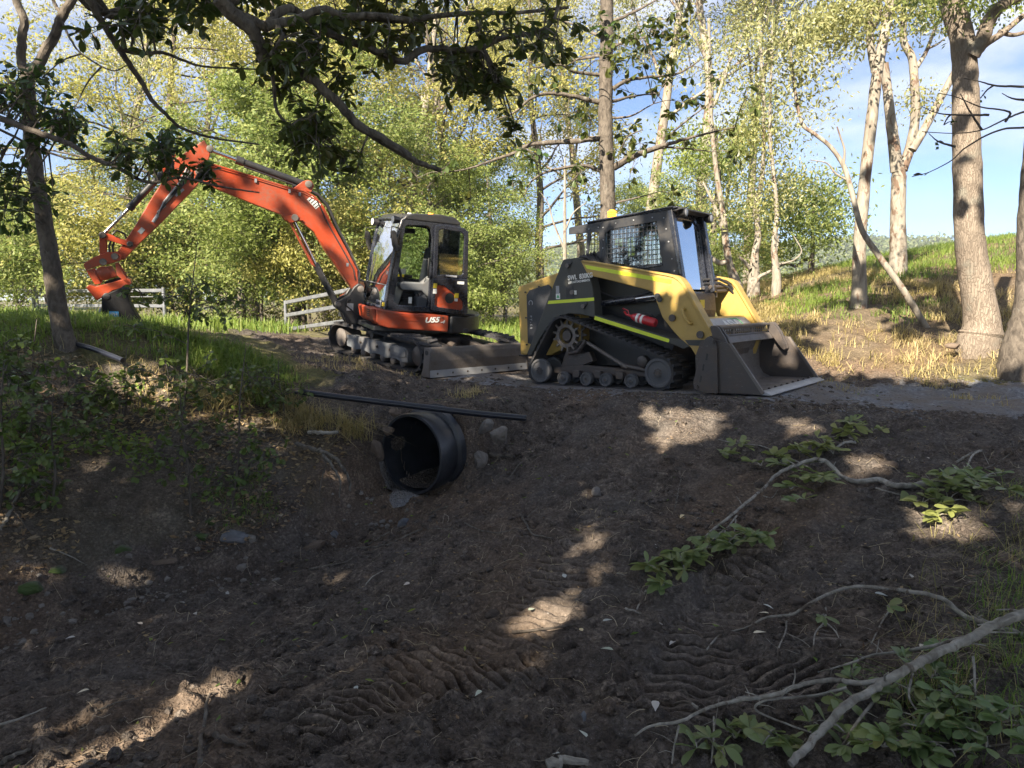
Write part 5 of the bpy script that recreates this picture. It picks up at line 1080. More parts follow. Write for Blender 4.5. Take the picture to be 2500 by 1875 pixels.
def near_tree(name, label, cat, loc, limbs, bark, clusters, me, mat2, seed, sc=1.0, group=None, knob=True, maxobj=300, per=(4, 8)):
    """limbs: world polylines (x,y,z,r), first is the trunk; clusters: (centre, radius, number of rosettes)"""
    t = empty(name, loc, label, cat, group); L0 = Vector(loc); rng = random.Random(seed); W = MB(); nodes = []; first = True; off = np.array(loc)
    TR = MB(); BR = MB()
    for k, P in enumerate(limbs):
        Q = smooth_path(P, 6); Q[1:-1, :3] += np.random.default_rng(seed+k).normal(0, 1, (len(Q)-2, 3))*np.minimum(Q[1:-1, 3:4]*.12, .004)
        (TR if k == 0 else BR).tube(Q[:, :3]-off, np.maximum(Q[:, 3], .003), 14 if k == 0 else 9); nodes += [q[:3] for q in Q[2:]]
    nodes = np.array(nodes); Ms = []
    for c, rad, n in clusters:
        c = np.array(c); d = np.linalg.norm(nodes-c, axis=1); a = nodes[d.argmin()]; L = d.min(); r = .007+.004*L
        mid = (a+c)/2+np.array((0, 0, .10*L))
        if L > .04: Q = smooth_path([tuple(a)+(r,), tuple(mid)+(r*.75,), tuple(c)+(r*.5,)], 4); BR.tube(Q[:, :3]-off, Q[:, 3], 5)
        for k in range(n):
            p = c+np.array([rng.gauss(0, rad*.5) for _ in range(3)])*np.array((1, .8, 1)); m2 = (c+p)/2+np.array((0, 0, rad*.12))
            BR.tube([c-off, m2-off, p-off], [.0045, .0035, .0025], 4); Ms += rosette(t, Vector(p-off), rng, me, rng.randint(*per), sc)
    o = TR.build('trunk', bark, t, smooth=True)
    if BR.n: BR.build('branches', bark, t, smooth=True)
    Ms = sorted(Ms, key=lambda M: -1 if True else 0); rng.shuffle(Ms)
    # the leaves that stand inside the view first
    def key(M): u, v = project(np.array(M.translation)+off); return 0 if (-50 < u < 2550 and -50 < v < 1900) else 1
    Ms.sort(key=key)
    for M in Ms[:maxobj]: inst('leaf', me, t, M)
    if len(Ms) > maxobj: tag(inst('foliage', mats_to_mesh(Ms[maxobj:], me, 'foliage', mat2), t), kind='stuff')
    return t
C4 = (.4521, 0, 0); C5 = (.4521, 800, 0)
def cl(pts, cs, ox, oy, Y, rad, n): return [(at(ox+x*cs, oy+y*cs, Y+dy), rad, n) for x, y, dy in pts]
# --- the tree whose boughs hang into the top of the picture; it stands behind and left of the viewer
O1 = (-3.6, -1.2, gh(-3.6, -1.2))
T0 = [(-3.6, -1.2, O1[2]-.2, .22), (-3.5, -1.1, 1.2, .17), (-3.3, -.8, 2.6, .15), (-3.0, -.2, 4.2, .13), (-2.6, .8, 5.6, .10), (-2.2, 2.0, 6.8, .07)]
A1 = tuple(at(500, -160, 4.2))+(.060,)
lim = [T0, [(-3.1, -.4, 3.9, .10), (-2.6, 1.6, 4.6, .09), A1]+limb([(1190, 0), (1290, 100), (1380, 190), (1430, 335)], *C4, 4.4, .046, .038, .2),
       limb([(1430, 335), (1640, 405), (1800, 530), (1930, 670), (2060, 745), (2212, 845)], *C4, 4.6, .033, .026, .3)+limb([(150, 670), (330, 785), (480, 872), (610, 920)], *C5, 4.95, .028, .016, .25),
       limb([(1290, 80), (1440, 140), (1490, 80), (1560, 45), (1650, 90), (1800, 190), (2000, 265), (2170, 330)], *C4, 4.5, .031, .022, .3)+limb([(470, 290), (560, 260), (780, 268), (960, 200), (1150, 170), (1230, 80), (1250, -40)], *C5, 4.85, .024, .012, .4),
       limb([(1440, 140), (1600, 105), (1750, 50), (1850, 90), (2000, 85), (2212, 112)], *C4, 4.5, .028, .020, .3)+limb([(200, 95), (400, 110), (700, 75), (1000, 70), (1300, 40)], *C5, 4.85, .022, .010, .4),
       [(-3.2, -.6, 3.5, .07), (-2.9, 1.8, 4.3, .06)]+limb([(440, -120), (480, 0), (560, 130), (640, 260), (750, 420), (820, 540), (900, 620), (980, 690), (1150, 745), (1400, 780)], *C4, 4.6, .027, .006, .7),
       limb([(645, 265), (760, 290), (880, 285), (1000, 330), (1110, 360), (1400, 375)], *C4, 4.7, .015, .005, .4),
       [(-2.6, 1.6, 4.6, .05)]+limb([(350, -110), (900, -90), (1500, -110), (2212, -90)], *C4, 4.7, .035, .02, .3)+limb([(400, -70), (900, -60), (1400, -70), (1900, -60)], *C5, 5.0, .02, .008, .3),
       limb([(1500, 140), (1520, 210), (1460, 300)], *C4, 4.5, .018, .014), limb([(1465, 360), (1480, 470), (1500, 610), (1600, 700), (1750, 740)], *C4, 4.55, .014, .006, .2)]
rg = random.Random(3)
cls = []
cls += cl([(1560+rg.uniform(-60,200), 240+rg.uniform(-50,90), rg.uniform(-.3,.3)) for k in range(13)], *C4, 4.6, .16, 5)
cls += cl([(1640+rg.uniform(-90,110), 650+rg.uniform(-70,140), rg.uniform(-.2,.2)) for k in range(12)], *C4, 4.6, .14, 5)
cls += cl([(1800,790,0), (1860,880,0), (1920,950,.05), (1510,480,0), (1570,470,0), (1430,420,0), (1830,400,0), (1880,470,.1)], *C4, 4.7, .10, 3)
cls += cl([(700+rg.uniform(-60,130), 110+rg.uniform(-60,80), rg.uniform(-.2,.2)) for k in range(9)], *C4, 4.7, .15, 5)
cls += cl([(1000+rg.uniform(-250,450), 20+rg.uniform(-120,60), rg.uniform(-.3,.5)) for k in range(17)], *C4, 4.8, .17, 5)
cls += cl([(300+rg.uniform(-350,1000), 60+rg.uniform(-150,150), rg.uniform(-.3,.6)) for k in range(30)], *C5, 4.9, .18, 5)
cls += cl([(350+rg.uniform(-350,200), 180+rg.uniform(-60,100), rg.uniform(-.2,.3)) for k in range(9)], *C5, 4.8, .13, 4)
cls += cl([(820+rg.uniform(-170,120), 350+rg.uniform(-80,120), rg.uniform(-.2,.3)) for k in range(16)], *C5, 5.0, .13, 5)
cls += cl([(940,560,.1), (980,640,.1), (1010,670,.1), (860,520,.1), (640,340,0), (1320,160,.2), (1000,210,.1)], *C5, 5.0, .08, 3)
near_tree('overhanging_tree', 'dark leaved tree overhead, its lichened boughs arching across the top of the view', 'tree', O1, lim, M_TWIG, cls, ME_DARK, M_L_DRK2, 7, .82)
# --- forked tree on the left bank
LT = at(152, 818, 7.0); LT[2] = gh(LT[0], LT[1])
lt = [[(LT[0]+.05, LT[1], LT[2]-.1, .115)]+limb([(330, 1760), (290, 1500), (262, 1320), (205, 1000), (165, 700), (150, 480), (150, 390)], *C4, 7.0, .088, .052, .0),
      limb([(150, 400), (118, 340), (120, 200), (128, 100), (85, 0), (40, -110)], *C4, 7.0, .042, .034), limb([(160, 400), (210, 340), (290, 200), (340, 80), (400, -20), (470, -150)], *C4, 7.0, .050, .034),
      limb([(340, 80), (300, 30), (270, -60)], *C4, 7.0, .018, .012), limb([(330, 110), (380, 210), (440, 290), (600, 380), (690, 350)], *C4, 7.0, .012, .004, -.5),
      limb([(-220, 560), (0, 640), (200, 715), (380, 780), (460, 830), (540, 870), (620, 900), (800, 985), (980, 960), (1200, 1010), (1400, 1040)], *C4, 6.3, .030, .006, -.3),
      limb([(0, 700), (230, 810), (400, 860), (560, 860), (760, 970)], *C4, 6.4, .012, .005), limb([(150, 560), (90, 470), (20, 420)], *C4, 6.9, .020, .008)]
cc = cl([(40+rg.uniform(-60,230), 520+rg.uniform(-130,160), rg.uniform(-.3,.2)) for k in range(16)], *C4, 6.6, .19, 5)
cc += cl([(300+rg.uniform(-110,160), 640+rg.uniform(-70,90), rg.uniform(-.2,.2)) for k in range(12)], *C4, 6.4, .15, 5)
cc += cl([(720+rg.uniform(-200,260), 830+rg.uniform(-90,70), rg.uniform(-.2,.2)) for k in range(16)], *C4, 6.2, .14, 5)
cc += cl([(1050+rg.uniform(-130,200), 950+rg.uniform(-50,50), rg.uniform(-.1,.1)) for k in range(7)], *C4, 6.1, .10, 3)
cc += cl([(70+rg.uniform(-130,130), 960+rg.uniform(-160,220), rg.uniform(-.2,.2)) for k in range(13)], *C4, 6.5, .18, 5)
cc += cl([(250,980,0), (290,1060,0), (230,420,0), (60,1150,0), (150,1200,0)], *C4, 6.6, .10, 3)
near_tree('forked_tree', 'slender forked tree on the left bank with dark leaves hanging before the excavator arm', 'tree', tuple(LT), lt, M_BROWN, cc, ME_DARK, M_L_DRK2, 9, .88, per=(3, 6))
# --- the straight trunk behind the loader
CT = at(1482, 780, 12.0); CT[2] = gh(CT[0], CT[1])
ct = [[(CT[0], CT[1], CT[2]-.1, .16)]+limb([(1500, 1500), (1512, 1180), (1508, 900), (1500, 700), (1500, 540), (1505, 300), (1508, 60), (1500, -150), (1510, -420)], *C5, 12.0, .132, .095)]
for pts, r in (([(1470,745),(1300,765),(1100,780),(1000,830),(900,862),(760,910),(640,930)], .050), ([(1480,925),(1380,895),(1200,922),(1100,980),(1060,1060)], .036), ([(1475,555),(1330,520),(1200,505),(1100,530),(1010,605),(900,650)], .042), ([(1475,405),(1330,388),(1250,350),(1080,370)], .03),
               ([(1475,300),(1300,330),(1150,350)], .026), ([(1545,905),(1640,850),(1700,825),(1800,790),(1900,760),(2050,720),(2200,685)], .06), ([(1560,890),(1680,838),(1800,800),(1900,800),(2080,820)], .035), ([(1535,478),(1620,435),(1700,420),(1870,402),(1960,360),(2040,300)], .036),
               ([(1535,548),(1650,520),(1770,505)], .028), ([(1532,638),(1640,625),(1760,560)], .022), ([(1540,250),(1650,215),(1780,190)], .022), ([(1545,1100),(1640,1075),(1740,1050)], .020), ([(1540,120),(1700,40),(1850,-40)], .03), ([(1475,200),(1350,140),(1200,90)], .028), ([(1800,790),(1880,700),(1980,620),(2060,560)], .022), ([(1660,850),(1590,820),(1620,740),(1700,700)], .018)):
    ct.append(limb(pts, *C5, 12.0, r, .008, rg.uniform(-1.0, .6)))
c3_ = []
for k, P in enumerate(ct[1:]):
    P = np.array(P)
    for j in range(2 if len(P) < 5 else 4):
        q = P[rg.randint(1, len(P)-1), :3]+np.array([rg.gauss(0, .35), rg.gauss(0, .4), rg.gauss(-.08, .25)]); c3_.append((q, .20, 4))
for k in range(14): c3_.append((at(800+.4521*rg.uniform(1500, 1980), .4521*rg.uniform(140, 330), 11.4+rg.uniform(-.5, .5)), .25, 4))
near_tree('straight_tree', 'straight brown trunked tree rising just behind the loader, sparse level boughs', 'tree', tuple(CT), ct, M_BROWN, c3_, obovate(.14, .075, 'leaf', M_L_DRK) if 'M_L_DRK' in globals() else obovate(.14, .075, 'leaf', M_L_DRK), M_L_DRK2, 13, 1.0, per=(3, 6))
# --- gums of the right slope
C6 = (.40687, 1600, 0)
def slope_tree(name, label, base, Y, limbs, bark, tufts, seed, lmat=M_L_GUM, group=None, buttress=None):
    b = at(base[0], base[1], Y); b[2] = gh(b[0], b[1]); t = empty(name, tuple(b), label, 'tree', group); TR = MB(); BR = MB(); off = b
    rng = np.random.default_rng(seed)
    for k, P in enumerate(limbs):
        if k == 0 and name != 'leaning_tree':
            f_ = 1.5 if buttress else 1.25; P = [tuple(b-np.array((0, 0, .25)))+(P[0][3]*f_*1.1,), tuple(b+np.array((0, 0, .06)))+(P[0][3]*f_,), tuple(b+np.array((0, 0, .38)))+(P[0][3]*(1+(f_-1)*.35),)]+[q for q in P if q[2] > b[2]+.75]
        Q = smooth_path(P, 6); (TR if k == 0 else BR).tube(Q[:, :3]-off, np.maximum(Q[:, 3]*(1+rng.normal(0, .025, len(Q))), .003), 18 if k == 0 else 11)
    TR.build('trunk', bark, t, smooth=True)
    if BR.n: BR.build('branches', bark, t, smooth=True)
    if tufts:
        Q = Quads()
        for c, s, n, L in tufts: Q.leaves(np.asarray(c)-off+rng.normal(0, 1, (n, 3))*s*np.array((1, 1, .7)), rng, L, L*.38, .7)
        Q.obj('crown', lmat, t)
    return t
GG = 'gum trees standing on the right slope'
tf = lambda pts, Y, s, n, L=.095: [(at(1600+.40687*x, .40687*y, Y+d), s, n, L) for x, y, d in pts]
slope_tree('gum_tree', 'tall smooth pale gum leaning slightly right with a forked top on the slope', (2095, 748), 12,
    [limb([(1210, 1800), (1225, 1475), (1255, 1100), (1300, 700), (1335, 420), (1395, 100), (1440, -200)], *C6, 12, .108, .068), limb([(1320, 430), (1300, 330), (1285, 200), (1290, 60), (1270, -150)], *C6, 12.05, .065, .05), limb([(1300, 180), (1345, 90), (1340, -60)], *C6, 12.2, .04, .03)],
    M_GUM, tf([(1250+rg.uniform(-330, 120), rg.uniform(-120, 210), rg.uniform(-1, 1)) for k in range(16)], 12, .28, 230), 1, group=GG)
slope_tree('gum_tree', 'pale gum dividing low into three stems against the sky', (2190, 672), 14,
    [limb([(1450, 1600), (1455, 1300), (1460, 1100), (1460, 1010)], *C6, 14, .145, .125), limb([(1450, 1030), (1430, 850), (1410, 700), (1390, 520), (1375, 380)], *C6, 14, .115, .07), limb([(1480, 1020), (1530, 880), (1560, 700), (1555, 500), (1540, 350), (1490, 250), (1490, 120), (1500, 0)], *C6, 14, .10, .05),
     limb([(1540, 900), (1600, 800), (1680, 650), (1760, 500), (1800, 420)], *C6, 13.9, .08, .055), limb([(1570, 400), (1620, 320), (1660, 220), (1700, 120)], *C6, 14, .045, .02), limb([(1640, 290), (1700, 260), (1750, 215)], *C6, 14, .025, .01)],
    M_GUM, tf([(1560+rg.uniform(-130, 160), rg.uniform(-120, 150), rg.uniform(-1, 1)) for k in range(14)]+[(1590, 580, 0), (1600, 620, 0)], 14, .24, 190), 2, group=GG)
slope_tree('ironbark_tree', 'massive rough brown trunk, widest of the right side, flaring at its base', (2390, 850), 9.5,
    [limb([(1900, 1960), (1890, 1475), (1875, 1100), (1865, 800), (1860, 500), (1845, 250), (1790, 60), (1740, -120)], *C6, 9.5, .185, .125), limb([(1900, 330), (1960, 240), (2010, 110), (2100, 20), (2260, -60)], *C6, 9.4, .10, .06, -.3), limb([(1930, 300), (2000, 250), (2080, 200), (2212, 90)], *C6, 9.4, .055, .03, -.3), limb([(2060, 190), (2150, 210), (2260, 180)], *C6, 9.2, .03, .02)],
    M_IRON, tf([(1800+rg.uniform(-180, 380), rg.uniform(-200, 90), rg.uniform(-.6, .6)) for k in range(14)], 9.5, .2, 170, .08), 3, M_L_GRN, group=GG, buttress=.14)
slope_tree('gum_tree', 'grey barked trunk cut by the right edge of the view', (2482, 925), 8.6,
    [limb([(2225, 2260), (2235, 1800), (2250, 1300), (2280, 900), (2330, 500), (2400, 200), (2480, -100)], *C6, 8.6, .15, .09)], M_BROWN, None, 4, group=GG, buttress=.11)
slope_tree('leaning_tree', 'thin bare trunk leaning across the white gum, rooted lower right', (2275, 822), 10.6,
    [limb([(1640, 1990), (1480, 1730), (1330, 1520), (1240, 1380), (1190, 1200), (1150, 1050), (1110, 960), (1040, 870), (950, 800), (880, 740), (840, 560), (820, 400), (800, 250), (760, 100)], *C6, 10.7, .050, .014, .5), limb([(1130, 990), (1135, 900), (1110, 820), (1090, 760)], *C6, 10.9, .02, .01), limb([(1150, 1080), (1080, 1040), (1030, 980), (930, 960)], *C6, 10.9, .018, .006)],
    M_GUM, tf([(800+rg.uniform(-130, 200), rg.uniform(60, 560), rg.uniform(-.4, .4)) for k in range(18)], 10.9, .22, 70), 5)
# crooked trunks behind the bucket
C4b = (.2411, 1600, 600)
slope_tree('crooked_gum', 'crooked pale gum close beside the loader cab', (1800, 748), 15.5, [limb([(830, 560), (800, 400), (770, 250), (740, 130), (710, -60), (690, -300), (640, -600), (600, -900), (560, -1400), (540, -2300)], *C4b, 15.5, .105, .03), limb([(740, 160), (640, 170), (540, 100), (480, 60)], *C4b, 15.3, .06, .04), limb([(690, -150), (600, -400), (480, -650)], *C4b, 15.4, .05, .02)], M_GUM, [(at(1600+.2411*(600+rg.uniform(-420, 420)), rg.uniform(60, 520), 15.5+rg.uniform(-1, 1)), .36, 150, .10) for k in range(16)], 6, group='crooked trunks behind the bucket')
slope_tree('crooked_gum', 'dark footed crooked gum with a long bough bent to the right', (1838, 742), 16.5, [limb([(990, 560), (990, 400), (990, 230), (1010, 80), (1040, -100), (1020, -400), (1080, -700), (1100, -1300), (1050, -2300)], *C4b, 16.5, .12, .03), limb([(930, 570), (1000, 400), (1060, 310), (1140, 270), (1200, 200), (1250, -100)], *C4b, 16.4, .055, .02), limb([(960, 230), (900, 160), (850, 110)], *C4b, 16.4, .05, .03)], M_GUM, [(at(1600+.2411*(1080+rg.uniform(-420, 420)), rg.uniform(60, 520), 16.5+rg.uniform(-1, 1)), .36, 150, .10) for k in range(16)], 7, group='crooked trunks behind the bucket')
slope_tree('crooked_gum', 'smooth pink gum trunk left of the slope grass', (1893, 740), 15.5, [limb([(1210, 590), (1190, 420), (1190, 200), (1200, 0), (1230, -300), (1200, -700), (1160, -1200), (1190, -2300)], *C4b, 15.5, .085, .025), limb([(1240, 190), (1330, 170), (1410, 140), (1480, 50), (1400, -100)], *C4b, 15.6, .025, .010)], M_GUM, [(at(1600+.2411*(1250+rg.uniform(-420, 420)), rg.uniform(60, 520), 15.5+rg.uniform(-1, 1)), .36, 150, .10) for k in range(16)], 8, group='crooked trunks behind the bucket')
slope_tree('dark_tree', 'small dark trunked leafy tree before the hill', (1978, 706), 19, [limb([(1560, 430), (1570, 250), (1590, 130), (1600, 0), (1590, -200), (1600, -500)], *C4b, 19, .07, .03), limb([(1580, 130), (1500, 150), (1420, 210), (1340, 180), (1260, 210)], *C4b, 19, .05, .02)], M_BROWN,
    [(at(1600+.2411*(1500+rg.uniform(-330, 330)), 600+.2411*(rg.uniform(-650, 60)), 19+rg.uniform(-1, 1)), .38, 260, .13) for k in range(26)], 9, M_L_GRN)
slope_tree('leaf_screen_tree', 'slim tree with green leaf tufts behind the crooked gums', (1745, 750), 18, [limb([(600, 560), (610, 200), (590, -200), (640, -700), (600, -1200)], *C4b, 18, .10, .05)], M_BROWN,
    [(at(1740+rg.uniform(-120, 170), rg.uniform(300, 690), 18+rg.uniform(-1.2, 1.2)), .36, 170, .13) for k in range(34)], 10, M_L_GRN)
slope_tree('thin_dead_tree', 'thin grey bare sapling left of the loader roof', (1379, 790), 19, [[tuple(at(1379, 790-k*45, 19))+(.075-.006*k,) for k in range(10)], [tuple(at(u, v, 19))+(r,) for u, v, r in ((1378, 610, .03), (1350, 540, .025), (1340, 500, .015), (1320, 470, .006))], [tuple(at(u, v, 19))+(r,) for u, v, r in ((1381, 560, .03), (1400, 520, .02), (1430, 495, .01))]], M_GUM, None, 11)
# bare twigs reaching in from the right edge, part of a bush outside
tw = [[tuple(at(2650, 900, 5.2))+(.04,), tuple(at(2600, 500, 5.2))+(.035,), tuple(at(2560, 330, 5.2))+(.03,)]]
for P in ([(2300, 640), (2212, 670), (2100, 715), (1960, 780), (1800, 800), (1600, 790)], [(2300, 760), (2212, 765), (2050, 785), (1870, 880), (1780, 960), (1650, 1030), (1540, 1060)], [(2100, 730), (2130, 680), (2080, 660), (1950, 640), (1800, 580), (1700, 560)], [(2212, 520), (2050, 515), (1950, 490), (1850, 470)], [(2000, 690), (1850, 690), (1700, 680), (1600, 640)], [(2212, 600), (2140, 590), (2080, 560)], [(1960, 780), (1900, 690), (1850, 600), (1830, 560)], [(1800, 880), (1700, 850), (1640, 800)]):
    tw.append(limb(P, *C6, 5.3, .009, .0018, 0))
near_tree('bare_bush', 'leafless twigs reaching in from the right edge across the big trunk', 'bush', tuple(at(2650, 900, 5.2)), tw, M_BROWN, [(at(1600+.40687*x, .40687*y, 5.4), .04, 1) for x, y in ((1690, 850), (1730, 750), (1550, 1050), (1950, 590))], obovate(.03, .02, 'leaf', M_L_DRK), M_L_DRK2, 21)
# saplings on the left bank
M_L_SAP2 = m_leaf('sapling foliage', [(.06, .10, .025), (.10, .16, .035), (.14, .20, .05), (.08, .11, .03)], .35, .4, .5)
def sapling(label, uv, Y, top, seed, n, sc=.55, side=8, spread=.35, mat=ME_OVAL, lo=.15):
    b = at(uv[0], uv[1], Y); b[2] = gh(b[0], b[1])-.02; tp_ = at(top[0], top[1], Y); rng = random.Random(seed)
    stem = [tuple(b)+(.011,), tuple(b*.66+tp_*.34+np.array((.02, 0, 0)))+(.009,), tuple(b*.33+tp_*.67-np.array((.01, 0, 0)))+(.007,), tuple(tp_)+(.003,)]
    L = [stem]; cc = []
    for k in range(side):
        f = rng.uniform(lo, .8); p = b*(1-f)+tp_*f; a = rng.uniform(0, math.tau); q = p+np.array((math.cos(a), math.sin(a)*.7, rng.uniform(.1, .5)))*spread*rng.uniform(.5, 1.1)
        L.append([tuple(p)+(.004,), tuple((p+q)/2+np.array((0, 0, .03)))+(.003,), tuple(q)+(.002,)]); cc += [(q, .13, max(1, n//side+1)), ((p+q)/2, .13, max(1, n//side+1))]
    return near_tree('sapling', label, 'sapling', tuple(b), L, M_BROWN, cc, mat, M_L_SAP2, seed, sc, 'saplings on the left bank', per=(4, 6), maxobj=200)
sapling('leafy sapling whose bare stem tip rises above the gate rail', (430, 1110), 5.9, (482, 590), 31, 40, 1.0, 12, .48, lo=.25)
sapling('short bushy sapling just left of the culvert bank', (560, 1130), 5.7, (600, 850), 32, 34, .9, 9, .40)
sapling('low dark sapling at the foot of the forked tree', (60, 1010), 5.6, (90, 780), 33, 34, 1.0, 8, .35)
sapling('small leafy sapling halfway down the left bank', (460, 1180), 5.5, (440, 960), 34, 30, .9, 8, .34)
sapling('broad leaved sapling at the left edge of the bank', (-10, 1180), 4.9, (10, 880), 35, 24, 1.0, 7, .30)
sapling('leafy shrub between the forked tree and the bare tipped sapling', (300, 1010), 6.3, (310, 850), 36, 40, 1.0, 10, .42)
sapling('dark shrub crowding the left edge above the gully', (120, 1160), 5.1, (130, 960), 37, 36, 1.0, 9, .40)
sapling('spreading shrub over the dry hanging grass', (690, 1020), 6.7, (680, 880), 38, 26, .9, 8, .34)
# --- unseen trees behind the viewer, crowns shaped to shade the diggings, gaps cut for sunflecks
FLECKS = [(atz(1660, 1040, -.10), .27), (atz(1600, 1010, -.05), .16), (atz(1740, 1010, -.04), .10), (atz(1960, 1045, -.08), .12), (atz(2120, 1140, -.22), .14), (atz(2290, 1270, -.28), .16), (atz(2370, 1260, -.25), .10), (atz(1340, 1470, -.60), .10), (atz(1320, 1550, -.65), .07), (atz(1430, 1300, -.50), .06), (atz(1500, 1380, -.55), .05), (atz(1440, 1200, -.48), .05),
          (atz(520, 1690, -.76), .07), (atz(430, 1745, -.76), .09), (atz(600, 1640, -.78), .05), (atz(330, 1840, -.73), .08), (atz(420, 1800, -.73), .05), (atz(850, 1590, -.72), .06), (atz(760, 1620, -.73), .05),
          (at(1655, 705, 8.1), .10), (at(1600, 690, 8.3), .06), (at(1540, 680, 8.5), .09), (at(1690, 740, 8.0), .08), (at(1860, 770, 9.3), .16), (at(1800, 720, 9.3), .12), (at(330, 905, 6.6), .13), (at(560, 1010, 6.3), .10), (at(240, 880, 6.7), .10)]
def shade_tree(x, y, H, label, seed, cx, cy, rx, ry, n):
    b = np.array((x, y, gh(x, y)-.1)); t = empty('shade_tree', tuple(b), label, 'tree', 'unseen shade casting trees behind the viewer'); rng = np.random.default_rng(seed); B = MB(); tips = []
    grow(B, np.zeros(3), np.array((0, 0, 1.)), H, .24, 0, rng, cfg(2, (12, 6), (.35, .2), (.9, .8), (.5, .5), leaf=1), tips); B.build('trunk', M_BROWN, t, smooth=True)
    a = rng.uniform(0, math.tau, n); r = np.sqrt(rng.uniform(0, 1, n))
    P = np.c_[cx+rx*r*np.cos(a), cy+ry*r*np.sin(a), rng.uniform(4.6, 9.2, n)]
    keep = np.ones(n, bool); ramp_y = P[:, 1]+0*P[:, 2]
    for c, rad in FLECKS:
        d = P-c; k = d @ SUN; perp = np.linalg.norm(d-k[:, None]*SUN, axis=1); keep &= perp > rad*1.15+.13
    g = P-SUN[None]*(P[:, 2:3]/SUN[2]); lim = np.interp(g[:, 0], [-8, -5, -3, 0, 2.5, 3.6, 5.2, 7.5], [11.5, 13.2, 14.5, 12.6, 10.6, 9.3, 8.5, 7.9])
    loose = (g[:, 0] > 1.8) & (g[:, 1] < 17) & (g[:, 1] > 10.5) & (fbm(g[:, 0]*.75, g[:, 1]*.75, 3, 14) > .12) & (rng.uniform(0, 1, n) < .7)
    keep &= (g[:, 1] < lim+.8*fbm(g[:, 0]*1.5, g[:, 1]*1.5, 2, 3)) | loose
    u, v = project(P); seen = (P[:, 1] > .3) & (u > -60) & (u < 2560) & (v > -40); keep &= ~seen
    Q = Quads(); Q.leaves(P[keep]-b, rng, .30, .20, .3, .05, face=SUN); Q.obj('crown', M_L_DRK2, t); return t
shade_tree(-7.5, -4.5, 8.5, 'unseen tree behind the viewer on the left, crown shaped for its shade', 61, -8.2, -3.6, 5.6, 6.2, 9500)
shade_tree(-1.5, -5.5, 8.5, 'unseen tree straight behind the viewer, crown shaped for its shade', 62, -2.6, -4.6, 5.2, 6.0, 9500)
shade_tree(3.5, -3.8, 8.0, 'unseen tree behind the viewer on the right, crown shaped for its shade', 63, 1.6, -.6, 5.4, 6.8, 11500)
# ------------------------------------------------------------------ hills, gates, culvert, hose
def make_hills():
    def m_forest():
        m = Mat('forested hill'); p = m.pos(); n = m.noise(p, .06, 8, .7); v = m.vor(p, .16)
        c = m.ramp(n, [(.3, (.05, .085, .028)), (.5, (.10, .14, .045)), (.7, (.19, .21, .08))]); c = m.mix(m.ramp(v, [(.2, 0.), (.8, .5)]), c, (.035, .055, .025)); return m.done(m.bsdf(c, .9, spec=.1))
    MF = m_forest(); ML = m_leaf('hill trees', [(.05, .085, .03), (.11, .15, .05), (.18, .20, .085), (.08, .11, .04)], .2)
    rng = np.random.default_rng(8)
    for name, x0, x1, y0, crest in (('hill', -60, 460, 420, [(-60, 8), (20, 28), (40, 31), (95, 26), (130, 26), (165, 32), (205, 35), (260, 32), (330, 28), (460, 18)]),):
        nx, ny = 150, 50; X = np.linspace(x0, x1, nx); D = np.linspace(-150, 90, ny); XX, DD = np.meshgrid(X, D)
        cz_ = np.interp(XX, [c[0] for c in crest], [c[1] for c in crest]); prof = np.exp(-(DD/75.)**2)
        Z = cz_*prof+fbm(XX*.02, DD*.02, 4, 5)*6*prof-1.5; V = np.stack([XX, y0+DD, Z], -1).reshape(-1, 3); idx = np.arange(nx*ny).reshape(ny, nx)
        q = np.stack([idx[:-1, :-1], idx[:-1, 1:], idx[1:, 1:], idx[1:, :-1]], -1).reshape(-1, 4); mb = MB(); mb.add(V, [q]); me = mb.mesh('hill', True); me.materials.append(MF)
        tag(inst('hill', me), kind='structure')
        # tree crowns over the slope, joined: nobody could count them
        n = 9000; x = rng.uniform(x0, x1, n); d = rng.uniform(-140, 15, n)
        z = np.interp(x, [c[0] for c in crest], [c[1] for c in crest])*np.exp(-(d/75.)**2)+fbm(x*.02, d*.02, 4, 5)*6*np.exp(-(d/75.)**2)-1.5
        P = np.repeat(np.c_[x, y0+d, z+2.2], 10, 0)+rng.normal(0, 1, (n*10, 3))*np.array((1.9, 1.9, 1.4)); Q = Quads(); Q.leaves(P, rng, 1.9, 1.5, .1, .2)
        Q.obj('hill_forest', ML)
    # nearer low scrub at the foot of the hill
    n = 900; x = rng.uniform(-30, 75, n); y = rng.uniform(70, 130, n); z = base_h(x, y)
    P = np.repeat(np.c_[x, y, z+1.6], 40, 0)+rng.normal(0, 1, (n*40, 3))*np.array((1.6, 1.6, 1.0)); Q = Quads(); Q.leaves(P, rng, .5, .35, .1, .2); Q.obj('far_scrub', ML)
make_hills()
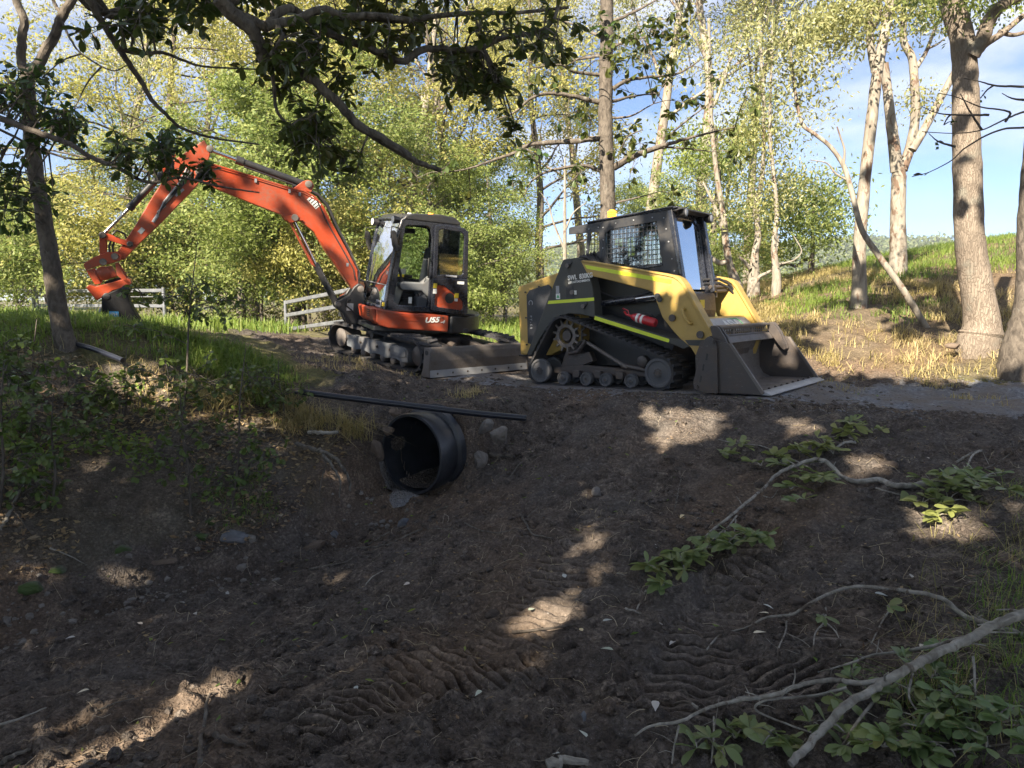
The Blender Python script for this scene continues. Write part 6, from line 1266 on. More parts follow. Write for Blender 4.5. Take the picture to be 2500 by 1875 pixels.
def gate(label, a, b, za, zb, H, rails, post=.045, name='metal_gate', stays=True, wires=()):
    """a,b: ground plan ends; za,zb: heights of the gate's foot"""
    t = empty(name, (a[0], a[1], za), label, 'gate', 'galvanised yard gates'); A = np.array((a[0], a[1], za)); B = np.array((b[0], b[1], zb)); o = A.copy()
    for f in rails:
        p = A-o+np.array((0, 0, H*f)); q = B-o+np.array((0, 0, H*f)); d = q-p; L = np.linalg.norm(d); M = Matrix.Translation(Vector((p+q)/2)) @ Vector(d).to_track_quat('X', 'Z').to_matrix().to_4x4()
        MB(M).box((0, 0, 0), (L, .035, .085)).build('rail', M_GALV, t, bevel=.012)
    for f in wires:
        p = A-o+np.array((0, 0, H*f)); q = B-o+np.array((0, 0, H*f)); MB().tube([p, q], .012, 6).build('bar', M_GALV, t)
    for P in (A, B): MB().tube([P-o+np.array((0, 0, -.05)), P-o+np.array((0, 0, H+.02))], post, 10).build('post', M_GALV, t, smooth=True, angle=40)
    return t
def G2(u, Y): p = at(u, 760, Y); return (p[0], p[1])
def zof(v, Y): return at(1250, v, Y)[2]
gate('long galvanised gate behind the digging bucket, rounded top corner', G2(92, 19), G2(402, 17.5), zof(800, 19), zof(806, 17.5), 1.02, (.16, .58, .95), wires=(.80,))
gate('galvanised gate running out of the left edge beyond the forked tree', G2(-260, 19.5), G2(84, 19), zof(800, 19), zof(800, 19), 1.02, (.16, .95), wires=(.80, .58))
gate('low white looking gate glimpsed through the long gate', G2(120, 27), G2(238, 27), zof(790, 27), zof(790, 27), .62, (.1, .9))
gate('farther three rail gate right of the digging bucket', G2(412, 27), G2(584, 26), zof(806, 27), zof(802, 26), .80, (.05, .50, .95), .035)
gate('tilted three rail gate rising towards the excavator boom', G2(697, 16.5), G2(860, 14.5), zof(812, 16.5), zof(790, 14.5), .72, (.10, .55, .96), .035)
# wire fence at the wood edge right of the cab
wf = empty('wire_fence', tuple(at(1130, 790, 19)), 'sagging wire fence with short posts at the wood edge right of the cab', 'fence'); o_ = at(1130, 790, 19)
for k, u in enumerate((1130, 1180, 1235, 1290)):
    p = at(u, 790, 19+.3*k)-o_; MB().tube([p+np.array((0, 0, -.3)), p+np.array((.02, 0, .75))], .035, 7).build('post', M_TWIG, wf)
for h in (.25, .5, .7): MB().tube([at(1130, 790, 19)-o_+np.array((0, 0, h)), at(1210, 790, 19.4)-o_+np.array((0, 0, h-.05)), at(1290, 790, 19.9)-o_+np.array((0, 0, h))], .006, 5).build('wire', M_GALV, wf)
# --- culvert
def make_culvert():
    m = Mat('ribbed black plastic'); p = m.pos(obj=True); n = m.noise(p, 4, 7, .65); st = m.pos(obj=True, stretch=(1, 1, .12))
    c = m.ramp(n, [(.35, (.010, .011, .014)), (.6, (.028, .030, .036)), (.8, (.10, .09, .08))]); MP = m.done(m.bsdf(c, .38, spec=.6, nrm=m.bump(n, .15, .01)))
    ax = Vector(PIPE_AX); M = frame_matrix(PIPE_C-PIPE_AX*.06, ax.cross(Vector((0, 0, 1))) if False else Vector((0, 0, 1)).cross(ax), Vector((0, 0, 1)))
    # local: x to the side, y along the barrel, z up
    g = empty('culvert_pipe', (0, 0, 0), 'large black plastic culvert pipe opening in the cut bank', 'culvert pipe'); g.matrix_world = frame_matrix(PIPE_C-PIPE_AX*.06, Vector(PIPE_AX).cross(Vector((0, 0, 1))), Vector((0, 0, 1)))
    sgn = 1 if (g.matrix_world.to_3x3() @ Vector((0, 1, 0))).dot(ax) > 0 else -1
    r = PIPE_R; sq = 1.0
    prof = [(0, r-.022), (0, r), (.012, r+.006), (.24, r-.002), (.255, r+.034), (.32, r+.040), (.335, r-.012), (.37, r-.012), (.385, r+.050), (.46, r+.050), (.475, r-.014), (.51, r-.014), (.525, r+.050), (.60, r+.050), (.615, r-.014), (.65, r-.014), (.665, r+.05), (.74, r+.05), (.755, r-.01), (1.0, r-.01), (1.02, r+.04), (1.1, r+.04), (1.12, r-.02), (4.0, r-.02)]
    inn = [(4.0, r-.05), (.40, r-.05), (.37, r-.05), (.28, r-.026), (.0, r-.022)]
    P = [(sgn*h, q) for h, q in prof+inn]; t = np.linspace(0, math.tau, 64, endpoint=False); V = []
    for h, q in P:
        # slightly squashed, as loaded pipes are
        V.append(np.c_[q*1.0*np.cos(t)*(1+.02*np.sin(t)), np.full(64, h), q*np.sin(t)*1.02])
    k = np.arange(64); k2 = (k+1) % 64; F = [np.c_[i*64+k, i*64+k2, (i+1)*64+k2, (i+1)*64+k] for i in range(len(P)-1)]
    if sgn < 0: F = [f[:, ::-1] for f in F]
    MB().add(np.vstack(V), [np.vstack(F)]).build('barrel', MP, g, smooth=True, angle=32)
    # clay patch inside on the left wall, silt in the invert
    s = MB(); a = np.linspace(R(-125), R(-55), 16); y = np.linspace(.03, 1.4, 14); VV = []
    for yy in y:
        for b in a: rr = r-.052-.020*math.exp(-((b+math.pi/2)/.5)**2)-.01*rngT.random()+(.027 if yy < .3 else 0); VV.append((rr*math.cos(b), sgn*yy, rr*math.sin(b)))
    idx = np.arange(14*16).reshape(14, 16); s.add(VV, [np.stack([idx[:-1, :-1], idx[:-1, 1:], idx[1:, 1:], idx[1:, :-1]], -1).reshape(-1, 4)]); s.build('silt', M_SOIL, g, smooth=True)
    s = MB(); sd = 1 if (g.matrix_world.to_3x3() @ Vector((1, 0, 0))).x < 0 else -1
    for i, (aa, yy) in enumerate([(-.04, .10), (.16, .09), (.24, .17), (.18, .28), (0, .32), (-.14, .26), (-.17, .16)]): pass
    ang0 = math.pi-.25 if sd < 0 else .25
    pts = [(-.06, .10), (.14, .08), (.26, .15), (.24, .26), (.06, .31), (-.14, .27), (-.17, .16)]
    V = [((r-.028)*math.cos((math.pi-(-.0+da)) if sd < 0 else da), sgn*yy, (r-.028)*math.sin(da)+.02) for da, yy in pts]; V.append(tuple(np.mean(V, 0)*np.array((1.01, 1, 1))))
    s.add(V, [np.array([(i, (i+1) % 7, 7) for i in range(7)])]); s.build('dried_mud_patch', M_SOIL, g, smooth=True)
make_culvert()
# grey grout washed out beside the culvert's mouth
def make_grout():
    uv = [(925,1130),(955,1120),(965,1150),(985,1180),(1010,1200),(1025,1212),(1000,1222),(985,1238),(960,1240),(950,1225),(960,1205),(945,1180),(930,1155)]
    P = hitp(uv); n = len(P); c = P.mean(0); rng = np.random.default_rng(3); V = []; rings = 5
    for k in range(rings):
        f = 1-k/rings; Q = c+(P-c)*f; Q[:, 2] = ground_h(Q[:, 0], Q[:, 1])+.004+.022*(1-f**2)+rng.normal(0, .003, n); V.append(Q)
    cc = c.copy(); cc[2] = float(ground_h(c[:1], c[1:2])[0])+.028; V = np.vstack(V+[cc[None]]); i = np.arange(n); j = (i+1) % n
    F = [np.c_[i+k*n, j+k*n, j+(k+1)*n, i+(k+1)*n] for k in range(rings-1)]; F.append(np.c_[i+(rings-1)*n, j+(rings-1)*n, np.full(n, rings*n)])
    o = MB().add(V, F).build('grout_spill', M_GRAVEL, smooth=True); tag(o, 'blue grey grout washed down the left of the culvert mouth', 'grout')
make_grout()
# --- black water hose across the cutting
hs = [at(722, 955, 6.71), at(850, 972, 6.68), at(1000, 990, 6.6), at(1150, 1008, 6.5), at(1285, 1021, 6.42)]
hm = Mat('black poly pipe'); M_POLY = hm.done(hm.bsdf((.014, .016, .024), .28, spec=.6))
hq = smooth_path([tuple(p)+(.030,) for p in hs], 8); o = MB().tube(hq[:, :3], .030, 16).build('water_hose', M_POLY, smooth=True); tag(o, 'straight black poly water pipe laid across above the culvert', 'water pipe')
ho = smooth_path([tuple(at(u, v, Y))+(.05,) for u, v, Y in ((175, 838, 7.05), (215, 848, 6.95), (255, 862, 6.85), (300, 880, 6.7))], 6); tag(MB().tube(ho[:, :3], .026, 12).build('drain_hose', M_POLY, smooth=True), 'short length of black hose in grass right of the forked tree', 'hose')

# --- the air: a thin even haze over the whole scene
def make_haze():
    m = Mat('haze'); v = m.N('ShaderNodeVolumePrincipled'); v.inputs['Density'].default_value = .0007; v.inputs['Color'].default_value = (.86, .92, 1, 1); v.inputs['Anisotropy'].default_value = .25
    m.L(v.outputs[0], m.out.inputs[1]); o = MB().b2((-900, -700, -8), (1100, 1500, 60)).build('haze', m.m); o['kind'] = 'stuff'
make_haze()
# ------------------------------------------------------------------ grass
def inpoly(u, v, P):
    c = np.zeros(u.shape, bool); n = len(P); j = n-1
    for i in range(n):
        (xi, yi), (xj, yj) = P[i], P[j]; hit = ((yi > v) != (yj > v)) & (u < (xj-xi)*(v-yi)/(yj-yi+1e-9)+xi); c ^= hit; j = i
    return c
def scatter(n, x0, x1, y0, y1, poly, seed, dens=None):
    rng = np.random.default_rng(seed); x = rng.uniform(x0, x1, n); y = rng.uniform(y0, y1, n); z = ground_h(x, y); P = np.c_[x, y, z]; u, v = project(P); k = np.ones(n, bool)
    if poly is not None: k = inpoly(u, v, poly)
    if dens is not None: k &= rng.uniform(0, 1, n) < dens(x, y)
    c_ = P-PIPE_C; a_ = c_ @ PIPE_AX; k &= ~((a_ > -.08) & (a_ < 4.2) & (np.linalg.norm(c_-a_[:, None]*PIPE_AX, axis=1) < PIPE_R+.03))
    return P[k], rng
def tufts(P, rng, per, spread):
    return np.repeat(P, per, 0)+np.c_[rng.normal(0, spread, (len(P)*per, 2)), np.full(len(P)*per, -.01)]
nz = lambda s, f, lo, hi: (lambda x, y: sstep(lo, hi, fbm(x*f, y*f, 3, s)))
def off_machines(P):
    k = np.ones(len(P), bool)
    for (O, X, Yv, Z, cx, hx, hy, dz) in PADS:
        a = (P[:, 0]-O[0])*X[0]+(P[:, 1]-O[1])*X[1]-cx; b = (P[:, 0]-O[0])*Yv[0]+(P[:, 1]-O[1])*Yv[1]; k &= ~((np.abs(a) < hx+.1) & (np.abs(b) < hy+.1))
    return P[k]
def grass(name, parts, mat):
    Q = Quads()
    for P, rng, H, W, lean in parts: Q.blades(P, rng, H, W, lean)
    return Q.obj(name, mat)
# long green grass along the top of the left bank
P1, r1 = scatter(5200, -9, -.9, 5.8, 10.5, [(-300,700),(-300,840),(0,850),(200,850),(330,870),(560,930),(690,975),(740,960),(720,905),(640,880),(560,842),(300,790),(0,740)], 1, nz(5, 1.5, -.6, .2))
P1b, r1b = scatter(900, -4.2, -2.2, 6.5, 9.5, [(330,800),(560,850),(640,900),(700,960),(640,1000),(450,900)], 2)
grass('long_green_grass', [(tufts(P1, r1, 9, .05), r1, .14, .010, .95), (tufts(P1b, r1b, 14, .05), r1b, .22, .010, 1.0)], M_G_GRN)
P2, r2 = scatter(5000, -4.5, -.8, 5.6, 8.2, [(640,960),(700,985),(790,1025),(900,1045),(900,1075),(820,1085),(700,1060),(560,1030),(400,960),(300,900)], 3, nz(9, 1.6, -.4, .3))
dryp = tufts(P2, r2, 12, .05); Q = Quads(); Q.blades(dryp, r2, .22, .006, 1.3)
P2b, r2b = scatter(2500, -9, -2.2, 5.0, 8.2, [(-300,830),(0,840),(250,850),(480,930),(620,1010),(560,1100),(300,1010),(0,1000),(-300,980)], 4, nz(12, 1.8, 0, .4)); Q.blades(tufts(P2b, r2b, 8, .06), r2b, .16, .006, .9)
Q.obj('dry_hanging_grass', M_G_MIX)
# a few tufts on the shoulder of the cutting and on the gravel's edges
P3, r3 = scatter(2600, -3.2, 6, 6.4, 10.5, [(640,850),(1130,915),(1240,935),(1270,960),(1100,975),(900,950),(700,905)], 5, nz(20, 2.4, .12, .4))
P3b, r3b = scatter(3500, .5, 8, 6.0, 11, [(1900,935),(2100,920),(2500,955),(2500,1000),(2200,975),(2000,960)], 6, nz(22, 1.6, .05, .5)); P3 = off_machines(P3)
grass('shoulder_tufts', [(tufts(P3, r3, 9, .04), r3, .12, .006, 1.1), (tufts(P3b, r3b, 7, .05), r3b, .10, .006, .9)], M_G_MIX)
# the right slope: straw tussocks with greener runs
def slope_d(x, y): return (.25+.75*sstep(-.35, .15, fbm(x*.9, y*.9, 3, 40)))
P4, r4 = scatter(15000, 2.4, 17, 8.6, 24, [(1640,690),(1850,650),(2100,560),(2520,540),(2520,955),(2300,950),(2080,915),(2030,900),(1640,800)], 7, slope_d); P4 = off_machines(P4)
gm = fbm(P4[:, 0]*.5, P4[:, 1]*.5, 3, 41) > .26; bare = fbm(P4[:, 0]*.7+4, P4[:, 1]*.7, 3, 43) > .30
crest = P4[:, 2] > np.interp(P4[:, 1], [9, 12, 15, 20], [1.2, 1.5, 1.6, 1.9]); gm |= crest; bare &= ~crest
grass('straw_tussocks', [(tufts(P4[~gm & ~bare], r4, 9, .06), r4, .19, .010, 1.25)], M_G_MIX); grass('green_slope_grass', [(tufts(P4[gm], r4, 7, .07), r4, .18, .011, .9)], M_G_GRN)
# meadow behind the machines
P5, r5 = scatter(12000, -20, 8, 11.5, 30, [(-100,740),(1720,700),(1720,840),(1300,860),(1100,830),(1060,815),(820,800),(560,830),(-100,840)], 8, nz(50, .6, -.9, .0)); P5 = off_machines(P5); P5 = P5[(P5[:, 0] < -5.0+.0*P5[:, 1]) | (P5[:, 1] > 13.2)]
grass('meadow_grass', [(tufts(P5, r5, 5, .12), r5, .30, .020, .6)], M_G_GRN)
# lower right corner by the viewer
P6, r6 = scatter(2600, 1.2, 4.5, 1.6, 6.2, [(2360,1270),(2440,1200),(2600,1150),(2600,1900),(2050,1900),(2180,1690),(2300,1600),(2380,1480),(2420,1350)], 9, nz(60, 1.8, -.5, .3))
grass('corner_grass', [(tufts(P6, r6, 7, .035), r6, .11, .004, 1.0)], M_G_GRN)
P6b, r6b = scatter(700, 1.2, 4.5, 1.6, 6.2, [(2250,1330),(2440,1200),(2600,1150),(2600,1900),(2150,1800)], 10); grass('corner_straw', [(tufts(P6b, r6b, 5, .04), r6b, .14, .003, 1.4)], M_G_DRY)
# creeping weeds on the left bank
P7, r7 = scatter(6500, -6, -1.0, 4.4, 8, [(-50,1000),(300,950),(560,1000),(800,1060),(760,1120),(650,1250),(560,1290),(420,1180),(250,1100),(0,1130)], 11, nz(70, 1.4, -.15, .4))
Q = Quads(); Q.leaves(np.repeat(P7, 9, 0)+np.c_[r7.normal(0, .07, (len(P7)*9, 2)), r7.uniform(0, .10, len(P7)*9)], r7, .055, .036, -.1, .1, .3); Q.obj('creeping_weeds', M_G_GRN)
P8, r8 = scatter(1500, -4, -1.4, 4.8, 6.2, [(500,1180),(640,1150),(680,1270),(560,1300)], 12); Q = Quads(); Q.blades(tufts(P8, r8, 8, .03), r8, .06, .004, 1.2); Q.leaves(P8+np.array((0, 0, .03)), r8, .035, .025, -.2, .1, .3); Q.obj('mossy_weeds', M_G_GRN)
# ------------------------------------------------------------------ litter, crumbs, stones
def litter(name, n, box, poly, seed, L, W, dens, mat=M_L_LIT):
    P, r = scatter(n, *box, poly, seed, dens); P = P+np.array((0, 0, .008)); Q = Quads(); Q.leaves(P, r, L, W, -.05, .25, .72); return Q.obj(name, mat)
litter('leaf_litter', 30000, (-8, -.9, 4.0, 8.2), [(-200,850),(330,870),(700,1010),(860,1080),(760,1230),(640,1320),(450,1360),(250,1330),(0,1420),(-200,1400)], 21, .055, .030, nz(80, 1.1, -.35, .35))
litter('scattered_leaves', 7000, (-4, 4.2, 1.7, 8.8), None, 22, .032, .013, lambda x, y: .5*sstep(-.3, .5, fbm(x*1.2, y*1.2, 3, 81)))
litter('fresh_leaf_scraps', 1100, (-4, 4.5, 1.7, 8.0), None, 23, .050, .018, lambda x, y: .6*sstep(-.3, .5, fbm(x, y, 3, 82)), M_G_GRN)
def m_rock(name, a, b, moss=False):
    m = Mat(name); p = m.pos(obj=True); n = m.noise(p, 9, 7, .65, .5); n2 = m.noise(p, 2.2, 4); c = m.ramp(n, [(.3, a), (.7, b)]); c = m.mix(m.ramp(n2, [(.5, 0.), (.7, .7)]), c, (.07, .05, .038))
    if moss: c = m.mix(m.ramp(n2, [(.4, 0.), (.55, .9)]), c, (.05, .085, .02))
    return m.done(m.bsdf(c, .85, spec=.25, nrm=m.bump(n, .5, .02)))
M_R1 = m_rock('grey river stone', (.11, .10, .092), (.26, .24, .215)); M_R2 = m_rock('brown stone', (.10, .075, .058), (.20, .155, .12)); M_R3 = m_rock('bluish stone', (.09, .095, .105), (.21, .22, .24)); M_R4 = m_rock('mossy stone', (.09, .085, .07), (.19, .18, .15), True); M_R5 = m_rock('dark clod', (.045, .035, .03), (.10, .08, .065))
def fibres():
    P, r = scatter(5000, -4.2, 4.4, 1.8, 9.0, None, 24, lambda x, y: soil_mask(x, y)*(.15+.85*sstep(-.1, .5, fbm(x*1.1, y*1.1, 3, 85)))); B = MB(); n = len(P); V = []; F = []
    a = r.uniform(0, math.tau, n); l = r.uniform(.04, .16, n); cur = r.normal(0, .9, n); w = r.uniform(.0006, .0016, n); base = np.arange(n)*10
    pts = []; x, y = P[:, 0].copy(), P[:, 1].copy()
    for k in range(5):
        z = ground_h(x, y)+.006+.010*np.sin(k*.8)*r.uniform(0, 1, n); sx, sy = -np.sin(a)*w, np.cos(a)*w; pts += [np.c_[x-sx, y-sy, z], np.c_[x+sx, y+sy, z+.001]]; x = x+np.cos(a)*l/4; y = y+np.sin(a)*l/4; a = a+cur/4
    V = np.stack(pts, 1).reshape(-1, 3); i = base[:, None]; F = np.vstack([i+np.array([[2*k, 2*k+1, 2*k+3, 2*k+2]]) for k in range(4)]); B.add(V, [F]); me = B.mesh('root_fibres'); me.materials.append(m_leaf('pale fibres', [(.16, .12, .09), (.30, .25, .19), (.42, .37, .29)], .1)); tag(inst('root_fibres', me), kind='stuff')
fibres()
def crumbs(name, n, box, seed, smin, smax, mat, mask):
    P, r = scatter(n, *box, None, seed, mask); P = off_machines(P); n = len(P)
    ico = np.array([(0,0,1),(.894,0,.447),(.276,.851,.447),(-.724,.526,.447),(-.724,-.526,.447),(.276,-.851,.447),(.724,.526,-.447),(-.276,.851,-.447),(-.894,0,-.447),(-.276,-.851,-.447),(.724,-.526,-.447),(0,0,-1)])
    F = np.array([(0,1,2),(0,2,3),(0,3,4),(0,4,5),(0,5,1),(1,6,2),(2,7,3),(3,8,4),(4,9,5),(5,10,1),(6,7,2),(7,8,3),(8,9,4),(9,10,5),(10,6,1),(11,7,6),(11,8,7),(11,9,8),(11,10,9),(11,6,10)])
    s = smin*(smax/smin)**(r.uniform(0, 1, n)**2.2); V = ico[None]*s[:, None, None]*r.uniform(.65, 1.25, (n, 12, 1))*np.array((1, 1, .75)); a = r.uniform(0, math.tau, n); c, q = np.cos(a)[:, None], np.sin(a)[:, None]
    V = np.stack([V[..., 0]*c-V[..., 1]*q, V[..., 0]*q+V[..., 1]*c, V[..., 2]], -1)+P[:, None]
    mb = MB(); mb.add(V.reshape(-1, 3), [(F[None]+np.arange(n)[:, None, None]*12).reshape(-1, 3)]); me = mb.mesh(name, False); me.materials.append(mat); tag(inst(name, me), kind='stuff')
crumbs('soil_clods', 42000, (-4.2, 4.4, 1.8, 9.5), 31, .004, .040, M_SOIL, lambda x, y: soil_mask(x, y)*(1-.9*prints_h(x, y)[1])*(.15+.85*sstep(-.1, .5, fbm(x*1.3, y*1.3, 3, 83))))
crumbs('gully_pebbles', 9000, (-4.2, -.6, 3.2, 7.0), 33, .006, .035, M_R1, lambda x, y: np.exp(-(seg_dist(x, y, GULLY)[0]/.22)**2)*(.2+.8*sstep(-.3, .3, fbm(x*2, y*2, 3, 84))))
crumbs('road_stones', 14000, (.0, 8, 5.9, 9.9), 32, .005, .020, M_GRAVEL, lambda x, y: (seg_dist(x, y, ROAD)[0] < 1.45).astype(float))
def rock(u, v, w, h, mat, label, seed, name='rock', cat='rock', rot=0, flat=.7, Y=None, d=None):
    p = hitp([(u, v)])[0] if Y is None else at(u, v, Y); sc = p[1]/FPX; rx = w*sc/2; rz = h*sc/2; ry = (rx+rz)/2 if d is None else d
    rng = np.random.default_rng(seed); mb = MB(); nth, nph = 7, 10; V = [(0, 0, 1.)]
    for i in range(1, nth): 
        for j in range(nph): a = math.pi*i/nth; b = math.tau*j/nph+.2*(i % 2); V.append((math.sin(a)*math.cos(b), math.sin(a)*math.sin(b), math.cos(a)))
    V.append((0, 0, -1.)); V = np.array(V)
    for k in range(13):      # cut facets
        n = rng.normal(size=3); n /= np.linalg.norm(n); lim = rng.uniform(.48, .80); dd = V @ n; V -= n[None]*np.maximum(dd-lim, 0)[:, None]
    V *= 1+rng.normal(0, .015, (len(V), 1)); V = V*np.array((rx, ry, rz))*1.12; c, s = math.cos(rot), math.sin(rot); V = np.c_[V[:, 0]*c-V[:, 2]*s, V[:, 1], V[:, 0]*s+V[:, 2]*c]
    F3 = [(0, 1+j, 1+(j+1) % nph) for j in range(nph)]+[(len(V)-1, 1+(nth-2)*nph+(j+1) % nph, 1+(nth-2)*nph+j) for j in range(nph)]
    F4 = [(1+i*nph+j, 1+(i+1)*nph+j, 1+(i+1)*nph+(j+1) % nph, 1+i*nph+(j+1) % nph) for i in range(nth-2) for j in range(nph)]
    mb.add(V, [np.array(F3), np.array(F4)]); o = mb.build(name, mat, smooth=False, bevel=.004); o.location = p+np.array((0, ry*.55, -rz*.12 if Y is None else 0)); tag(o, label, cat, 'stones in and round the cutting'); return o
ROCKS = [(918,1098,44,60,M_R2,'brown slab leaning against the left side of the culvert mouth',.2,6.55),(945,1052,34,26,M_R2,'small brown stone above the left of the culvert',0,6.7),(963,1008,32,30,M_R2,'rounded stone tucked under the water pipe left of the culvert',0,6.9),
 (1183,1045,36,56,M_R1,'pale upright stone nearest the culvert under the water pipe',-.5,6.75),(1222,1060,62,42,M_R1,'pale wedge shaped stone under the end of the water pipe',.45,6.6),(1172,1128,60,52,M_R1,'craggy grey rock wedged against the right of the culvert',.6,6.62),(1100,1168,52,26,M_R2,'low brown stone at the lower right of the culvert mouth',.2,None),
 (760,1336,88,36,M_R2,'long flat topped brown stone lying in the gully bed',.1,None),(817,1308,30,32,M_R3,'bluish angular stone behind the long flat stone',.3,None),(853,1312,26,22,M_R5,'dark rounded stone beside the bluish one',0,None),(872,1318,26,20,M_R2,'tan pebble next to the dark rounded stone',0,None),(985,1282,44,34,M_R3,'grey blue stone amid the roots',.5,None),
 (560,1318,84,54,M_R3,'broad bluish grey boulder half sunk in the gully litter',0,None),(510,1276,56,36,M_R4,'mossy yellowed stone above the broad boulder',0,None),(480,1310,64,30,M_R4,'flat mossy stone left of the broad boulder',0,None),(610,1320,34,24,M_R1,'pale stone just right of the broad boulder',0,None),(292,1344,46,44,M_R4,'green mossy stone in the leaf litter',0,None),
 (130,1395,64,22,M_R4,'low flat mossy slab in the gully on the left',0,None),(65,1438,90,34,M_R4,'long greyish slab at the far left of the gully',0,None),(380,1374,110,18,M_R2,'thin flat stone strip in the gully bed',.1,None),(585,1390,30,34,M_R1,'pale round stone below the broad boulder',0,None),(555,1418,26,20,M_R1,'small pale pebble lower in the gully',0,None),(645,1462,52,44,M_R5,'dark brown stone embedded in the gully slope',.2,None),(595,1365,24,18,M_R1,'grey pebble by the gully boulder',0,None),
 (98,1187,38,36,M_R1,'light quartz lump on the left bank',0,None),(208,1102,34,34,M_R2,'brown round cobble on the left bank',0,None),(218,990,26,20,M_R2,'pinkish cobble near the middle of the left bank',0,None),(1423,1758,26,42,M_R3,'small upright stone on the bare soil near the bottom',0,None),(1953,1472,52,38,M_R5,'dark pointed stone beside the thin fallen branch',.1,None),(1205,1507,44,36,M_R5,'brown lump at the edge of the lower track print',0,None),
 (1460,1207,30,36,M_R1,'grey pebble above the upper track print',.3,None),(2182,1143,60,52,M_R5,'round soil caked boulder under the embankment edge',0,None),(2460,1372,70,46,M_R2,'reddish brown stone at the right edge by the grass',-.2,None),(1910,1410,26,32,M_R5,'dark clod below the small leafy branch',0,None),(1338,1500,10,10,M_R1,'tiny pebble in the lower track print',0,None),
 (2110,925,64,26,M_R3,'grey blue boulder at the gravel edge beyond the bucket',0,9.3),(1440,1500,40,34,M_R5,'crumbly clod right of the lower print',0,None),(2330,845,40,20,M_R2,'stone at the foot of the massive trunk',0,9.3)]
for k, (u, v, w, h, m, lb, rt, Y) in enumerate(ROCKS): rock(u, v, w, h, m, lb, 100+k, rot=rt, Y=Y)
# ------------------------------------------------------------------ roots, sticks
def stick(uvs, r0, r1, label, name='stick', cat='stick', mat=M_TWIG, lift=.0, group=None, Y=None, wob=.3):
    P = hitp(uvs) if Y is None else np.array([at(u, v, Y[k] if hasattr(Y, '__len__') else Y) for k, (u, v) in enumerate(uvs)])
    n = len(P); P = P+np.array((0, 0, lift)); Q = smooth_path([tuple(p)+(r0+(r1-r0)*k/max(1, n-1),) for k, p in enumerate(P)], 5); rg_ = np.random.default_rng(len(uvs)+int(uvs[0][0])); Q[1:-1, :3] += rg_.normal(0, 1, (len(Q)-2, 3))*Q[1:-1, 3:4]*wob
    o = MB().tube(Q[:, :3], Q[:, 3], 7).build(name, mat, smooth=True); tag(o, label, cat, group); return o
RT = 'roots hanging from the cut bank'; z2 = lambda pts: [(650+.31646*x, 900+.31646*y) for x, y in pts]
stick(z2([(240, 620), (350, 660), (450, 690), (540, 740), (600, 820), (640, 900), (650, 990)]), .020, .010, 'thickest forked root arching down the bank left of the culvert', 'root', 'root', lift=.05, group=RT, Y=[6.25, 6.1, 6.05, 6.0, 5.95, 5.9, 5.86])
stick(z2([(440, 700), (500, 770), (550, 850), (575, 930), (565, 1030)]), .014, .006, 'second root beside the arching one', 'root', 'root', lift=.04, group=RT, Y=[6.02, 5.96, 5.9, 5.87, 5.85])
stick(z2([(450, 720), (460, 780), (430, 870), (415, 960), (415, 1010)]), .007, .003, 'thin rootlet dangling left of the arching root', 'root', 'root', lift=.03, group=RT, Y=6.0)
stick(z2([(330, 540), (420, 545), (555, 540)]), .018, .015, 'stubby broken branch stub poking from the dry grass', lift=.06, mat=M_FALLEN, Y=[6.5, 6.4, 6.35])
stick(z2([(1720, 680), (1800, 690), (1895, 700)]), .022, .018, 'short brown log stub right of the craggy rock', lift=.03, mat=M_BROWN)
for k, (pts, r) in enumerate((([(790, 1370), (960, 1270), (1140, 1190), (1300, 1110), (1400, 1070)], .009), ([(820, 1310), (920, 1250), (1000, 1190)], .007), ([(540, 1410), (740, 1390), (900, 1370), (1060, 1260), (1240, 1130)], .008), ([(920, 1380), (1060, 1310), (1200, 1250), (1330, 1245), (1440, 1250)], .007), ([(830, 1340), (900, 1300), (960, 1265), (1110, 1240)], .006), ([(330, 1560), (480, 1530), (600, 1510), (690, 1460), (780, 1460), (980, 1510)], .008), ([(1530, 1200), (1640, 1255), (1790, 1275), (1950, 1245)], .006), ([(1960, 1140), (2010, 1220), (2060, 1290), (2210, 1320)], .009), ([(2010, 1160), (2100, 1080)], .006), ([(1880, 850), (1960, 740), (2050, 690), (2130, 660)], .006), ([(1640, 665), (1720, 660), (1800, 590)], .004), ([(1520, 1020), (1590, 930), (1700, 935)], .005))):
    lbs = ['straight reddish root running up from the long flat stone', 'short pale root left of the straight reddish one', 'lowest of the bundled roots below the culvert', 'curved root under the bundled roots', 'thin root crossing the middle of the root bundle', 'gnarled root lying along the gully bed', 'wavy thin root on the dark slope', 'hooked dark root at the slope crossing', 'short prong rising from the hooked root', 'thin root angling up to the embankment', 'wiry rootlet beside the log stub', 'small bent rootlet below the log stub']
    stick(z2(pts), r, r*.5, lbs[k], 'root', 'root', M_TWIG, .012, 'torn roots on the slope below the culvert')
c1_ = lambda pts: [(x*.5651, 1200+y*.5651) for x, y in pts]; c2_ = lambda pts: [(1250+x*.5651, 1300+y*.5651) for x, y in pts]; c3x = lambda pts: [(1500+x*.45208, 950+y*.45208) for x, y in pts]
SG = 'loose sticks on the bare soil'
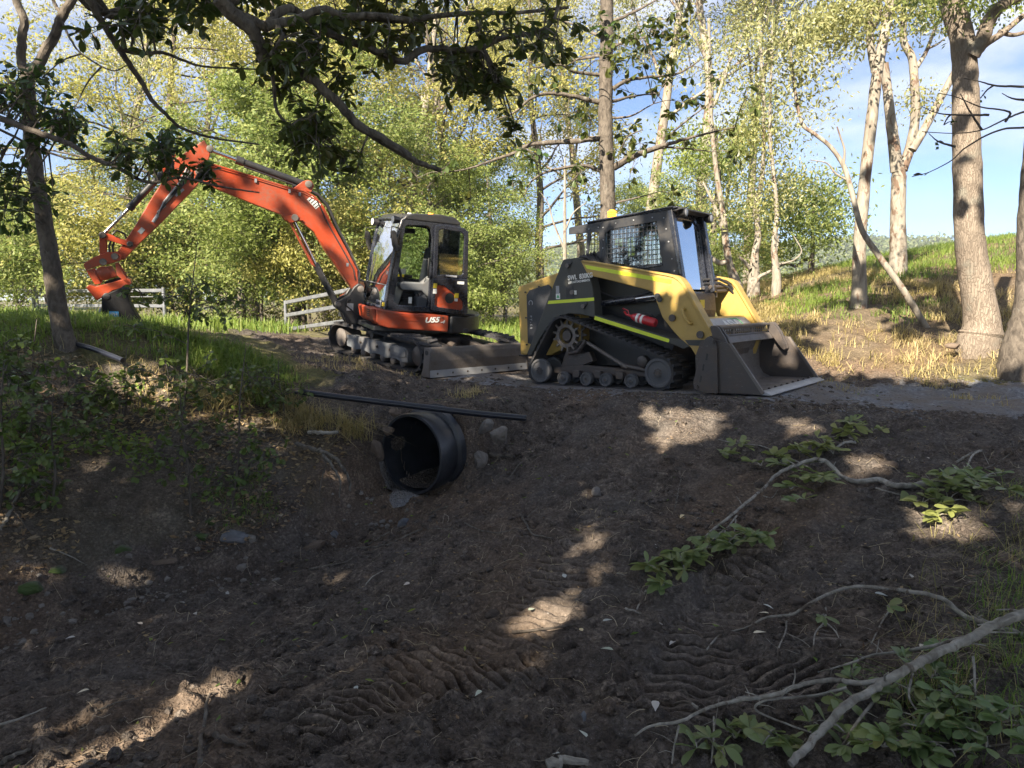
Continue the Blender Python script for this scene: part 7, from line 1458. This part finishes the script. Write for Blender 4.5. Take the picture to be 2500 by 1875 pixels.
for pts, r, lb, mt in ((c1_([(0,170),(30,120),(60,60),(90,0),(125,-85)]), .014, 'pale barked stick standing up the left bank', M_FALLEN), (c1_([(215,250),(290,280),(365,318)]), .006, 'curved yellow tipped stick in the leaf litter', M_FALLEN), (c1_([(80,110),(120,170),(160,205)]), .006, 'thin stick below the pale barked one', M_TWIG), (c1_([(1580,412),(1610,375),(1655,350)]), .005, 'short pale twig right of the gully', M_FALLEN), (c1_([(0,1018),(90,990),(200,945)]), .006, 'pale twig at the lower left edge', M_FALLEN),
    (c1_([(430,955),(500,925),(600,900)]), .004, 'fine dark twig left of the sunlit streak', M_TWIG), (c1_([(680,745),(750,780),(830,790)]), .004, 'fine twig above the sunlit streak', M_TWIG), (c1_([(1215,815),(1260,795),(1350,790),(1450,830)]), .005, 'bowed twig in the middle of the bare soil', M_TWIG), (c1_([(865,1180),(870,1080),(885,1000),(900,900),(930,880)]), .010, 'dark stump like root standing by the sunlit streak', M_BROWN), (c1_([(0,1190),(60,1150),(130,1130)]), .012, 'mossy stick in the bottom left corner', M_TWIG), (c1_([(930,1060),(990,1090),(1060,1110)]), .014, 'thick curved root next to the cleat prints', M_BROWN),
    (c2_([(490,337),(570,365),(650,408)]), .006, 'straight pale twig left of the middle prints', M_FALLEN), (c2_([(0,440),(100,430),(300,405)]), .009, 'dark root crossing the lower dappled print', M_BROWN), (c2_([(150,1018),(230,1000),(330,1010)]), .020, 'pale log end at the bottom edge', M_FALLEN), (c3x([(1410,545),(1500,570),(1620,595)]), .008, 'pale broken stick under the right fallen branch', M_FALLEN), (c3x([(325,665),(345,560),(360,480)]), .004, 'thin upright root thread on the embankment face', M_TWIG), (c3x([(2000,440),(2090,390),(2150,340),(2155,290)]), .004, 'thin curved root at the far right of the embankment', M_TWIG), (c3x([(1780,300),(1800,350),(1860,390)]), .008, 'dark root stub above the right fallen branch', M_BROWN)):
    stick(pts, r, r*.5, lb, 'stick', 'stick', mt, .012, SG)
# ------------------------------------------------------------------ fallen branches with their leaves
def fallen(name, label, main, subs, sprays, seed, sc=1.0, mat=M_FALLEN, cat='branch'):
    def pl(pts, lift): 
        P = hitp([(p[0], p[1]) for p in pts]); return [tuple(p+np.array((0, 0, lift+(q[2] if len(q) > 2 else 0)))) for p, q in zip(P, pts)]
    m, r0, r1, lift = main; A = pl(m, lift); o = np.array(A[0]); t = empty(name, tuple(o), label, cat, 'broken branches lying on the soil'); rng = random.Random(seed); B = MB(); n = len(A)
    def add(Bm, A, r0, r1):
        Q = smooth_path([a+(r0+(r1-r0)*k/max(1, len(A)-1),) for k, a in enumerate(A)], 6); Q[1:-1, :3] += np.random.default_rng(seed).normal(0, 1, (len(Q)-2, 3))*np.minimum(Q[1:-1, 3:4]*.15, .0022); Bm.tube(Q[:, :3]-o, Q[:, 3], 10)
        for _ in range(max(2, len(Q)//7)):
            i = rng.randrange(1, len(Q)-1); p = Q[i, :3]-o; d = np.array([rng.gauss(0, 1), rng.gauss(0, 1), rng.uniform(-.1, .7)]); d /= np.linalg.norm(d); l = rng.uniform(.02, .13); r = min(Q[i, 3]*.45, .005)
            Bm.tube([p, p+d*l*.5, p+d*l+np.array((rng.gauss(0, .01), rng.gauss(0, .01), -.01))], [r, r*.7, r*.4], 5)
        return Q
    add(B, A, r0, r1); B.build('stem', mat, t, smooth=True)
    for (pts, a, b, l) in subs: Bs = MB(); add(Bs, pl(pts, l), a, b); Bs.build('side_shoot', mat, t, smooth=True)
    Ms = []; TW = MB()
    for (u, v, rad, k, l) in sprays:
        c = hitp([(u, v)])[0]+np.array((0, 0, l))
        for j in range(k):
            p = c+np.array([rng.gauss(0, rad), rng.gauss(0, rad), abs(rng.gauss(0, rad*.4))]); TW.tube([c-o-np.array((0, 0, .01)), (c+p)/2-o+np.array((0, 0, .01)), p-o], [.004, .003, .002], 4); ax = rng.uniform(0, math.tau)
            for q in range(rng.randint(4, 7)):
                a = ax+rng.gauss(0, 1.0); d = (math.cos(a), math.sin(a), rng.uniform(-.25, .45)); Ms.append(leaf_matrix(Vector(p-o), d, rng, .45, sc*rng.uniform(.65, 1.15)))
    tag(TW.build('twigs', mat, t, smooth=True), kind='stuff')
    for k, M in enumerate(Ms[:290]): inst('leaf', (ME_BR, ME_BR2, ME_BR3)[k % 3], t, M)
    if len(Ms) > 290: tag(inst('foliage', mats_to_mesh(Ms[290:], ME_BR, 'foliage', M_L_BR), t), kind='stuff')
ME_BR2 = obovate(.10, .034, 'leaf', M_L_BR); ME_BR3 = obovate(.13, .052, 'leaf', M_L_BR)
for me_, a_ in ((ME_BR2, -2.6), (ME_BR3, 2.2)):
    for v_ in me_.vertices: v_.co.z += -a_*v_.co.y**2; v_.co.x += .6*v_.co.y**2*(1 if a_ > 0 else -1)
c3p = lambda pts: [(1500+p[0]*.45208, 950+p[1]*.45208)+tuple(p[2:]) for p in pts]; c2p = lambda pts: [(1250+p[0]*.5651, 1300+p[1]*.5651)+tuple(p[2:]) for p in pts]
fallen('fallen_branch', 'long pale fallen branch bowed across the slope with leafy tips', (c3p([(1940,510),(1830,510),(1700,530),(1580,545),(1500,540),(1430,510),(1310,520),(1230,495),(1150,458,.05),(1080,455,.08),(980,490,.08),(880,520,.06),(800,590,.04),(720,650,.03),(620,730,.02),(520,810,.02),(430,880)]), .024, .007, .03),
    [(c3p([(1220,505),(1150,510),(1040,440),(900,370),(790,325),(680,315),(560,290)]), .007, .003, .03), (c3p([(660,700),(600,780),(590,830)]), .006, .003, .02), (c3p([(655,720),(650,790),(700,850)]), .005, .003, .02), (c3p([(590,780),(480,870),(300,940)]), .007, .004, .02), (c3p([(210,1050),(170,1100),(120,1200)]), .007, .004, .01), (c3p([(800,590),(850,600),(880,560)]), .004, .002, .02)],
    [(1500+x*.45208, 950+y*.45208, r, k, .05) for x, y, r, k in ((600,870,.10,7),(680,860,.10,7),(760,850,.06,4),(520,890,.08,5),(430,940,.06,4),(370,990,.06,4),(300,960,.05,3),(240,1030,.06,4),(280,1110,.05,3),(1960,520,.08,6),(1850,560,.09,7),(1720,570,.07,5),(1990,580,.08,6),(1660,650,.07,4),(1720,730,.07,5),(1800,640,.08,5),(900,420,.05,3),(960,460,.06,4),(690,330,.05,3),(600,390,.05,3),(790,440,.04,2),(1020,370,.05,3),(1060,520,.08,5),(1120,540,.08,5),(950,570,.05,3),(970,640,.04,2),(860,385,.03,2))], 5, .95)
fallen('fallen_branch', 'leafy green shoots dropped on the upper embankment edge', (c3p([(1300,305),(1240,310),(1180,350)]), .014, .008, .03), [(c3p([(1290,290),(1230,270),(1130,285)]), .004, .002, .03)],
    [(1500+x*.45208, 950+y*.45208, r, k, .04) for x, y, r, k in ((1130,330,.07,5),(1230,250,.08,5),(1260,210,.06,4),(1380,250,.05,3),(1180,370,.05,4),(1020,370,.04,2))], 6, 1.0)
fallen('fallen_branch', 'bare forked twig with one spray beside the right end of the long branch', (c3p([(1850,405),(1920,365),(1980,345),(1925,400,.03),(1890,480)]), .009, .006, .02), [(c3p([(1985,345),(2000,380),(2020,420)]), .003, .002, .02)], [(1500+1950*.45208, 950+490*.45208, .05, 3, .03)], 8, .9)
fallen('fallen_branch', 'thin bare curving branch reaching in from the right edge', (c2p([(2330,500),(2212,465),(2080,420),(1950,375),(1850,345,.05),(1700,330,.07),(1500,315,.08),(1400,325,.07),(1300,355,.05),(1210,395,.03),(1100,400,.02),(1010,430),(900,460),(840,525)]), .013, .004, .02),
    [(c2p([(1185,400),(1180,450),(1150,520),(1150,575)]), .005, .003, .02), (c2p([(1355,340),(1350,400),(1310,450),(1300,530)]), .005, .003, .02), (c2p([(1640,340),(1600,400),(1550,500)]), .005, .003, .02), (c2p([(1350,400),(1400,450),(1420,510)]), .004, .002, .02), (c2p([(1180,450),(1260,490),(1320,550)]), .003, .002, .02)],
    [(1250+1350*.5651, 1300+405*.5651, .008, 1, .05), (1250+1630*.5651, 1300+375*.5651, .008, 1, .06)], 9, .75)
fallen('fallen_branch', 'thick pale fallen limb crossing the bottom right corner with big green leaves', (c2p([(2330,560,.22),(2180,590,.20),(2050,620,.18),(1960,660,.17),(1850,690,.15),(1750,730,.13),(1650,770,.12),(1550,820,.11),(1440,870,.09),(1370,920,.07),(1290,985,.05),(1200,1060,.03)]),   .019, .013, .02),
    [(c2p([(1640,765,.1),(1500,770,.09),(1380,745,.08),(1250,760,.08),(1120,800,.07),(980,810,.06),(850,830,.05),(730,880,.04),(600,880,.02),(530,900)]), .011, .004, .02), (c2p([(1960,650,.17),(1800,660,.14),(1650,650,.11),(1550,640,.09),(1450,660,.07),(1320,675,.05)]), .008, .003, .02), (c2p([(1440,780,.08),(1300,790,.06),(1100,800,.05),(1050,830,.04),(1180,880,.03),(1320,920,.02)]), .006, .003, .02), (c2p([(800,830,.05),(750,780,.03),(700,760)]), .005, .003, .02), (c2p([(720,880,.03),(700,960,.02),(690,1010)]), .004, .003, .01), (c2p([(1550,850,.08),(1480,910,.05),(1400,1010,.02)]), .006, .004, .02), (c2p([(870,850,.04),(870,920,.02),(860,1010)]), .004, .003, .01), (c2p([(1720,740,.1),(1710,800,.06),(1760,850,.03)]), .005, .003, .02), (c2p([(1980,690,.12),(1990,740,.08),(1995,780,.04)]), .005, .003, .02)],
    [(1250+x*.5651, 1300+y*.5651, r, k, l) for x, y, r, k, l in ((790,940,.025,3,.03),(890,970,.03,3,.03),(960,910,.03,3,.03),(1020,890,.03,3,.03),(1130,900,.04,4,.03),(1160,930,.03,3,.03),(1290,890,.03,3,.05),(1470,700,.03,3,.06),(1550,730,.04,3,.06),(1700,690,.03,2,.1),(1390,800,.03,3,.06),(1650,900,.06,5,.05),(1760,880,.06,5,.05),(1850,860,.06,5,.05),(1820,730,.05,4,.1),(1940,900,.06,5,.05),(2080,880,.06,5,.05),(2150,860,.05,4,.05),(1740,970,.06,5,.04),(1880,980,.06,5,.04),(2050,960,.06,5,.04),(1600,960,.05,4,.04),(1860,540,.03,3,.04),(1940,790,.05,4,.07),(2180,960,.05,4,.04),(1480,950,.04,3,.04))], 10, .62)
# single leaves one can pick out on the soil
ML1 = obovate(.055, .026, 'fallen_leaf', None); 
LG = {'yellow': m_leaf('yellow leaf', [(.55, .38, .03)], .2), 'green': m_leaf('fresh green leaf', [(.12, .20, .05)], .2), 'pale': m_leaf('pale dry leaf', [(.19, .16, .12)], .2), 'blue': m_leaf('blue green leaf', [(.06, .11, .08)], .2), 'tan': m_leaf('tan leaf', [(.32, .2, .09)], .2)}
LV = [(1705,1553,'yellow','bright yellow leaf lying among the middle cleat prints'),(1870,1550,'yellow','small yellow leaf above the thin bare branch'),(1415,1540,'yellow','yellow green leaf near the dappled print'),(1852,1502,'yellow','curled yellow leaf left of the dark pointed stone'),(1466,1590,'green','narrow green leaf on the bare soil below the dappled print'),(1306,1492,'green','green leaf standing in the lower sunlit print'),(1495,1519,'blue','blue green leaf right of the dappled print'),(1888,1493,'blue','pale blue green leaf beside the dark pointed stone'),
  (2170,1463,'blue','lone blue green leaf on the right soil'),(1374,1406,'blue','thin bluish leaf above the dappled print'),(1527,1410,'pale','pale oval leaf left of the leafy branch tip'),(1602,1343,'pale','small pale leaf up the slope'),(2222,1407,'pale','pale round leaf on the far right soil'),(1634,1582,'pale','grey leaf above the middle prints'),(2250,1597,'yellow','long yellow leaf at the corner grass edge'),(1412,1790,'green','tiny green leaf by the upright stone'),(1348,1850,'blue','bluish leaf near the bottom edge'),(1600,1745,'pale','pale scrap left of the lowest prints'),(870,1700,'blue','upright bluish leaf at the cleat prints'),(1160,1707,'green','green leaf at the end of the cleat prints'),(1075,1783,'yellow','yellow scrap near the bottom middle'),(188,1700,'yellow','yellow leaf on the lower left soil'),(335,1525,'tan','tan curled leaf on the left soil'),(220,1575,'tan','small orange leaf left of the gully'),(290,1478,'tan','orange leaf below the mossy slab'),(160,1565,'pale','grey white leaf on the left soil'),(95,1582,'pale','pale leaf at the left edge'),(985,1434,'tan','tan leaf on the middle slope'),(1195,1140,'pale','pale leaf beneath the craggy rock'),(1660,1270,'yellow','yellow green leaf beside the root threads'),(430,1476,'pale','pale flattened leaf in the gully soil'),(480,1506,'pale','second pale flattened leaf near the gully'),(560,1455,'pale','long pale leaf in the gully soil'),(2340,1150,'pale','pale leaf under the far right embankment'),(2260,1120,'tan','tan leaf by the round boulder')]
pv = hitp([(a[0], a[1]) for a in LV])
for (u, v, k, lb), p in zip(LV, pv):
    me = bpy.data.meshes.get('fl_'+k) or None
    if me is None: me = ML1.copy(); me.name = 'fl_'+k; me.materials.clear(); me.materials.append(LG[k])
    a = rngT.uniform(0, 6.28); M = leaf_matrix(Vector(p)+Vector((0, 0, .014)), (math.cos(a), math.sin(a), rngT.uniform(-.1, .3)), rngT, .3, rngT.uniform(.8, 1.25)); o = inst('fallen_leaf', me); o.matrix_world = M; tag(o, lb, 'leaf', 'single leaves dropped on the soil')
bpy.data.meshes.remove(ML1)
